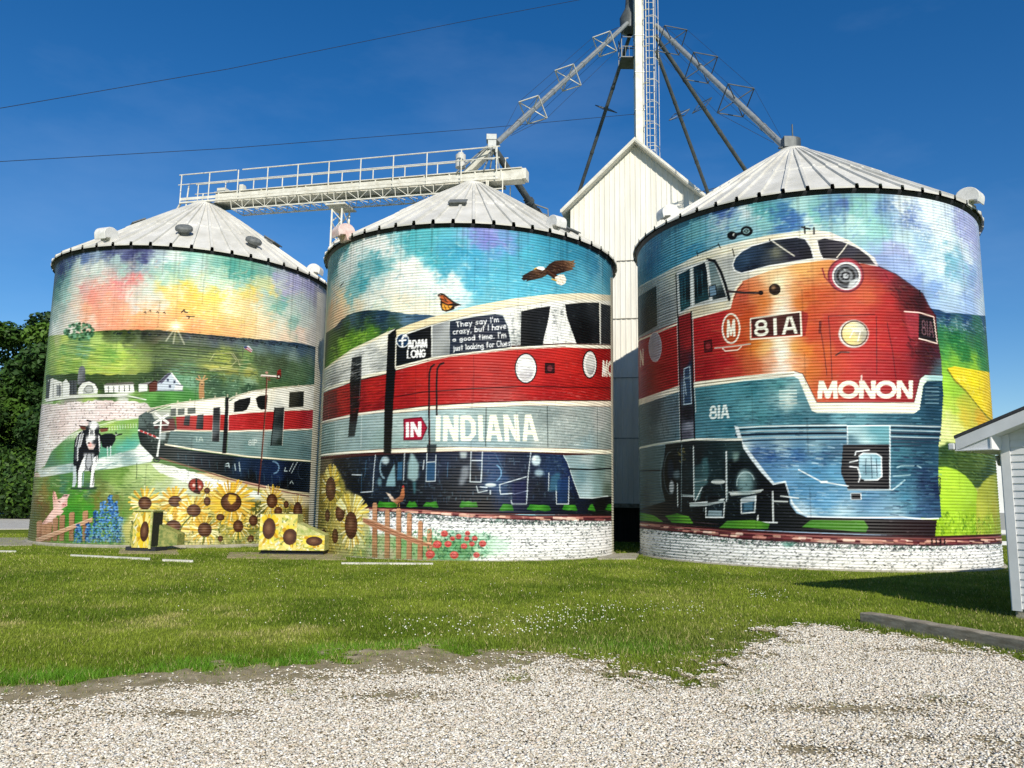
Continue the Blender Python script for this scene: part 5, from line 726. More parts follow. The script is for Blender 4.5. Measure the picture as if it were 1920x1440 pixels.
    m.stroke([(1502,850),(1492,1050),(1470,1330),(1452,1520)], 3.4, '#5c3028'); m.stroke([(1505,850),(1496,1050),(1474,1330)], 1, '#b88c7c', .8); m.stroke([(1470,852),(1560,856)], 4.2, '#e4d8d0'); m.stroke([(1470,858),(1550,862)], 1.4, '#6c3c34'); m.poly([(1556,870),(1560,825),(1580,815),(1582,860),(1570,872)], '#8c2824'); m.ell(1568,858,12,12,'#2c1814'); m.ell(1568,858,6,6,'#e8dcd0'); m.ell(1500,836,8,8,'#b48c7c'); m.strokes([[(1500,870),(1520,880)], [(1516,862),(1512,880)]], 1.8, '#7c3c30')
    m.stroke([(770,1345),(768,1435)], 1.4, '#3c4c34', .8); m.stroke([(1060,1350),(1058,1440)], 1.2, '#8c948c', .6)
    # cows
    m.poly([(560,1190),(590,1180),(630,1178),(650,1190),(650,1215),(630,1250),(600,1262),(575,1255)], '#1c2022'); m.strokes([[(640,1190),(684,1182)], [(655,1185),(652,1172)]], 3, '#1c1c1e'); m.strokes([[(604,1255),(606,1310)], [(622,1250),(622,1312)]], 2.6, '#c8d8d4'); m.dabs([(650,1180),(680,1178),(670,1192),(650,1192)], 6, 1.2, ['#f0f0ec'], .8, 0, 1.4, .4)
    m.poly([(420,1215),(440,1180),(470,1158),(545,1160),(568,1185),(566,1250),(556,1300),(552,1340),(532,1380),(528,1480),(505,1484),(512,1400),(500,1385),(478,1385),(462,1400),(458,1484),(438,1484),(432,1400),(412,1350),(416,1260)], '#1e2024', rough=.2)
    m.poly([(440,1390),(462,1330),(480,1300),(478,1380),(462,1400),(458,1484),(438,1484)], '#eef0f0'); m.poly([(520,1320),(548,1300),(552,1340),(532,1380),(528,1480),(506,1484),(512,1400)], '#f0f2f2'); m.poly([(470,1290),(530,1290),(524,1350),(505,1385),(480,1385)], '#c8ccd0', .8, 2)
    m.poly([(428,1240),(440,1200),(446,1250),(432,1330),(420,1320)], '#5c6068', .8, 2); m.strokes([[(452,1185),(438,1260),(436,1330)], [(468,1180),(452,1250)], [(556,1195),(562,1250)]], 3, '#e4e6e8', .9)
    m.poly([(412,1360),(428,1360),(430,1450),(420,1480),(406,1480),(410,1440)], '#b8c4c8'); m.stroke([(470,1400),(466,1470)], 2.6, '#8ca4b0')
    m.poly([(496,1130),(500,1112),(530,1106),(552,1120),(560,1145),(556,1190),(545,1230),(525,1268),(500,1268),(486,1235),(480,1180),(482,1145)], [(490,1160,'#24262a'),(545,1170,'#222428'),(522,1130,'#e4e4e4'),(518,1200,'#f0f0f0'),(500,1225,'#dcdcdc'),(535,1220,'#2c2e32'),(515,1255,'#d8c0b8')], warp=1.5, p=4, eps=20.)
    m.poly([(505,1140),(522,1115),(545,1135),(535,1155),(515,1155)], '#f0f0ee'); m.poly([(498,1226),(512,1228),(518,1242),(508,1258),(494,1248)], '#e0a8a0'); m.ell(500,1232,7,5,'#34282a'); m.strokes([[(505,1160),(500,1215)], [(528,1160),(530,1210)]], 3, '#f4f4f2', .9)
    m.poly([(445,1135),(480,1138),(484,1156),(460,1158)], '#6c3c30'); m.poly([(560,1150),(608,1148),(605,1166),(566,1172)], '#7c4c3c'); m.stroke([(446,1134),(484,1140)], 2, '#1c1414'); m.stroke([(560,1150),(608,1148)], 2, '#241818'); m.stroke([(490,1105),(510,1110)], 3.4, '#1c1a1c'); m.strokes([[(440,1180),(425,1250)], [(462,1165),(445,1260)], [(555,1190),(560,1280)]], 2, '#f0f0ee', .8); m.strokes([[(470,1270),(440,1340),(436,1440)], [(545,1270),(540,1340)], [(492,1290),(480,1350),(492,1380)], [(512,1290),(520,1350),(500,1382)], [(530,1400),(522,1470)]], 1.8, '#1c1e20', .85)
    m.stroke([(400,1488),(540,1486)], 4, '#24302c', .7, soft=3)
    # pig, pickets, delphiniums
    m.poly([(215,1740),(240,1680),(270,1640),(300,1602),(296,1530),(300,1500),(312,1508),(325,1550),(345,1540),(360,1520),(392,1520),(380,1545),(378,1585),(345,1605),(360,1615),(340,1640),(320,1640),(300,1690),(260,1750),(215,1760)], [(250,1700,'#d8a898'),(290,1650,'#f0ccc0'),(320,1580,'#e8c0b0'),(350,1560,'#f0d4cc'),(310,1520,'#e0a898'),(300,1700,'#c08c7c'),(370,1570,'#dca8a0')], warp=3)
    m.stroke([(300,1502),(306,1550)], 2.4, '#8c5c50'); m.ell(360,1580,15,13,'#e0a49c'); m.ell(356,1578,3,4,'#5c3430'); m.ell(366,1580,3,4,'#5c3430'); m.strokes([[(330,1560),(338,1564)], [(355,1530),(378,1528)]], 2.4, '#5c3c38'); m.stroke([(215,1740),(270,1640),(300,1602)], 1.4, '#7c5048', .8)
    for x, t in ((222,1670),(250,1690),(278,1680),(312,1655),(350,1640),(404,1622),(480,1615)):
        m.poly([(x-16,t+10),(x-10,t),(x+12,t-4),(x+16,t+8),(x+8,1782),(x-16,1784)], [(x-8,t+30,'#b88c68'),(x+8,t+90,'#8c6040'),(x,t+150,'#a47c5c')], warp=3, p=2); m.stroke([(x+16,t+8),(x+9,1780)], 1.3, '#4c2c1c', .8); m.dabs([(x-12,t+8),(x+12,t+8),(x+6,1776),(x-12,1776)], 14, .8, ['#6c4428','#d8b498'], .6, 1.6, 4, .1)
    m.poly([(200,1770),(320,1725),(420,1688),(520,1650),(520,1675),(420,1712),(320,1752),(210,1795)], '#c49c7c'); m.stroke([(200,1772),(420,1690),(520,1652)], 1.3, '#ecd0b4', .8); m.stroke([(210,1795),(420,1713),(520,1676)], 1.4, '#5c3824', .8)
    for x, t, w in ((440,1690,26),(495,1680,24),(540,1612,30),(580,1560,34),(620,1526,30),(650,1560,32),(680,1650,28)):
        for k in range(int(40+(1780-t)*.55)):
            y = t+(1790-t)*m.rs.rand(); ww = w*(.35+.65*(y-t)/(1790-t)); m.ell(x+ww*(m.rs.rand()*2-1), y, 6, 5, ['#2c5c9c', '#4c84c4', '#1c3c74', '#7cacdc', '#3470b4', '#14305c', '#5c9cd0'][m.rs.randint(7)], .9, 0, n=8)
    m.dabs([(400,1740),(720,1640),(730,1800),(400,1805)], 200, 1.6, ['#3c7c54', '#7cac7c', '#a4c49c', '#2c5c3c', '#5c9c8c'], .75, 1.5, 3, .5)
    m.dabs([(150,1770),(720,1770),(720,1812),(160,1812)], 180, 1.5, ['#8c8c54', '#4c7c3c', '#a4a474', '#5c6434'], .7, 1.4, 2, .6)
    # sunflower bed
    m.poly([(690,1690),(740,1640),(850,1600),(960,1560),(1150,1530),(1280,1500),(1430,1550),(1540,1540),(1700,1580),(1800,1600),(1800,1830),(690,1820)], [(760,1660,'#c4bc70'),(860,1680,'#8c9048'),(960,1600,'#c8b048'),(1020,1640,'#d4c470'),(900,1760,'#b4b468'),(1000,1760,'#c8c488'),(1100,1680,'#d0b448'),(1180,1620,'#b8a850'),(1200,1700,'#8c9448'),(1250,1620,'#e0dcb0'),(1150,1780,'#d4d0a0'),(1290,1700,'#a49c48'),(1350,1640,'#c89c38'),(1330,1760,'#a0a45c'),(1440,1600,'#4c5428'),(1420,1700,'#6c7434'),(1500,1600,'#a49850'),(1560,1540,'#b0a860'),(1600,1640,'#6c6830'),(1680,1680,'#a08c40'),(1740,1640,'#7c7038'),(1600,1760,'#98904c'),(1440,1780,'#8c9454'),(1720,1790,'#8c8850'),(760,1780,'#a4ac60')], soft=7, warp=9, ragged=6)
    m.dabs([(730,1640),(960,1580),(1300,1540),(1700,1580),(1760,1800),(730,1800)], 700, 2.0, ['#e8cc48', '#c89c2c', '#f4ecb8', '#5c6c2c', '#a4842c', '#34481c', '#f4f0dc', '#7c8c44', '#e4e0c0'], .7, .8, 2.2, 1.6)
    m.dabs([(730,1640),(960,1530),(1300,1480),(1700,1560),(1760,1810),(730,1810)], 160, 3.2, ['#3c4820', '#54602c', '#2c3818', '#dcd8a8', '#f0eccc'], .75, .9, 2.4, 1.2)
    for f in ((815,1570,36,36,1.9,26),(985,1560,36,30,2.0,24),(1090,1612,38,34,1.7,22),(1300,1565,56,52,1.7,34),(1165,1500,16,16,2.6,18),(975,1708,44,42,1.2,22),(1152,1720,38,40,1.4,22),(1340,1700,28,34,1.6,18),(1425,1668,24,30,1.,12),(1530,1558,30,40,1.6,22),(1565,1616,22,24,.4,12),(1610,1578,14,20,.4,10),(1675,1620,25,56,1.0,20),(1240,1650,22,18,.6,12),(1165,1560,18,24,.4,10),(1610,1650,18,14,.4,8),(1660,1730,14,20,.3,8),(1240,1770,14,16,.4,8),(1410,1770,18,20,.4,8)): sunflower(m, *f, cols=('#e0be3c', '#ecd878', '#b8902c', '#f4eab8', '#d8a830'), core='#54331f')
    m.ring(1300,1565,56,52,2,'#24140c'); m.poly([(1290,1520),(1330,1530),(1325,1560),(1300,1580),(1280,1550)], '#e0b838', .9, 1)
    m.strokes([[(1075,1640),(1030,1690),(1000,1740)], [(1150,1760),(1140,1800)], [(1340,1735),(1340,1780)]], 3, '#5c6c2c')
    m.ell(1102,1470,44,40,'#5c241c'); m.poly([(1066,1470),(1076,1440),(1100,1434),(1098,1490),(1085,1505)], '#983424'); m.poly([(1108,1438),(1134,1446),(1142,1475),(1125,1500),(1112,1490)], '#a03c2c'); m.stroke([(1104,1434),(1108,1500)], 4, '#1c0c0a'); m.ell(1090,1470,8,9,'#f0e4dc',.9,1); m.ell(1124,1478,7,8,'#e8d4cc',.9,1); m.stroke([(1095,1505),(1120,1512)], 6, '#3c1810')
    m.dabs([(710,1760),(1780,1740),(1780,1815),(700,1812)], 300, 1.6, ['#4c6c34', '#8c9c54', '#c8c88c', '#34501f', '#e0d890'], .7, 1.4, 2, .7)
    # bare steel along the right end of the picture, painted lighter to look sunlit
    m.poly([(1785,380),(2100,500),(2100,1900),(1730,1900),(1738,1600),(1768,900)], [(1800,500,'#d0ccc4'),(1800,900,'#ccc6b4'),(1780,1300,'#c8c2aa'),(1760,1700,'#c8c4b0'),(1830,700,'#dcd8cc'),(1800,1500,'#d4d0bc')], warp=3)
    m.finish()
    return m
cam_o.matrix_world = Matrix(((AX_R[0], AX_U[0], -AX_F[0], 0), (AX_R[1], AX_U[1], -AX_F[1], 0), (AX_R[2], AX_U[2], -AX_F[2], CAM_H), (0, 0, 0, 1)))
scene.camera = cam_o
C = scene.collection
RS = np.random.RandomState(11)
def V(*a): return np.array(a, float)

# ================================================================ object helpers
def thing(name, label, cat, loc=(0, 0, 0), rz=0., group=None):
    o = bpy.data.objects.new(name, None); C.objects.link(o); o.location = tuple(loc); o.rotation_euler = (0, 0, rz); o.empty_display_size = .2
    o['label'] = label; o['category'] = cat
    if group: o['group'] = group
    return o
def tag(o, label, cat, group=None):
    o['label'] = label; o['category'] = cat
    if group: o['group'] = group
    return o
class MB:
    """collects vertices and faces in world or local space, then links them as one mesh object"""
    def __init__(s): s.v = []; s.f = []; s.n = 0
    def add(s, v, f):
        v = np.asarray(v, float).reshape(-1, 3); s.v.append(v); s.f += [tuple(i+s.n for i in q) for q in f]; s.n += len(v)
    def box(s, c, size, ax=None):
        c = V(*c); h = V(*size)/2; A = np.eye(3) if ax is None else np.array(ax, float)
        P = [c+A[0]*h[0]*i+A[1]*h[1]*j+A[2]*h[2]*k for i in (-1, 1) for j in (-1, 1) for k in (-1, 1)]
        s.add(P, [(0, 1, 3, 2), (4, 6, 7, 5), (0, 4, 5, 1), (2, 3, 7, 6), (0, 2, 6, 4), (1, 5, 7, 3)])
    def tube(s, pts, r, n=8, caps=True):
        P = [V(*p) for p in pts]; rr = r if isinstance(r, (list, tuple)) else [r]*len(P); rings = []
        prev = None
        for i, p in enumerate(P):
            d = P[min(i+1, len(P)-1)]-P[max(i-1, 0)]; d /= np.linalg.norm(d)
            if prev is None: u = np.cross(d, V(0, 0, 1) if abs(d[2]) < .9 else V(1, 0, 0))
            else: u = prev-d*(prev@d)
            u /= np.linalg.norm(u); prev = u; w = np.cross(d, u)
            rings.append([p+rr[i]*(math.cos(t)*u+math.sin(t)*w) for t in np.linspace(0, 2*math.pi, n, endpoint=False)])
        f = []
        for i in range(len(P)-1):
            for k in range(n): f.append((i*n+k, i*n+(k+1) % n, (i+1)*n+(k+1) % n, (i+1)*n+k))
        if caps: f += [tuple(range(n))[::-1], tuple((len(P)-1)*n+k for k in range(n))]
        s.add(np.array(rings).reshape(-1, 3), f)
    def bar(s, a, b, w, h=None):
        a, b = V(*a), V(*b); d = b-a; L = np.linalg.norm(d); d /= L
        u = np.cross(d, V(0, 0, 1) if abs(d[2]) < .95 else V(1, 0, 0)); u /= np.linalg.norm(u); t = np.cross(u, d)
        s.box((a+b)/2, (L, w, h or w), (d, u, t))
    def lathe(s, prof, n=48, c=(0, 0, 0), a0=0., a1=2*math.pi, close=False):
        full = abs(a1-a0-2*math.pi) < 1e-6; m = n if full else n+1
        T = np.linspace(a0, a1, n+1)[:m]; v = []
        for r, z in prof: v += [(c[0]+r*math.cos(t), c[1]+r*math.sin(t), c[2]+z) for t in T]
        f = []
        for i in range(len(prof)-1):
            for k in range(n): f.append((i*m+k, i*m+(k+1) % m, (i+1)*m+(k+1) % m, (i+1)*m+k))
        s.add(v, f)
    def prism(s, poly, z0, z1):
        n = len(poly); P = [(p[0], p[1], z0) for p in poly]+[(p[0], p[1], z1) for p in poly]
        s.add(P, [tuple(range(n))[::-1], tuple(range(n, 2*n))]+[(i, (i+1) % n, n+(i+1) % n, n+i) for i in range(n)])
    def extrude(s, face, vec):
        n = len(face); F = [V(*p) for p in face]; P = F+[p+V(*vec) for p in F]
        s.add(P, [tuple(range(n))[::-1], tuple(range(n, 2*n))]+[(i, (i+1) % n, n+(i+1) % n, n+i) for i in range(n)])
    def build(s, name, mat, parent=None, smooth=False, bevel=0):
        v = np.concatenate(s.v)
        if parent is not None:
            M = np.array((Matrix.Translation(parent_loc(parent)) @ parent_rot(parent)).inverted()); v = v@M[:3, :3].T+M[:3, 3]
        me = bpy.data.meshes.new(name); me.from_pydata(v.tolist(), [], s.f); me.update()
        o = bpy.data.objects.new(name, me); C.objects.link(o)
        if mat: me.materials.append(mat)
        if smooth:
            me.polygons.foreach_set('use_smooth', [True]*len(me.polygons))
            me.set_sharp_from_angle(angle=math.radians(38))
        if parent is not None: o.parent = parent
        if bevel:
            b = o.modifiers.new('bevel', 'BEVEL'); b.width = bevel; b.segments = 2; b.limit_method = 'ANGLE'
        return o
def parent_chain(p):
    M = Matrix.Identity(4)
    while p is not None:
        M = (Matrix.Translation(p.location) @ p.rotation_euler.to_matrix().to_4x4()) @ M; p = p.parent
    return M
def parent_loc(p): return parent_chain(p).to_translation()
def parent_rot(p): return parent_chain(p).to_3x3().to_4x4()

def fast_mesh(name, verts, faces, mat, col=None, smooth=False, parent=None):
    """big meshes straight from arrays; faces all of one length"""
    me = bpy.data.meshes.new(name); nv = len(verts); nf, k = faces.shape
    me.vertices.add(nv); me.vertices.foreach_set('co', np.ascontiguousarray(verts, np.float32).ravel())
    me.loops.add(nf*k); me.loops.foreach_set('vertex_index', np.ascontiguousarray(faces, np.int32).ravel())
    me.polygons.add(nf); me.polygons.foreach_set('loop_start', np.arange(0, nf*k, k, dtype=np.int32))
    if smooth: me.polygons.foreach_set('use_smooth', np.ones(nf, bool))
    if col is not None:
        a = me.color_attributes.new('paint', 'FLOAT_COLOR', 'POINT'); c4 = np.ones((nv, 4), np.float32); c4[:, :3] = col; a.data.foreach_set('color', c4.ravel())
    me.update(calc_edges=True); me.validate()
    if mat: me.materials.append(mat)
    o = bpy.data.objects.new(name, me); C.objects.link(o)
    if parent is not None: o.parent = parent
    return o

# ================================================================ materials
def mat(name, col, rough=.6, metal=0., spec=.35, noise=0., nscale=6., col2=None, bump=0., bscale=40., stretch=(1, 1, 1), detail=6.):
    m = bpy.data.materials.new(name); m.use_nodes = True; N = m.node_tree.nodes; L = m.node_tree.links; b = N['Principled BSDF']
    b.inputs['Roughness'].default_value = rough; b.inputs['Metallic'].default_value = metal; b.inputs['Specular IOR Level'].default_value = spec
    col = list(col); b.inputs['Base Color'].default_value = (*col, 1)
    tc = N.new('ShaderNodeTexCoord'); mp = N.new('ShaderNodeMapping'); mp.inputs['Scale'].default_value = stretch; L.new(tc.outputs['Object'], mp.inputs[0])
    if noise or col2 is not None:
        nz = N.new('ShaderNodeTexNoise'); nz.inputs['Scale'].default_value = nscale; nz.inputs['Detail'].default_value = detail; nz.inputs['Roughness'].default_value = .65; L.new(mp.outputs[0], nz.inputs[0])
        cr = N.new('ShaderNodeValToRGB'); e = cr.color_ramp.elements
        c2 = list(col2) if col2 is not None else [c*(1-noise) for c in col]
        e[0].position = .36; e[0].color = (*c2, 1); e[1].position = .64; e[1].color = (*col, 1)
        L.new(nz.outputs[0], cr.inputs[0]); L.new(cr.outputs[0], b.inputs['Base Color'])
    if bump:
        n2 = N.new('ShaderNodeTexNoise'); n2.inputs['Scale'].default_value = bscale; n2.inputs['Detail'].default_value = 5; L.new(mp.outputs[0], n2.inputs[0])
        bp = N.new('ShaderNodeBump'); bp.inputs['Strength'].default_value = bump; bp.inputs['Distance'].default_value = .02; L.new(n2.outputs[0], bp.inputs['Height']); L.new(bp.outputs[0], b.inputs['Normal'])
    return m
def mat_paint(name, rough=.5, spec=.3):
    m = bpy.data.materials.new(name); m.use_nodes = True; N = m.node_tree.nodes; L = m.node_tree.links; b = N['Principled BSDF']
    a = N.new('ShaderNodeAttribute'); a.attribute_name = 'paint'; b.inputs['Roughness'].default_value = rough; b.inputs['Specular IOR Level'].default_value = spec
    L.new(a.outputs['Color'], b.inputs['Base Color']); return m
M = {}
M['mural'] = mat_paint('mural_paint', .5, .25)
M['roof'] = mat('roof_steel', (.68, .67, .625), .5, .0, .35, col2=(.50, .49, .44), nscale=1.1, detail=8, stretch=(1, 1, .5))
M['steel_w'] = mat('white_steel', (.74, .73, .66), .5, col2=(.56, .54, .46), nscale=4, detail=9)
M['siding_w'] = mat('white_siding', (.80, .78, .70), .55, col2=(.68, .66, .58), nscale=1.2, stretch=(2.5, 2.5, .35))
M['galv'] = mat('galvanised', (.34, .36, .36), .45, .3, .5, col2=(.24, .26, .26), nscale=5)
M['galv_d'] = mat('dark_galvanised', (.10, .115, .12), .5, .2, .4, col2=(.06, .07, .075), nscale=4)
M['dark'] = mat('dark_metal_and_shade', (.022, .024, .03), .6)
M['vent_d'] = mat('weathered_vent', (.16, .17, .17), .6, col2=(.09, .10, .10), nscale=12)
M['vent_w'] = mat('white_vent', (.72, .72, .70), .45, col2=(.60, .60, .57), nscale=8)
M['concrete'] = mat('concrete', (.40, .37, .30), .85, col2=(.24, .23, .17), nscale=5, bump=.4)
M['concrete_l'] = mat('pale_concrete', (.56, .54, .49), .85, col2=(.44, .42, .37), nscale=2, bump=.3)
M['kerb_p'] = mat('painted_kerb', (.74, .72, .66), .8, col2=(.55, .53, .46), nscale=4)
M['soil'] = mat('soil', (.40, .335, .21), .95, col2=(.20, .16, .085), nscale=5, bump=.25, bscale=70, detail=10)
M['base_d'] = mat('dark_boards', (.035, .032, .028), .9, col2=(.015, .014, .012), nscale=3, stretch=(6, 6, .5))
M['grime'] = mat('grimy_ledge', (.30, .29, .24), .8, col2=(.14, .13, .10), nscale=5)
M['shed_w'] = mat('vinyl_siding', (.76, .77, .78), .45, col2=(.64, .65, .65), nscale=1.6, detail=9)
M['shingle'] = mat('roof_shingle', (.035, .036, .04), .9, col2=(.06, .06, .065), nscale=40)
M['timber'] = mat('weathered_timber', (.36, .32, .25), .9, col2=(.21, .18, .13), nscale=5, stretch=(1, 1, 5), bump=.6, bscale=30)
M['bark'] = mat('bark', (.09, .07, .05), .9, col2=(.05, .04, .03), nscale=12, bump=.6)
M['wire'] = mat('wire', (.02, .022, .03), .5)
M['motor'] = mat('motor_paint', (.55, .55, .53), .4)
M['far_w'] = mat('far_white_metal', (.66, .67, .68), .5, col2=(.58, .59, .60), nscale=1)
M['far_g'] = mat('far_grey_band', (.24, .25, .26), .7)
M['pinkish'] = mat('faded_cap', (.72, .62, .58), .5, col2=(.62, .40, .36), nscale=6)

# ================================================================ silos with painted walls
def lin(c): return srgb2lin(np.clip(c, 0, 1))
def silo_wall(m, root, pitch=.075, amp=.0078):
    cx, cy, R, z0, z1 = m.cx, m.cy, m.R, m.z0, m.z1
    NF = 900; tf = np.linspace(-m.half, m.half, NF); tb = np.linspace(m.half, 2*math.pi-m.half, 62)[1:-1]
    T = np.concatenate([tf, tb]); nr = int((z1-z0)/pitch*6)+1; Z = np.linspace(z0, z1, nr)
    rad = R+amp*np.sin(2*math.pi*Z/pitch)
    X = np.outer(rad, np.cos(T+m.t0)); Y = np.outer(rad, np.sin(T+m.t0)); ZZ = np.repeat(Z[:, None], len(T), 1)
    co = np.stack([X, Y, ZZ-z0], -1).reshape(-1, 3)
    c = np.clip((T+m.half)*R*m.K-.5, 0, m.W-1.001); c[NF:] = 0; r = np.clip((z1-Z)*m.K-.5, 0, m.H-1.001)
    ci, ri = c.astype(int), r.astype(int); fc, fr = (c-ci)[None, :, None], (r-ri)[:, None, None]
    im = m.img
    col = (im[ri][:, ci]*(1-fc)+im[ri][:, np.minimum(ci+1, m.W-1)]*fc)*(1-fr)+(im[np.minimum(ri+1, m.H-1)][:, ci]*(1-fc)+im[np.minimum(ri+1, m.H-1)][:, np.minimum(ci+1, m.W-1)]*fc)*fr
    col[:, NF:] = h2c('#b4b6b2')
    col = lin(col)*PAINT_GAIN
    n = len(T); i = np.arange(nr-1)[:, None]*n; k = np.arange(n)[None]; k2 = (k+1) % n
    F = np.stack([i+k, i+k2, i+n+k2, i+n+k], -1).reshape(-1, 4)
    return fast_mesh('wall', co, F, M['mural'], col.reshape(-1, 3), True, root)

APEX = {1: V(-11.217, 27.878, 11.96), 2: V(-1.28, 24.878, 11.63), 3: V(8.75, 23.84, 12.50)}
PAINT_GAIN = .82
def roof_mesh(n, root, panels):
    cx, cy, R, z0, z1 = SILOS[n]; za = APEX[n][2]; rc = .52; ro = R+.15; ze = z1+.10
    sl = (za-ze)/(ro-rc)
    def zr(r): return ze+(ro-r)*sl
    radii = [ro, R*.62, R*.62-.03, R*.3, rc]; lift = [0, 0, .03, .03, .03]
    offs = [(-.05, 0), (-.036, .068), (.036, .068), (.05, 0)]
    b = MB(); rings = []
    for r, lf in zip(radii, lift):
        ring = []
        for p in range(panels):
            t0 = 2*math.pi*p/panels
            for d, h in offs:
                k = 1 if r > .8 else .45
                t = t0+d*k/r; ring.append((cx+r*math.cos(t), cy+r*math.sin(t), zr(r)+h*k+lf))
            t = t0+math.pi/panels; ring.append((cx+r*math.cos(t)*.9985, cy+r*math.sin(t)*.9985, zr(r)+lf))
        rings.append(ring)
    m = len(rings[0]); f = []
    for i in range(len(radii)-1):
        for k in range(m): f.append((i*m+k, i*m+(k+1) % m, (i+1)*m+(k+1) % m, (i+1)*m+k))
    # turned-down eave lip
    lip = [(cx+(ro-.005)*(p[0]-cx)/ro, cy+(ro-.005)*(p[1]-cy)/ro, ze-.045) for p in rings[0]]
    P = [p for ring in rings for p in ring]+lip; o = len(radii)*m
    f += [(o+k, o+(k+1) % m, (k+1) % m, k) for k in range(m) if k % 5 in (3, 4)]        # open under each rib
    b.add(P, f); b.build('roof', M['roof'], root)
    b = MB(); b.lathe([(rc+.03, zr(rc)-.02), (rc+.03, zr(rc)+.06), (rc-.08, zr(rc)+.14), (0.001, zr(rc)+.2)], 32, (cx, cy, 0)); b.build('roof_collar', M['roof'], root, True)
    b = MB(); b.lathe([(R-.02, z1-.07), (R+.02, z1-.005), (R+.05, z1+.03), (R+.06, ze-.03)], 120, (cx, cy, 0)); b.build('eave_gap_shade', M['dark'], root, True)  # near-black ring, its colour stands in for shade in the eave gap
    return zr
def roof_pt(n, px, py, zr):
    """spot on the roof cone that faces the camera, from its traced place"""
    cx, cy, R, z0, z1 = SILOS[n]; best = None
    d0 = V(px, py)
    for r in np.linspace(.8, R+.1, 60):
        for t in np.linspace(0, 2*math.pi, 361):
            p = V(cx+r*math.cos(t), cy+r*math.sin(t), zr(r)); q = p-V(0, 0, CAM_H); z = q@AX_F
            if (p[:2]-V(cx, cy))@(-V(cx, cy)) < -.25*R*np.hypot(cx, cy): continue
            x, y = 960+CAM_F*(q@AX_R)/z, 720-CAM_F*(q@AX_U)/z; e = (x-px)**2+(y-py)**2
            if best is None or e < best[0]: best = (e, p, t)
    return best[1], best[2]
def hood_vent():
    """gooseneck roof vent: short neck and a rounded hood, facing +x, base at the origin"""
    b = MB(); pr = [(-.22, -.14), (-.22, .13)]+[(.07-.29*math.cos(t), .15+.24*math.sin(t)) for t in np.linspace(.15, math.pi, 10)]+[(.36, .0), (.33, .0), (.31, .05), (.12, .05), (.10, -.12)]
    L = .21
    face = [(x, -L, z) for x, z in pr]; b.extrude(face, (0, 2*L, 0))
    return b
def round_vent():
    b = MB(); b.lathe([(.17, -.10), (.17, .12), (.26, .12), (.28, .16), (.28, .24), (.22, .30), (.001, .33)], 20); return b
def low_vent():
    b = MB(); b.box((0, 0, .05), (.44, .62, .16)); b.box((.02, 0, .15), (.54, .70, .05)); return b
_hood = _round = _low = None
def put_vent(kind, root, p, ang, m, tilt=0.5, size=1.0):
    b = {'hood': hood_vent, 'round': round_vent, 'low': low_vent}[kind]()
    R3 = np.array(Matrix.Rotation(ang, 3, 'Z') @ Matrix.Rotation(tilt, 3, 'Y'))
    b.v = [v*(size*(.86 if kind == 'hood' else 1))@R3.T+p for v in b.v]; return b.build('roof_vent', m, root, kind != 'low', .012)

SL = {1: 'silo painted with a sunset farm, cow, pig and sunflowers',
      2: 'silo painted with an eagle above a train lettered INDIANA',
      3: 'steel grain silo painted with the red and blue nose of a locomotive lettered MONON'}
silo = {}; ZR = {}
for n, panels, painter in ((1, 50, paint1), (2, 54, paint2), (3, 54, paint3)):
    cx, cy, R, z0, z1 = SILOS[n]
    root = thing('grain_silo', SL[n], 'silo', (cx, cy, z0), 0, 'painted grain silos'); silo[n] = root
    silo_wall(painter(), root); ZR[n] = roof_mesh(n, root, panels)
    b = MB(); b.lathe([(R+.09, -.4), (R+.09, z0-.0), (R+.06, z0+.03), (R-.05, z0+.03)], 96, (cx, cy, 0)); b.build('foundation', M['concrete'], root, True)
for n, kind, px, py, mt, size in ((1, 'hood', 205, 450, 'vent_w', 1.15), (1, 'hood', 588, 510, 'vent_w', 1.0), (1, 'round', 347, 440, 'vent_d', .95), (1, 'low', 367, 414, 'vent_d', .8), (1, 'round', 473, 461, 'vent_d', .95), (1, 'low', 262, 424, 'vent_d', .9), (1, 'low', 512, 452, 'vent_d', .9),
        (2, 'hood', 646, 440, 'pinkish', 1.1), (2, 'hood', 1040, 428, 'vent_w', 1.0), (2, 'low', 1068, 436, 'vent_d', .7), (2, 'low', 766, 405, 'vent_d', .9), (2, 'low', 860, 384, 'vent_d', .75),
        (3, 'hood', 1258, 410, 'vent_w', 1.15), (3, 'hood', 1812, 384, 'vent_w', 1.2)):
    p, t = roof_pt(n, px, py, ZR[n]); put_vent(kind, silo[n], p, t, M[mt], .2 if kind == 'hood' else .55, size)

# ================================================================ conveyor bridge between the two left silos
a, e = APEX[1]+V(0, 0, .12), APEX[2]+V(0, 0, .12)
dx = (e-a)*V(1, 1, 0); LEN = np.linalg.norm(dx); dx /= LEN; dn = V(-dx[1], dx[0], 0)   # dn points away from the camera
if dn[1] < 0: dn = -dn
ZC = 12.16
S0, S1 = -.95, LEN+1.6
def cv(s, off, z): return V(APEX[1][0], APEX[1][1], 0)+dx*s+dn*off+V(0, 0, z-.029*s*(z > 5))      # falls slightly to the right
conv = thing('grain_conveyor', 'white conveyor bridge with walkway railing from the first silo roof to the middle one', 'conveyor', cv(0, 0, ZC-.5))
dxs = dx-V(0, 0, .029); dxs /= np.linalg.norm(dxs); AX = (dxs, dn, V(0, 0, 1))
b = MB(); b.box(cv((S1+.35)/2, 0, ZC+.14), (S1-.35, .36, .30), AX); b.box(cv((S1+.35)/2, 0, ZC+.33), (S1-.3, .46, .035), AX); b.box(cv((S1+.35)/2, 0, ZC-.05), (S1-.3, .44, .035), AX)
for s in np.arange(.5, S1, .9): b.box(cv(s, 0, ZC+.14), (.05, .43, .36), AX)
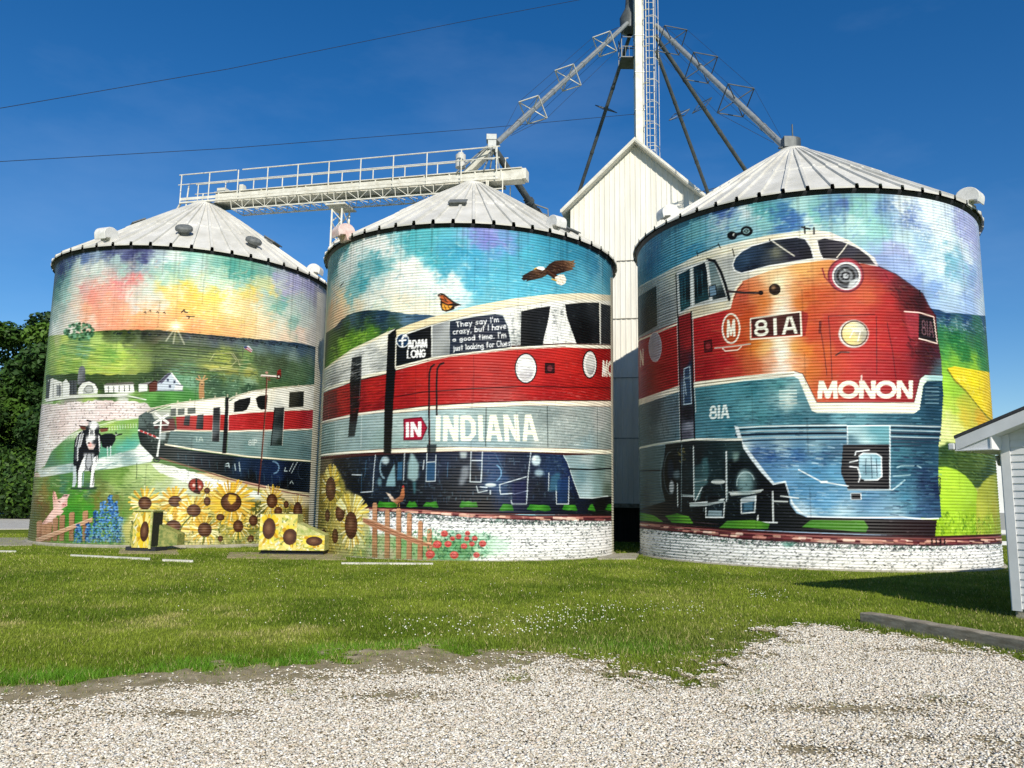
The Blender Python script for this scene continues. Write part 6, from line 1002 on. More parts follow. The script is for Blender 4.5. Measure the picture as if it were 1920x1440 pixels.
b.box(cv(S1-.1, 0, ZC+.14), (.5, .38, .35), AX)
b.build('trough', M['steel_w'], conv, bevel=.008)
b = MB()
for off in (-.42, .42):
    b.bar(cv(S0, off, ZC-.06), cv(S1-.7, off, ZC-.06), .06); b.bar(cv(1.2, off*.8, ZC-.40), cv(LEN-1.0, off*.8, ZC-.40), .04)
    for i, s in enumerate(np.arange(1.2, LEN-1.0, .46)):
        b.bar(cv(s, off, ZC-.06), cv(s, off*.8, ZC-.40), .022); b.bar(cv(s+(.46 if i % 2 else 0), off, ZC-.06), cv(min(s+(0 if i % 2 else .46), LEN-1.0), off*.8, ZC-.40), .018)
for s in np.arange(1.2, LEN-1.0, .46): b.bar(cv(s, -.34, ZC-.40), cv(s, .34, ZC-.40), .022); b.bar(cv(s, -.42, ZC-.07), cv(s, .42, ZC-.07), .022); b.bar(cv(s, -.34, ZC-.40), cv(min(s+.46, LEN-1), .34, ZC-.40), .016)
b.build('truss', M['steel_w'], conv)
for off, zt in ((-.46, 1.0), (.46, 1.0)):
    b = MB(); s0, s1 = S0, S1-.75
    for i, s in enumerate(np.linspace(s0, s1, 11)): b.tube([cv(s, off, ZC-.1), cv(s, off, ZC+zt)], .021, 6)
    if off < 0: b.tube([cv(s0-.1, off, ZC+zt), cv(s0+2.15*1.1, off, ZC+zt)], .022, 6); b.tube([cv(s0+2.6, off, ZC+zt), cv(s1+.1, off, ZC+zt)], .022, 6)
    else: b.tube([cv(s0-.1, off, ZC+zt), cv(s1+.1, off, ZC+zt)], .022, 6)
    b.tube([cv(s0-.12, off, ZC+.62), cv(s1+.1, off, ZC+.62)], .018, 6)
    b.bar(cv(s0, off, ZC+.06), cv(s1, off, ZC+.06), .02, .1)
    b.build('railing', M['steel_w'], conv)
b = MB(); b.box(cv((S0+S1)/2-.3, .30, ZC-.10), (S1-S0-.8, .26, .03), AX); b.build('walkway_grating', M['galv'], conv)
b = MB()
for off in (-.4, .4): b.bar(cv(S0, off, ZC-.06), cv(S0-.5, off, ZC-.85), .05); b.bar(cv(S0+.3, off, ZC+.6), cv(S0+.2, off, ZC-.75), .04); b.bar(cv(S0+.55, off, ZC-.06), cv(S0+.45, off, ZC-.6), .04)
b.bar(cv(S0-.15, -.4, ZC-.3), cv(S0-.15, .4, ZC-.3), .04); b.bar(cv(S0-.35, -.4, ZC-.6), cv(S0-.35, .4, ZC-.6), .04); b.build('roof_bracket', M['steel_w'], conv)
b = MB(); b.box(cv(.55, 0, ZC+.42), (.34, .3, .2), AX); b.build('access_box', M['steel_w'], conv); b = MB(); b.box(cv(1.35, 0, ZC+.46), (.18, .2, .3), AX); b.build('access_box', M['steel_w'], conv)
b = MB(); b.tube([cv(0, 0, ZC-.5), cv(0, 0, ZC)], .2, 14); b.build('discharge_chute', M['steel_w'], conv)
b = MB(); b.tube([cv(LEN, 0, ZC-.52), cv(LEN, 0, ZC)], [.26, .2], 14); b.build('discharge_chute', M['dark'], conv)
b = MB(); s1 = S1-.55
for off in (-.42, .42):
    for s in (s1-.55, s1): b.bar(cv(s, off, ZC-.75), cv(s, off, ZC-.02), .035)
    b.bar(cv(s1-.55, off, ZC-.74), cv(s1, off, ZC-.74), .035); b.bar(cv(s1-.55, off, ZC-.42), cv(s1, off, ZC-.42), .03)
b.bar(cv(s1, -.42, ZC-.74), cv(s1, .42, ZC-.74), .035); b.bar(cv(s1-.55, -.42, ZC-.74), cv(s1-.55, .42, ZC-.74), .035)
b.build('end_cage', M['steel_w'], conv)
for k in (0, 1): b = MB(); b.bar(cv(LEN-.3+k*.85, -.4, ZC-.85), cv(LEN-.3+k*.85, -.4, ZC-.05), .045); b.build('support_leg', M['steel_w'], conv)

# lattice tower that carries the bridge
def to_px(p): q = V(*p)-V(0, 0, CAM_H); z = q@AX_F; return 960+CAM_F*(q@AX_R)/z, 720-CAM_F*(q@AX_U)/z
st = min(np.linspace(1, LEN, 400), key=lambda s: abs(to_px(cv(s, 0, ZC-.55))[0]-639)); print('tower', st, cv(st, 0, 0))
tower = thing('lattice_tower', 'slim white lattice tower under the conveyor bridge, between the two left silos', 'tower', cv(st, 0, 0))
b = MB(); w, d = .19, .26
legs = [cv(st-w, -d, 0), cv(st+w, -d, 0), cv(st+w, d, 0), cv(st-w, d, 0)]
for p in legs: b.bar(p, p+V(0, 0, ZC-.5), .055)
for i in range(4):
    p, q = legs[i], legs[(i+1) % 4]; zz = np.arange(0, ZC-.55, .42)
    for k, z in enumerate(zz[:-1]):
        a_, b_ = (p, q) if k % 2 else (q, p); b.bar(a_+V(0, 0, z), b_+V(0, 0, z+.42), .03)
        if k % 3 == 0: b.bar(p+V(0, 0, z), q+V(0, 0, z), .028)
b.box(cv(st, 0, ZC-.52), (.75, .85, .05), AX); b.build('lattice', M['steel_w'], tower)
b = MB(); b.box(cv(st, 0, .05), (.8, .9, .2), AX); b.build('footing', M['concrete'], tower)

# ================================================================ elevator building
EY = 30.5
pk, rr_, ll_ = at_depth(1190, 258, EY), None, None
best = None
for psi in np.linspace(-.5, .5, 201):
    u = V(math.cos(psi), math.sin(psi), 0); nn = V(-u[1], u[0], 0)
    def hit(px, py):
        d = ray(px, py); o = V(0, 0, CAM_H); return o+d*(((pk-o)@nn)/(d@nn))
    l, r = hit(1040, 405), hit(1335, 375)
    sl, sr = (pk[2]-l[2])/((pk-l)@u), (pk[2]-r[2])/((r-pk)@u)
    if best is None or abs(sl-sr) < best[0]: best = (abs(sl-sr), psi, sl, (r-pk)@u, u, nn)
_, PSI, ESL, EHW, EU, EN = best
EHW = max(2.9, min(EHW, 4.0)); print('elevator', best, EHW)
if EN[1] < 0: EN = -EN
def ev(s, back, z): return V(pk[0], pk[1], 0)+EU*s+EN*back+V(0, 0, z)
elev = thing('grain_elevator', 'tall white ribbed metal elevator building with a steep gable, wedged behind the silos', 'grain elevator', ev(0, 3, 0))
OV = .42; WH = EHW-.32; DEP = 7.0; ZB = 1.45
def ztop(s): return pk[2]-.14-abs(s)*ESL
b = MB(); S = [-WH]; prof = [0.]
x = -WH; k = 0
while x < WH-1e-6:
    for stp, dpt in ((.135, 0), (.02, -.02), (.035, -.02), (.02, 0)):
        x = min(x+stp, WH); S.append(x); prof.append(dpt)
        if x >= WH: break
Z4 = [ZB, 4.0, 6.4, 8.8, 11.2]
for i in range(len(S)-1):
    a0, a1 = S[i], S[i+1]; d0, d1 = OV+prof[i], OV+prof[i+1]
    b.add([ev(a0, d0, ZB), ev(a1, d1, ZB), ev(a1, d1, ztop(a1)), ev(a0, d0, ztop(a0))], [(0, 1, 2, 3)])
for sgn in (-1, 1):
    b.add([ev(sgn*WH, OV, ZB), ev(sgn*WH, OV+DEP, ZB), ev(sgn*WH, OV+DEP, ztop(WH)), ev(sgn*WH, OV, ztop(WH))], [(0, 1, 2, 3)])
b.add([ev(-WH, OV+DEP, ZB), ev(WH, OV+DEP, ZB), ev(WH, OV+DEP, ztop(WH)), ev(0, OV+DEP, ztop(0)), ev(-WH, OV+DEP, ztop(WH))], [(0, 1, 2, 3, 4)])
wall = b.build('wall', M['siding_w'], elev)
b = MB()
for z in Z4[1:]:
    s = min(WH, (pk[2]-.14-z)/ESL-.05)
    if s > .2: b.box(ev(0, OV-.034, z), (2*s, .012, .03), (EU, EN, V(0, 0, 1)))
b.build('lap_seam', M['grime'], wall)
b = MB()
for sgn in (-1, 1):
    A, B = ev(0, 0, pk[2]), ev(sgn*EHW, 0, pk[2]-EHW*ESL); t = V(0, 0, -.14)
    b.extrude([A, B, B+t, A+t], EN*(DEP+2*OV))
b.build('roof', M['siding_w'], elev)
b = MB()
for sgn in (-1, 1):
    A, B = ev(0, -.02, pk[2]+.03), ev(sgn*(EHW+.05), -.02, pk[2]+.03-(EHW+.05)*ESL); t = V(0, 0, -.13)
    b.extrude([A, B, B+t, A+t], EN*.03)
b.build('rake_trim', M['steel_w'], elev)
b = MB(); b.box(ev(0, OV+DEP/2, (ZB-.5)/2), (2*WH-.5, DEP-.5, ZB+.45), (EU, EN, V(0, 0, 1)))
for s in np.arange(-WH+.3, WH-.2, .24): b.box(ev(s, OV+.22, .6), (.18, .06, 1.6), (EU, EN, V(0, 0, 1)))
b.build('base', M['base_d'], elev)
b = MB(); b.box(ev(0, OV-.05, ZB-.06), (2*WH+.1, .3, .16), (EU, EN, V(0, 0, 1))); b.build('ledge', M['grime'], elev)

# ================================================================ bucket elevator leg above the building
LY = 32.4
lg0, lg1 = at_depth(1199, 262, LY), at_depth(1198, 0, LY)
lx = lg0[0]; LT = lg1[2]+2.6
leg = thing('bucket_elevator', 'white bucket elevator leg with a caged ladder rising above the gable', 'bucket elevator', (lx, LY, 0))
b = MB(); b.box((lx, LY, LT/2+4), (.38, .50, LT-8)); casing = b.build('casing', M['steel_w'], leg, bevel=.01)
for z in np.arange(9.6, LT, 1.75): b = MB(); b.box((lx, LY, z), (.41, .53, .03)); b.build('flange', M['galv'], casing)
b = MB(); b.box((lx, LY, LT+.5), (1.1, .9, 1.2)); b.box((lx-.35, LY, LT-.2), (.5, .8, .7)); b.build('head', M['steel_w'], leg, bevel=.05)
b = MB(); X = lx+.48
for s in (-.17, .17): b.tube([(X+s, LY-.1, 8), (X+s, LY-.1, LT)], .022, 6)
for z in np.arange(8, LT, .33): b.tube([(X-.17, LY-.1, z), (X+.17, LY-.1, z)], .014, 5)
b.build('ladder', M['steel_w'], leg)
b = MB()
hoop = [(X+.36*math.cos(t), LY-.1-.62*math.sin(t)) for t in np.linspace(0, math.pi, 9)]
for z in np.arange(9.5, LT, 1.0):
    b.tube([(p[0], p[1], z) for p in hoop], .014, 5)
for p in hoop[1:-1:2]: b.tube([(p[0], p[1], 9.5), (p[0], p[1], LT)], .011, 5)
b.build('ladder_cage', M['steel_w'], leg)
for z in np.arange(9.2, LT, 1.75): b = MB(); b.bar((lx+.2, LY, z), (X, LY-.1, z), .04); b.build('stand_off', M['galv'], leg)
dz = at_depth(1186, 45, LY+.6)
b = MB(); b.lathe([(.12, -.55), (.42, -.35), (.45, .25), (.2, .75), (.15, 1.6)], 20, (lx-.30, LY+.6, dz[2])); b.build('distributor', M['galv_d'], leg, True)
b = MB(); PX = lx-.32
for x_ in (PX-.42, PX+.42):
    for y_ in (LY+.1, LY+1.0): b.bar((x_, y_, dz[2]-1.9), (x_, y_, dz[2]-.6), .035)
for z in (dz[2]-1.9, dz[2]-1.4, dz[2]-.95):
    b.bar((PX-.42, LY+.1, z), (PX+.42, LY+.1, z), .03); b.bar((PX-.42, LY+1.0, z), (PX+.42, LY+1.0, z), .03); b.bar((PX-.42, LY+.1, z), (PX-.42, LY+1, z), .03)
b.box((PX, LY+.55, dz[2]-1.92), (.9, 1.0, .04))
for k in range(6): b.bar((PX-.4+k*.16, LY+.09, dz[2]-1.9), (PX-.4+k*.16, LY+.09, dz[2]-1.4), .014)
b.build('service_platform', M['galv_d'], leg)

# ================================================================ grain spouts
def frame(b, g, p, d, side, rod, x=True):
    """square stiffener frame round a spout, with guy wires fore and aft"""
    u = np.cross(d, V(0, 0, 1)); u /= np.linalg.norm(u); w = np.cross(u, d)
    c = [p+(u*i+w*j)*side/2 for i, j in ((-1, -1), (1, -1), (1, 1), (-1, 1))]
    for i in range(4): b.bar(c[i], c[(i+1) % 4], rod)
    if x:
        b.bar(c[0], c[2], rod); b.bar(c[1], c[3], rod)
    return c
def spout(label, p0, p1, r, m, frames, side, rod, fm, wires=True):
    t = thing('grain_spout', label, 'grain spout', p1, 0, 'grain spouts fanning out from the elevator head')
    b = MB(); b.tube([p0, p1], r, 14); d = (p1-p0)/np.linalg.norm(p1-p0); L = np.linalg.norm(p1-p0)
    for s in np.arange(2.5, L-1, 3.05): b.tube([p0+d*s-d*.05, p0+d*s+d*.05], r*1.16, 14)
    b.build('pipe', m, t, True)
    cs = []
    for f in frames:
        g = MB(); cs.append(frame(g, None, p0+d*L*f, d, side, rod)); g.build('stiffener_frame', fm, t)
    if wires and cs:
        g = MB(); u = np.cross(d, V(0, 0, 1)); u /= np.linalg.norm(u); w = np.cross(u, d)
        for k, (i, j) in enumerate(((-1, -1), (1, -1), (1, 1), (-1, 1))):
            P = [p0+d*.8+(u*i+w*j)*.1]+[c[k] for c in cs]+[p1-d*.8+(u*i+w*j)*.1]
            for q0, q1 in zip(P[:-1], P[1:]): g.tube([q0, q1], .007, 4)
        g.build('guy_wire', M['wire'], t)
    return t
hub = V(lx-.3, LY+.6, dz[2])
s2 = at_depth(932, 268, APEX[2][1]-.3); s3 = at_depth(1478, 282, APEX[3][1])
spout('long grey spout with pale frames, slanting left to the conveyor head', at_depth(1176, 44, LY), s2, .098, M['galv'], (.22, .53, .78), .82, .034, M['steel_w'])
spout('long grey spout with dark frames, slanting right to the peak of the locomotive silo', at_depth(1230, 48, LY+.3), s3, .105, M['galv'], (.16, .42, .68), 1.05, .03, M['galv_d'])
spout('thin dark spout passing behind the left slope of the white gable', at_depth(1183, 60, LY+.9), at_depth(1084, 366, 37.5), .085, M['galv_d'], (.45,), .8, .03, M['galv_d'], False)
spout('thin dark spout dropping behind the right slope of the white gable', at_depth(1230, 95, LY+.9), at_depth(1334, 380, 37.5), .085, M['galv_d'], (.40, .93), .8, .025, M['galv_d'], False)
spout('thin dark spout dropping behind the left side of the locomotive silo roof', at_depth(1228, 66, LY+.9), at_depth(1415, 345, 37.5), .10, M['galv_d'], (.45, .97), .8, .025, M['galv_d'], False)
# inlet cap on the third silo
cx, cy = SILOS[3][:2]; zc = ZR[3](.52)+.12
b = MB(); b.tube([V(cx, cy, zc-.1), V(cx, cy, zc+.42)], .26, 18); b.box((cx-.18, cy-.1, zc+.25), (.34, .34, .36)); b.tube([V(cx+.02, cy, zc+.4), V(cx+.02, cy, zc+.95)], .025, 6); b.tube([V(cx-.5, cy-.15, zc+.06), V(cx-.15, cy-.15, zc+.12)], .04, 6)
b.build('inlet_cap', M['galv_d'], silo[3], True, .01)

# two-way valve at the conveyor head
vt = thing('spout_valve', 'grey two way spout valve with a white motor, standing on the conveyor end', 'valve', cv(LEN+.2, 0, ZC+.34))
top = s2+V(-.18, 0, .12)
b = MB(); b.box(top+V(0, 0, .02), (.34, .34, .2)); b.box(top+V(.02, 0, -.22), (.28, .3, .34)); b.build('valve_box', M['galv'], vt, bevel=.01)
b = MB(); l0 = top+V(-.02, 0, -.35); l1 = cv(LEN-.35, 0, ZC+.33)
b.bar(l0, l1, .22); b.build('left_chute', M['steel_w'], vt)
b = MB()
for q in (-.16, .16):
    b.bar(top+V(-.12, q, -.3), cv(LEN-.6, q*1.6, ZC+.33), .045); b.bar(top+V(.16, q, -.3), cv(LEN+.75, q*1.6, ZC+.33), .045); b.bar(top+V(.05, q, -.3), cv(LEN+.35, q*1.6, ZC+.33), .04)
b.bar(top+V(-.28, -.16, -.75), top+V(.22, -.16, -.75), .035); b.build('stand', M['galv'], vt)
b = MB(); mc = cv(LEN-.55, -.05, ZC+.78); b.tube([mc-dx*.0+V(0, 0, -.22), mc+V(0, 0, .22)], .17, 16); b.tube([mc+V(0, 0, .22), mc+V(0, 0, .3)], .1, 12); b.build('motor', M['motor'], vt, True)
p0, p1 = top+V(.12, .2, -.3), at_depth(1016, 412, APEX[2][1]+2.2)
b = MB(); b.tube([p0, p1], .12, 14); dd = (p1-p0)/np.linalg.norm(p1-p0); q = p0+(p1-p0)*.72
b.tube([q-dd*.06, q+dd*.06], .17, 14); b.tube([p0+(p1-p0)*.86, p1], .16, 14); b.build('right_chute', M['galv_d'], vt, True)
b = MB(); q = p0+(p1-p0)*.9
for o_ in (-.3, .3):
    b = MB(); b.bar(q+V(-.5, o_, .35), q+V(.35, o_, .05), .04); b.bar(q+V(.35, o_, .05), q+V(.4, o_, -.5), .04); b.bar(q+V(-.5, o_, .35), q+V(-.42, o_, .55), .035); b.bar(q+V(-.3, o_, .2), q+V(-.15, o_, -.4), .04); b.build('chute_bracket', M['galv_d'], vt)


# overhead wires
for i, (lab, pts) in enumerate((('upper of the two thin power wires crossing the sky at the left', ((-420, 268, 22), (0, 203, 24), (430, 129, 27), (860, 42, 31), (1192, -20, LY))),
                    ('lower of the two thin power wires crossing the sky at the left', ((-420, 330, 22), (0, 303, 24), (430, 278, 27), (900, 241, 31), (1190, 214, LY))))):
    b = MB(); P = [at_depth(*p) for p in pts]
    b.tube(P, .011, 5); tag(b.build('power_wire', M['wire']), lab, 'power line', 'power wires over the left silo')

# ================================================================ painted aeration fans
class Panel(Mural):
    def __init__(s, w, h, back, seed): s.W, s.H = w, h; s.img = np.ones((h, w, 3))*h2c(back); s.rs = np.random.RandomState(seed); s.o = (0, 0, 1)
    def wall(s, pts): return np.asarray(pts, float)
def panel(p, P00, P10, P01, name, parent, n=60):
    """a painted flat face: P00 top-left, P10 top-right, P01 bottom-left"""
    u, v = np.meshgrid(np.linspace(0, 1, n), np.linspace(0, 1, n)); co = P00+(P10-P00)*u[..., None]+(P01-P00)*v[..., None]
    Mi = np.array((Matrix.Translation(parent_loc(parent)) @ parent_rot(parent)).inverted()); co = co.reshape(-1, 3)@Mi[:3, :3].T+Mi[:3, 3]
    col = lin(p.img[(v*(p.H-1)).astype(int), (u*(p.W-1)).astype(int)])*PAINT_GAIN
    i = np.arange(n-1)[:, None]*n; k = np.arange(n-1)[None]; F = np.stack([i+k, i+n+k, i+n+k+1, i+k+1], -1).reshape(-1, 4)
    return fast_mesh(name, co, F, M['mural'], col.reshape(-1, 3), False, parent)
def fan_art(seed, flowers, cols, base):
    p = Panel(120, 120, base, seed)
    p.dabs([(0, 0), (120, 0), (120, 120), (0, 120)], 130, 4, cols, .8, .8, 3, 1.6)
    for f in flowers: sunflower(p, *f)
    return p
M['fan_y'] = mat('fan_yellow', (.62, .58, .26), .5, col2=(.26, .33, .07), nscale=7)
M['fan_g'] = mat('fan_green', (.10, .16, .035), .55, col2=(.34, .33, .10), nscale=9)
M['fan_k'] = mat('fan_inside', (.02, .022, .015), .7)
YC = ['#e8d45c', '#f0e8a8', '#d8b83c', '#8ca044', '#f8f4dc', '#b4bc4c', '#ffffff', '#5c7430']
g0 = on_ground(275, 1034)
f1 = thing('aeration_fan', 'small boxy fan painted with one sunflower, its dark open side to the right', 'fan', (g0[0], g0[1], 0), 0, 'painted fans at the silo feet')
fx = V(math.cos(-.18), math.sin(-.18), 0); fy = V(-fx[1], fx[0], 0)
b0 = V(g0[0]-.42, g0[1], .1); W_, D_, H_ = .54, .5, .98
b = MB(); b.box(b0+fx*W_/2+fy*D_/2+V(0, 0, H_/2), (W_, D_, H_), (fx, fy, V(0, 0, 1))); b.build('housing', M['fan_y'], f1, bevel=.01)
panel(fan_art(3, [(78, 66, 28, 32, .9, 18)], YC, '#e0d070'), b0-fy*.006+V(0, 0, H_), b0+fx*W_-fy*.006+V(0, 0, H_), b0-fy*.006, 'painted_face', f1)
b = MB(); b.box(b0+fx*(W_+.012)+fy*D_*.5+V(0, 0, H_/2), (.014, D_-.06, H_-.1), (fx, fy, V(0, 0, 1))); b.build('intake', M['fan_k'], f1)
b = MB(); b.box(b0+fx*(W_+.01)-fy*.015+V(0, 0, H_/2), (.05, .04, H_+.04), (fx, fy, V(0, 0, 1))); b.box(b0+fx*W_*.55+fy*.2+V(0, 0, H_+.02), (W_*1.15, .5, .04), (fx, fy, V(0, 0, 1))); b.build('rim', M['fan_y'], f1)
b = MB(); q = b0+fx*W_+fy*.32
b.add([q+V(0, 0, .0), q+fy*.3+V(0, 0, 0), q+fy*.3+V(0, 0, .62), q+V(0, 0, .62), q+fx*.38+fy*.35+V(0, 0, .05), q+fx*.38+fy*.7+V(0, 0, .05), q+fx*.38+fy*.7+V(0, 0, .36), q+fx*.38+fy*.35+V(0, 0, .36)], [(0, 1, 2, 3), (4, 7, 6, 5), (0, 3, 7, 4), (1, 5, 6, 2), (3, 2, 6, 7), (0, 4, 5, 1)])
b.build('transition', M['fan_g'], f1)
b = MB(); b.box(b0-fx*.13+fy*.42+V(0, 0, .3), (.26, .3, .55), (fx, fy, V(0, 0, 1))); b.build('side_box', M['fan_g'], f1)
b = MB(); b.box(b0+fx*.25+fy*.3+V(0, 0, -.05), (.9, .55, .14), (fx, fy, V(0, 0, 1))); b.build('skid', M['dark'], f1)
g1 = on_ground(484, 1040)
f2 = thing('aeration_fan', 'low wide fan box painted with dark centred sunflowers, between the left and middle silos', 'fan', (g1[0]+.6, g1[1], 0), 0, 'painted fans at the silo feet')
b0 = V(g1[0], g1[1], .12); W_, D_, H_ = .98, .7, .94; fx = V(1, 0.04, 0); fx /= np.linalg.norm(fx); fy = V(-fx[1], fx[0], 0)
b = MB(); b.box(b0+fx*W_/2+fy*D_/2+V(0, 0, H_/2), (W_, D_, H_), (fx, fy, V(0, 0, 1))); b.build('housing', M['fan_y'], f2, bevel=.01)
panel(fan_art(4, [(30, 48, 20, 34, .6, 14), (98, 74, 22, 26, .4, 12)], YC, '#e4d878'), b0-fy*.006+V(0, 0, H_), b0+fx*W_-fy*.006+V(0, 0, H_), b0-fy*.006, 'painted_face', f2)
b = MB(); q = b0+fx*(W_+.004)
b.add([q, q+fy*D_, q+fy*D_+V(0, 0, .72), q+V(0, 0, .72), q+fx*.74, q+fx*.74+fy*D_, q+fx*.74+fy*D_+V(0, 0, .40), q+fx*.74+V(0, 0, .40)], [(0, 1, 2, 3), (4, 7, 6, 5), (1, 5, 6, 2), (3, 2, 6, 7), (0, 4, 5, 1), (0, 3, 7, 4)]); b.build('transition', M['fan_y'], f2)
panel(fan_art(6, [(75, 46, 34, 36, .4, 14)], YC+['#8c9c48'], '#d8cc6c'), q-fy*.006+V(0, 0, .40), q+fx*.74-fy*.006+V(0, 0, .40), q-fy*.006, 'painted_face', f2)
b = MB(); b.box(b0+fx*.85+fy*.4+V(0, 0, -.06), (1.65, .55, .12), (fx, fy, V(0, 0, 1))); b.build('skid', M['dark'], f2)

# ================================================================ white shed at the right edge
C0 = on_ground(1903, 1157); gd = V(.56, -.83, 0); gd /= np.linalg.norm(gd); ld = V(.83, .56, 0); ld = V(-gd[1], gd[0], 0)
if ld[0] < 0: ld = -ld
WH_ = 2.55; GW = 5.2; LN = 8.0; PT = .36
shed = thing('shed', 'white vinyl sided shed with a gable roof, cut off by the right edge', 'shed', C0)
def sv(g, l, z): return C0+gd*g+ld*l+V(0, 0, z)
def srf(g): return WH_+.06+min(g, GW-g)*PT
def lap_wall(b, o, d, n, L, top, pitch=.102, lip=.016):
    z = .12
    while z < WH_+GW/2*PT:
        z2 = z+pitch
        lo, hi = top(z), top(z2)
        if hi[1]-hi[0] < .05: break
        b.add([o+d*lo[0]+n*lip+V(0, 0, z), o+d*lo[1]+n*lip+V(0, 0, z), o+d*hi[1]+n*.002+V(0, 0, z2), o+d*hi[0]+n*.002+V(0, 0, z2), o+d*hi[0]+n*lip+V(0, 0, z2), o+d*hi[1]+n*lip+V(0, 0, z2)], [(0, 1, 2, 3), (3, 2, 5, 4)])
        z = z2
b = MB()
def tg(z): return (0, GW) if z <= WH_ else ((z-WH_)/PT, GW-(z-WH_)/PT)
lap_wall(b, C0, gd, -ld, GW, tg)
lap_wall(b, C0, ld, -gd, LN, lambda z: (0, LN) if z <= WH_ else (0, 0)); b.build('siding', M['shed_w'], shed)
b = MB()
for sgn in (0, 1): b.box(sv(.04, .04, WH_/2+.06)-gd*.045*(sgn == 0)*0, (.10, .10, WH_-.1), (gd, ld, V(0, 0, 1)))
b.v = []; b.f = []; b.n = 0
b.box(C0-ld*.022+gd*.05+V(0, 0, WH_/2+.06), (.12, .014, WH_-.06), (gd, ld, V(0, 0, 1))); b.box(C0-gd*.022+ld*.045+V(0, 0, WH_/2+.06), (.014, .12, WH_-.06), (gd, ld, V(0, 0, 1))); b.build('corner_trim', M['shed_w'], shed)
b = MB(); EO, RO = .50, .34
for sgn in (0, 1):
    A = sv(-EO if not sgn else GW+EO, -RO, WH_+.06-EO*PT); B = sv(GW/2, -RO, WH_+.06+GW/2*PT); t = V(0, 0, .045); o_ = V(0, 0, .075)
    b.extrude([A+o_, B+o_, B+o_+t, A+o_+t], ld*(LN+2*RO))
b.build('roof', M['shingle'], shed)
b = MB()
for sgn in (0, 1):
    A = sv(-EO+.012 if not sgn else GW+EO-.012, -RO+.01, WH_+.06-(EO-.012)*PT+.07); B = sv(GW/2, -RO+.01, WH_+.06+GW/2*PT+.07); t = V(0, 0, -.17)
    b.extrude([A, B, B+t, A+t], ld*.025)
b.build('rake_board', M['shed_w'], shed)
b = MB(); zs = WH_+.06-EO*PT-.10
b.box(sv(-EO/2, LN/2-RO/2, zs-.0), (EO, LN+RO-.02, .014), (gd, ld, V(0, 0, 1)))            # boxed soffit under the eave
b.extrude([sv(-EO+.02, -RO+.035, zs), sv(0, -RO+.035, zs), sv(.0, -RO+.035, WH_+.02), sv(-EO+.02, -RO+.035, WH_+.06-EO*PT)], ld*.012)   # eave return
b.box(sv(-.0, -RO/2, zs+.12), (.02, RO-.04, .24), (gd, ld, V(0, 0, 1)))
b.extrude([sv(0, -RO+.04, WH_-.03), sv(GW/2, -RO+.04, WH_-.03+GW/2*PT), sv(GW/2, -RO+.04, WH_-.018+GW/2*PT), sv(0, -RO+.04, WH_-.018)], ld*(RO-.05)); b.build('soffit', M['shed_w'], shed)
b = MB(); b.box(sv(-EO-.05, LN/2-RO/2, zs+.06), (.10, LN+RO, .10), (gd, ld, V(0, 0, 1))); b.build('gutter', M['shed_w'], shed, bevel=.02)
b = MB(); b.tube([sv(-EO+.02, .9, zs-.02), sv(-EO+.04, .9, zs-.14), sv(-.10, .9, zs-.26), sv(-.07, .9, zs-.4), sv(-.07, .9, .2)], .04, 8); b.build('downspout', M['galv'], shed)
b = MB(); b.box(sv(GW/2, LN/2, .03), (GW-.02, LN-.02, .2), (gd, ld, V(0, 0, 1))); b.build('footing', M['concrete'], shed)

# old timber laid along the gravel edge
k0, k1 = on_ground(1622, 1165), on_ground(1935, 1222); kd = (k1-k0)/np.linalg.norm(k1-k0); k1 = k0+kd*4.2
b = MB(); kn = V(-kd[1], kd[0], 0); N_ = 24; P = []
for i in range(N_+1):
    c = k0+(k1-k0)*i/N_; j = RS.rand(4)*.012
    P += [c+kn*(.09+j[0])+V(0, 0, -.05), c-kn*(.09+j[1])+V(0, 0, -.05), c-kn*(.085+j[2])+V(0, 0, .115+j[0]), c+kn*(.085+j[3])+V(0, 0, .12+j[1])]
f = [(0, 1, 2, 3), tuple(4*N_+i for i in (3, 2, 1, 0))]
for i in range(N_):
    for k in range(4): f.append((4*i+k, 4*i+4+k, 4*i+4+(k+1) % 4, 4*i+(k+1) % 4))
b.add(P, f); tag(b.build('landscape_timber', M['timber'], None, False, .012), 'weathered brown timber lying along the gravel edge in front of the shed', 'timber')

# far white building seen between the last silo and the shed
fb = at_depth(1874, 860, 46); ZT = fb[2]
far = thing('storage_building', 'distant pale metal building glimpsed between the locomotive silo and the shed', 'building', (fb[0]+2, 48, 0))
b = MB(); b.box((fb[0]+2, 48, ZT/2+.55), (8, 4, ZT-1.1)); b.build('wall', M['far_w'], far)
b = MB(); b.box((fb[0]+2, 47.98, .6), (8.1, 4.1, 1.3)); b.build('dark_base', M['far_g'], far)
b = MB(); b.prism([(fb[0]-2.2, 45.8), (fb[0]+6.2, 45.8), (fb[0]+6.2, 50.2), (fb[0]-2.2, 50.2)], ZT, ZT+.12); b.build('roof', M['far_w'], far)
fn = thing('rail_fence', 'low white rail fence in the gap beside the shed', 'fence', at_depth(1876, 1000, 27)*V(1, 1, 0))
fp = at_depth(1880, 985, 27)
for x_ in (fp[0]-1.2, fp[0]+.25, fp[0]+1.7): b = MB(); b.box((x_, 27, .45), (.09, .09, .95)); b.build('post', M['far_w'], fn)
b = MB()
for z in (.35, .72): b.box((fp[0]+.25, 26.94, z), (3.2, .03, .13))
b.build('rail', M['far_w'], fn)

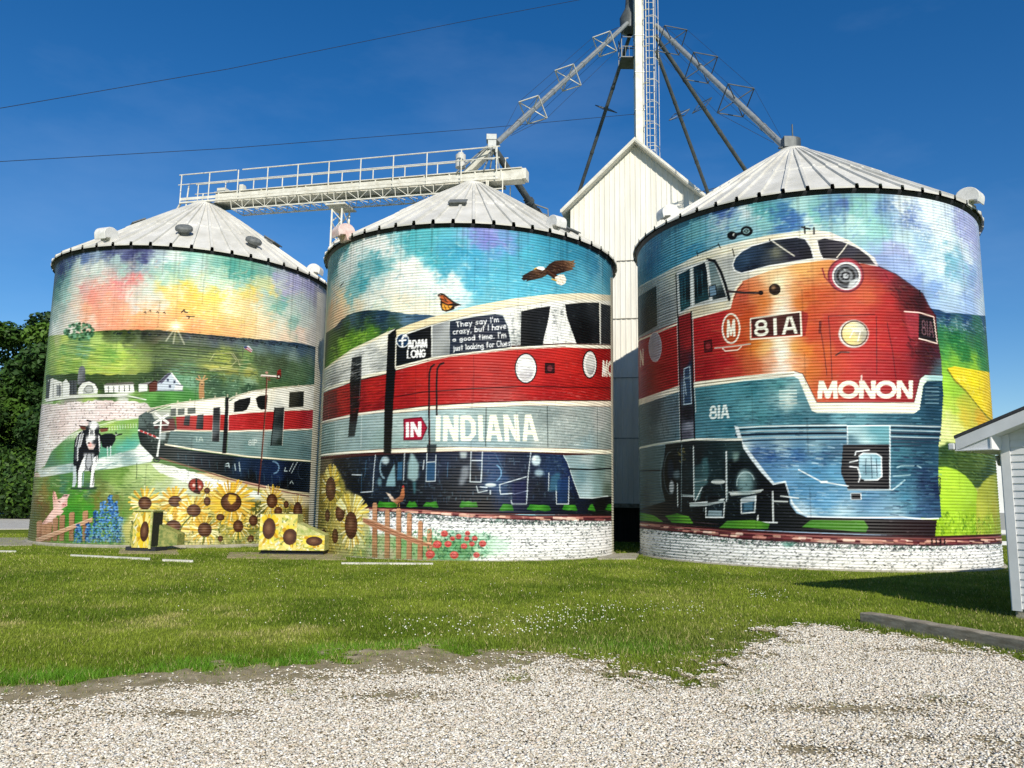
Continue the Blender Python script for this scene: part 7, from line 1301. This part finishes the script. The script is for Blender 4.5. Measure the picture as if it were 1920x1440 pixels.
# ================================================================ trees at the left
def lin_h(h): return lin(h2c(h))
M['leaf'] = mat_paint('leaf', .6, .25)
_b = M['leaf'].node_tree.nodes['Principled BSDF']
def make_tree(name, label, x, y, h, rad, seed, hues, group, n=26000):
    rs = np.random.RandomState(seed); t = thing(name, label, 'tree', (x, y, 0), 0, group)
    b = MB(); th = h*.42; b.tube([(x, y, -.2), (x+.1, y, th*.5), (x-.1, y+.1, th), (x, y, h*.8)], [h*.03, h*.024, h*.018, h*.006], 9)
    limbs = []
    for k in range(13):
        a = rs.rand()*6.28; z = h*(.16+.5*rs.rand()); L = rad*(.55+.35*rs.rand()); e = V(x+L*math.cos(a), y+L*math.sin(a), z+L*(.25+.5*rs.rand()))
        mid = (V(x, y, z)+e)/2+V(0, 0, .15*L); b.tube([(x, y, z), mid, e], [h*.011, h*.007, h*.003], 6); limbs.append(e)
    b.build('trunk', M['bark'], t, True)
    # clumps spread over an uneven crown
    cl = [e for e in limbs]
    for k in range(34):
        a = rs.rand()*6.28; v = rs.rand(); zz = h*(.10+.86*v); prof = (math.sin(math.pi*min(1, .18+v*.80))**.55)
        q = rad*prof*(.55+.5*rs.rand()**.6); cl.append(V(x+q*math.cos(a), y+q*math.sin(a), zz))
    cl = np.array(cl); cr = rad*(.17+.25*rs.rand(len(cl)))
    i = rs.randint(0, len(cl), n); d = rs.randn(n, 3); d /= np.linalg.norm(d, axis=1)[:, None]; q = rs.rand(n)**.26
    P = cl[i]+d*(cr[i]*q)[:, None]*V(1, 1, .72); s = (.10+.16*rs.rand(n))*(h/13)**.5
    nm = d*.6+rs.randn(n, 3)*.5+V(0, 0, .5); nm /= np.linalg.norm(nm, axis=1)[:, None]
    u = np.cross(nm, rs.randn(n, 3)); u /= np.linalg.norm(u, axis=1)[:, None]; w = np.cross(nm, u)
    Q = np.stack([P-u*s[:, None], P-w*s[:, None]*.55, P+u*s[:, None], P+w*s[:, None]*.55], 1).reshape(-1, 3)-V(x, y, 0)
    hs = np.array([lin_h(c) for c in hues]); base = hs[rs.randint(0, len(hs), len(cl))][i]*(.75+.5*rs.rand(n))[:, None]
    fast_mesh('crown', Q, np.arange(n*4).reshape(-1, 4), M['leaf'], np.repeat(base, 4, 0), False, t)
HU = ['#33501a', '#3c5a1a', '#284218', '#48661f', '#243c15', '#304c1e']
G = 'trees beyond the drive at the left'
make_tree('broadleaf_tree', 'tall dark green tree rising highest, right beside the left silo wall', -29.4, 52, 13.2, 4.4, 1, HU, G, 34000)
make_tree('broadleaf_tree', 'rounded dark green tree cut off by the left edge', -34.6, 51, 12.6, 4.4, 2, HU, G, 34000)
make_tree('broadleaf_tree', 'darker tree filling the gap low behind the two rounded crowns', -32.0, 57, 11.4, 5.4, 3, HU[:3]+['#24391a'], G, 30000)
make_tree('broadleaf_tree', 'dark tree mostly hidden behind the left silo', -25.0, 56, 11.8, 4.8, 5, HU, G, 20000)
# shrubs that close the bottom of the tree row
for k, (x, y, h, r, lab) in enumerate(((-33.5, 47.5, 3.6, 2.4, 'dense low shrub below the rounded tree at the left edge'), (-29.4, 48.0, 4.2, 2.4, 'dense low shrub at the foot of the tallest tree by the silo'))):
    rs = np.random.RandomState(60+k); t = thing('shrub', lab, 'shrub', (x, y, 0), 0, 'shrubs under the trees at the left')
    b = MB()
    for j in range(5): a = rs.rand()*6.28; b.tube([(x, y, 0), (x+r*.5*math.cos(a), y+r*.5*math.sin(a), h*.7)], [.06, .02], 5)
    b.build('stem', M['bark'], t)
    n = 9000; d = rs.randn(n, 3); d /= np.linalg.norm(d, axis=1)[:, None]; P = d*(rs.rand(n)**.4)[:, None]*V(r, r*.8, h*.52)+V(0, 0, h*.5); P[:, 2] = np.abs(P[:, 2])
    s = .08+.12*rs.rand(n); nm = d+rs.randn(n, 3)*.6; nm /= np.linalg.norm(nm, axis=1)[:, None]; u = np.cross(nm, rs.randn(n, 3)); u /= np.linalg.norm(u, axis=1)[:, None]; w = np.cross(nm, u)
    Q = np.stack([P-u*s[:, None], P-w*s[:, None]*.55, P+u*s[:, None], P+w*s[:, None]*.55], 1).reshape(-1, 3); hs = np.array([lin_h(c) for c in HU])
    fast_mesh('foliage', Q, np.arange(n*4).reshape(-1, 4), M['leaf'], np.repeat(hs[rs.randint(0, 6, n)]*(.7+.5*rs.rand(n))[:, None], 4, 0), False, t)

# ================================================================ ground
def structure(o): o['kind'] = 'structure'; return o
def gpoly(pts): return np.array([on_ground(*p)[:2] for p in pts])
GR = [(-300, 1335), (0, 1322), (160, 1312), (330, 1292), (480, 1278), (600, 1268), (700, 1257), (820, 1247), (960, 1244), (1050, 1246), (1140, 1262), (1230, 1274), (1290, 1284), (1330, 1262), (1400, 1232), (1450, 1206), (1490, 1182), (1540, 1178), (1600, 1186), (1690, 1197), (1760, 1208), (1850, 1226), (1930, 1240), (2300, 1300)]
grav = np.concatenate([gpoly(GR), [(7.5, 3.5), (5.5, 1.2), (-5.5, 1.2), (-7, 4)]])
def inside(P, poly):
    x, y = P[:, 0], P[:, 1]; r = np.zeros(len(P), bool); j = len(poly)-1
    for i in range(len(poly)):
        xi, yi = poly[i]; xj, yj = poly[j]; c = (yi > y) != (yj > y)
        with np.errstate(divide='ignore', invalid='ignore'): r ^= c & (x < (xj-xi)*(y-yi)/(yj-yi)+xi)
        j = i
    return r
def edge_dist(P, poly):
    """signed distance to the gravel edge, positive inside"""
    d = np.full(len(P), 1e9)
    for i in range(len(poly)):
        a, b_ = poly[i], poly[(i+1) % len(poly)]; ab = b_-a; t = np.clip(((P-a)@ab)/(ab@ab+1e-12), 0, 1); d = np.minimum(d, np.hypot(*(P-a-t[:, None]*ab).T))
    return np.where(inside(P, poly), d, -d)
class Grid2:
    """smooth random field over the lawn"""
    def __init__(s, seed, cell): s.rs = np.random.RandomState(seed); s.g = s.rs.rand(256, 256); s.c = cell
    def __call__(s, P):
        q = P/s.c+100; i = np.floor(q).astype(int); f = q-i; f = f*f*(3-2*f); a, b_ = i[:, 0] % 256, i[:, 1] % 256; a1, b1 = (a+1) % 256, (b_+1) % 256
        return (s.g[a, b_]*(1-f[:, 0])+s.g[a1, b_]*f[:, 0])*(1-f[:, 1])+(s.g[a, b1]*(1-f[:, 0])+s.g[a1, b1]*f[:, 0])*f[:, 1]
n1, n2, n3, n4 = Grid2(1, 1.3), Grid2(2, .45), Grid2(3, .14), Grid2(4, .055)
def field3(P): return n1(P)*.5+n2(P)*.3+n3(P)*.2
def lawn_colour(P):
    """living and dry grass, as it grows: dry where the ground is worn between the lawn and the gravel"""
    f = field3(P); y = P[:, 1]; x = P[:, 0]
    dry = np.clip(1-np.abs(y-(9.6-.10*x))/1.7, 0, 1)*np.clip((1.8-x)/2.5, 0, 1)*np.clip((f-.46)*5.5, 0, 1)*np.clip((n2(P*.9+31)-.3)*3, 0, 1)
    dry = np.maximum(dry, np.clip((n1(P*.6+40)-.72)*2.2, 0, 1)*.35)
    g1, g2, dr = lin_h('#5c7219'), lin_h('#82922e'), lin_h('#aea264')
    c = g1+(g2-g1)*np.clip((f-.3)*2.4, 0, 1)[:, None]
    return c+(dr-c)*(dry*.6)[:, None], dry
# one sheet to the horizon
xs = np.concatenate([[-900, -300, -120, -60, -40], np.linspace(-26, 24, 330), [40, 60, 120, 300, 900]]); ys = np.concatenate([[-300, -60, -20, -5], np.linspace(0, 33, 260), [45, 70, 120, 300, 1500]])
X, Y = np.meshgrid(xs, ys); P = np.stack([X.ravel(), Y.ravel()], 1)
co = np.column_stack([P, (field3(P)-.5)*.03*((np.abs(P[:, 0]) < 24) & (P[:, 1] < 33) & (P[:, 1] > 0))-.012])
n = len(xs); i = np.arange(len(ys)-1)[:, None]*n; k = np.arange(n-1)[None]; F = np.stack([i+k, i+k+1, i+n+k+1, i+n+k], -1).reshape(-1, 4)
cl, _ = lawn_colour(P)
M['lawn'] = mat_paint('lawn_ground', .95, .1)
N = M['lawn'].node_tree.nodes; L = M['lawn'].node_tree.links; bs = N['Principled BSDF']; at = [q for q in N if q.type == 'ATTRIBUTE'][0]
tc = N.new('ShaderNodeTexCoord'); nz = N.new('ShaderNodeTexNoise'); nz.inputs['Scale'].default_value = 22; nz.inputs['Detail'].default_value = 8; L.new(tc.outputs['Object'], nz.inputs[0])
mr = N.new('ShaderNodeMapRange'); mr.inputs['From Min'].default_value = .3; mr.inputs['From Max'].default_value = .7; mr.inputs['To Min'].default_value = .55; mr.inputs['To Max'].default_value = 1.25; L.new(nz.outputs[0], mr.inputs[0])
mx = N.new('ShaderNodeVectorMath'); mx.operation = 'SCALE'; L.new(at.outputs['Color'], mx.inputs[0]); L.new(mr.outputs[0], mx.inputs['Scale']); L.new(mx.outputs[0], bs.inputs['Base Color'])
bp = N.new('ShaderNodeBump'); bp.inputs['Strength'].default_value = .9; bp.inputs['Distance'].default_value = .04; L.new(nz.outputs[0], bp.inputs['Height']); L.new(bp.outputs[0], bs.inputs['Normal'])
structure(fast_mesh('ground', co, F, M['lawn'], cl*.8, True))
def bed_z(Q): return field3(Q)*.014+n3(Q*1.7)*.008+.006
# bare earth under the gravel, with a ragged edge
res = .035; bx = np.arange(-6, 8, res); by = np.arange(1.2, 11.8, res); X, Y = np.meshgrid(bx, by); P = np.stack([X.ravel(), Y.ravel()], 1)
RAG = lambda P: (n2(P)-.5)*.5+(n3(P)-.5)*.45+(n4(P)-.5)*.35
sd = edge_dist(P, grav)+RAG(P)
sd = sd+np.clip((.9-P[:, 0])/1.4, 0, 1)*.55
ok = (sd > -.22).reshape(X.shape); hz = bed_z(P)-.006-np.clip(.0-sd, 0, .34)*.05; n = len(bx)
cells = ok[:-1, :-1] & ok[1:, :-1] & ok[:-1, 1:] & ok[1:, 1:]; ii, kk = np.nonzero(cells); F = np.stack([ii*n+kk, ii*n+kk+1, (ii+1)*n+kk+1, (ii+1)*n+kk], -1)
used = np.unique(F); mp_ = np.full(len(P), -1); mp_[used] = np.arange(len(used))
M['grit'] = mat('gravel_bed', (.50, .46, .39), .95, col2=(.16, .13, .095), nscale=55, bump=1., bscale=70)
structure(fast_mesh('gravel_drive', np.column_stack([P, hz])[used], mp_[F], M['soil'], None, True))
# crushed stone
ico = bpy.data.meshes.new('tmp'); import bmesh; bm = bmesh.new(); bmesh.ops.create_icosphere(bm, subdivisions=1, radius=1); bmesh.ops.delete(bm, geom=[], context='VERTS'); iv = np.array([v.co[:] for v in bm.verts]); itf = np.array([[v.index for v in f.verts] for f in bm.faces]); bm.free(); bpy.data.meshes.remove(ico)
ov = np.array([[1, 0, 0], [0, 1, 0], [-1, 0, 0], [0, -1, 0], [.15, .1, 1], [0, 0, -.8]], float); of = np.array([[0, 1, 4], [1, 2, 4], [2, 3, 4], [3, 0, 4], [1, 0, 5], [2, 1, 5], [3, 2, 5], [0, 3, 5]])
rs = np.random.RandomState(5); n = 620000
u = rs.rand(n); yy = 3.9+(10.9-3.9)*u**1.25; xx = (rs.rand(n)*2-1)*(.74*yy+1.6); Q = np.stack([xx, yy], 1)
sd = edge_dist(Q, grav)+RAG(Q)
WP = [(2.5, 6.1, 1.3, .33), (3.6, 6.4, .9, .30), (1.75, 5.1, .8, .22), (2.9, 5.35, .9, .25), (1.05, 6.75, .45, .22), (-.95, 6.35, .9, .28), (-2.2, 5.75, 1.0, .2), (4.6, 8.6, 1.5, .35), (.15, 6.95, .5, .25)]
worn = np.maximum.reduce([np.clip(1.15-np.hypot((Q[:, 0]-cx_)/rx_, (Q[:, 1]-cy_)/ry_), 0, 1)*np.clip((n2(Q*1.4)-.2)*3.4, 0, 1) for cx_, cy_, rx_, ry_ in WP]); worn = np.maximum(worn, np.clip((n1(Q*.8+13)-.62)*3, 0, 1)*.6); worn = np.maximum(worn, np.clip((.55-sd)/.5, 0, 1)*np.clip((.9-Q[:, 0])/1.4, 0, 1)*.84)
keep = rs.rand(n) < np.clip(sd*2.2+.34+.5*(n4(Q)-.5), .045*(sd > -.55)*np.clip(1.3-Q[:, 0]*.6, .12, 1), 1)*(1-worn*.93); Q = Q[keep]; n = len(Q); dist = Q[:, 1]
sz = (.0058+.0085*rs.rand(n)**1.9)*(1+.035*(dist-4)); sc = np.stack([sz*(.8+.7*rs.rand(n)), sz*(.7+.5*rs.rand(n)), sz*(.28+.28*rs.rand(n))], 1)
ang = rs.rand(n)*6.283; tl = (rs.rand(n)-.5)*.9; jit = 1+.5*(rs.rand(n, len(ov), 3)-.5)
W = (ov[None]*jit+.35*(rs.rand(n, len(ov), 3)-.5))*sc[:, None]; ca, sa, ct, st_ = np.cos(ang)[:, None], np.sin(ang)[:, None], np.cos(tl)[:, None], np.sin(tl)[:, None]
x_, z_ = W[..., 0]*ct-W[..., 2]*st_, W[..., 0]*st_+W[..., 2]*ct; xr, yr = x_*ca-W[..., 1]*sa, x_*sa+W[..., 1]*ca
co = np.stack([xr+Q[:, :1], yr+Q[:, 1:2], z_+(bed_z(Q)+sz*.35)[:, None]], -1).reshape(-1, 3)
F = (of[None]+(np.arange(n)*len(ov))[:, None, None]).reshape(-1, 3)
hs = np.array([lin_h(c) for c in ('#e6e2d6', '#f0ece2', '#dcd4c4', '#f8f6f0', '#ccc0ac', '#e2d4c4', '#bcb29c', '#ece7da')]); pc = hs[rs.randint(0, len(hs), n)]*(.74+.32*rs.rand(n))[:, None]*V(1., .985, .95)
M['stone'] = mat_paint('limestone', .85, .2)
o = fast_mesh('crushed_stone', co, F, M['stone'], np.repeat(pc, len(ov), 0)); o['kind'] = 'stuff'; o['label'] = 'loose pale crushed limestone covering the drive'; o['category'] = 'gravel'
# grass blades
def blades(Q, h, w, col, lean, rs):
    n = len(Q); a = rs.rand(n)*6.283; d = np.stack([np.cos(a), np.sin(a)], 1); l = rs.randn(n, 2)*lean*h[:, None]; z0 = np.full(n, -.008)
    A = np.column_stack([Q-d*w[:, None]/2, z0]); B = np.column_stack([Q+d*w[:, None]/2, z0]); T = np.column_stack([Q+l, h]); c = np.repeat(col, 3, 0)
    return np.stack([A, B, T], 1).reshape(-1, 3), c
rs = np.random.RandomState(8); n = 720000
u = rs.rand(n); yy = 6.2+(31-6.2)*u**1.9; xx = (rs.rand(n)*2-1)*(.70*yy+3.4); Q = np.stack([xx, yy], 1)
sd = edge_dist(Q, grav)+RAG(Q)
keep = (sd < -.02-.2*rs.rand(n)) | ((rs.rand(n) < .35) & (sd < .9) & (n2(Q+9)*.6+n3(Q)*.4 > .60))
tuft = np.clip((n2(Q*1.3+5)-.62)*5, 0, 1)
west = np.clip((.9-Q[:, 0])/1.4, 0, 1); keep &= ~((sd > -.02-.42*west-.35*rs.rand(n)*west) & (sd < .6) & (rs.rand(n) < west*.96))
WORN = lambda Q: np.maximum.reduce([np.clip(1.15-np.hypot((Q[:, 0]-cx_)/rx_, (Q[:, 1]-cy_)/ry_), 0, 1)*np.clip((n2(Q*1.4)-.2)*3.4, 0, 1) for cx_, cy_, rx_, ry_ in WP])
keep |= (sd > .1) & (WORN(Q) > .55) & (rs.rand(n) < .30) & (n3(Q) > .5)
for s_ in SILOS.values(): keep &= np.hypot(Q[:, 0]-s_[0], Q[:, 1]-s_[1]) > s_[2]+.17
shd = (Q-C0[:2])@gd[:2]; shl = (Q-C0[:2])@ld[:2]; keep &= ~((shd > 0) & (shl > 0))
Q = Q[keep]; sd = sd[keep]; tuft = tuft[keep]; n = len(Q); dst = Q[:, 1]
lush = np.clip(1-np.abs(-sd-.75-.25*n1(Q))/.55, 0, 1)*np.clip((.2-Q[:, 0])/1.2, 0, 1)+np.clip(1-np.hypot((Q[:, 0]-1.3)/1.2, (Q[:, 1]-8.6)/.9), 0, 1)*.7
h = (.014+.018*rs.rand(n))*(1+1.1*lush)+.05*tuft*rs.rand(n); w = (.0035+.0035*rs.rand(n))*(1+.085*np.clip(dst-7, 0, 30)); h *= 1+.01*np.clip(dst-8, 0, 30)
cb, dry = lawn_colour(Q); lu = lin_h('#4f8a1c'); cb = cb+(lu-cb)*np.clip(lush, 0, 1)[:, None]*.75; cb = cb*(.55+.72*rs.rand(n))[:, None]
strw = rs.rand(n) < .045+.28*dry; cb[strw] = lin_h('#c8bb84')*(.7+.4*rs.rand(strw.sum()))[:, None]
co, c3 = blades(Q, h, w, cb, .45, rs)
M['blade'] = mat_paint('grass_blade', .6, .2); bb = M['blade'].node_tree.nodes['Principled BSDF']
o = fast_mesh('grass', co, np.arange(len(co)).reshape(-1, 3), M['blade'], c3); o['kind'] = 'stuff'; o['label'] = 'short mown grass with dry straw patches'; o['category'] = 'grass'
rs = np.random.RandomState(18); n = 60000; Q = np.stack([rs.rand(n)*12-8, 5.4+3.6*rs.rand(n)], 1); sd = edge_dist(Q, grav)+RAG(Q); Q = Q[(sd > -.75) & (sd < .55) & (rs.rand(n) < .25+.75*(n3(Q*1.4) > .5))]; n = len(Q)
hs = np.array([lin_h(c) for c in ('#8c8450', '#a89c68', '#6c7030', '#566a24', '#b8ac80')]); co, c3 = blades(Q, .008+.02*rs.rand(n), .004+.005*rs.rand(n), hs[rs.randint(0, 5, n)]*(.6+.5*rs.rand(n))[:, None], .9, rs); co[:, 2] += np.repeat(bed_z(Q)*.6, 3)
o = fast_mesh('dead_grass', co, np.arange(len(co)).reshape(-1, 3), M['blade'], c3); o['kind'] = 'stuff'; o['label'] = 'sparse dead grass and weeds on the bare earth edge'; o['category'] = 'grass'
# clover heads
rs = np.random.RandomState(9); pts = []
for (px0, px1, py0, py1, k) in ((720, 1010, 1165, 1205, 90), (1000, 1160, 1140, 1175, 80), (1130, 1320, 1135, 1165, 45), (960, 1100, 1160, 1200, 50), (1400, 1480, 1112, 1128, 30), (300, 1500, 1070, 1190, 130)):
    for _ in range(k): g = on_ground(px0+(px1-px0)*rs.rand(), py0+(py1-py0)*rs.rand()); pts.append(g+V(0, 0, .05+.03*rs.rand()))
pts = np.array(pts); r = .006+.005*rs.rand(len(pts)); co = (iv[None]*r[:, None, None]*V(1, 1, .8)+pts[:, None]).reshape(-1, 3); F = (itf[None]+(np.arange(len(pts))*len(iv))[:, None, None]).reshape(-1, 3)
o = fast_mesh('clover_flowers', co, F, mat('clover_white', (.72, .72, .60), .8)); o['kind'] = 'stuff'; o['label'] = 'tiny white clover heads dotted through the lawn'; o['category'] = 'flowers'
# pale drive and old kerb strips at the left, walk edge in front of the silos
def slab(name, pts, z, mt):
    q = gpoly(pts); b = MB(); b.prism([tuple(p) for p in q], -.05, z); return structure(b.build(name, mt))
slab('road', [(-900, 950), (75, 949), (70, 992), (-900, 1000)], .02, M['concrete_l'])
slab('driveway', [(-900, 1014), (52, 1009), (60, 1023), (-900, 1032)], .02, M['concrete'])
for q in ([(-300, 1030), (30, 1034), (30, 1035.2), (-300, 1031.2)], [(132, 1041), (282, 1048), (281, 1049.3), (132, 1042.3)], [(304, 1050), (362, 1052), (362, 1053.4), (304, 1051.6)], [(640, 1056), (812, 1057), (812, 1058.2), (640, 1057.2)]):
    slab('kerb_strip', q, .024, M['kerb_p'])
slab('concrete_pad', [(1150, 1040), (1200, 1038), (1192, 1049), (1120, 1049)], .03, M['concrete'])
slab('fan_pad', [(225, 1030), (330, 1030), (335, 1039), (222, 1038)], .012, M['soil']); slab('fan_pad', [(430, 1036), (640, 1038), (650, 1050), (425, 1046)], .012, M['soil'])
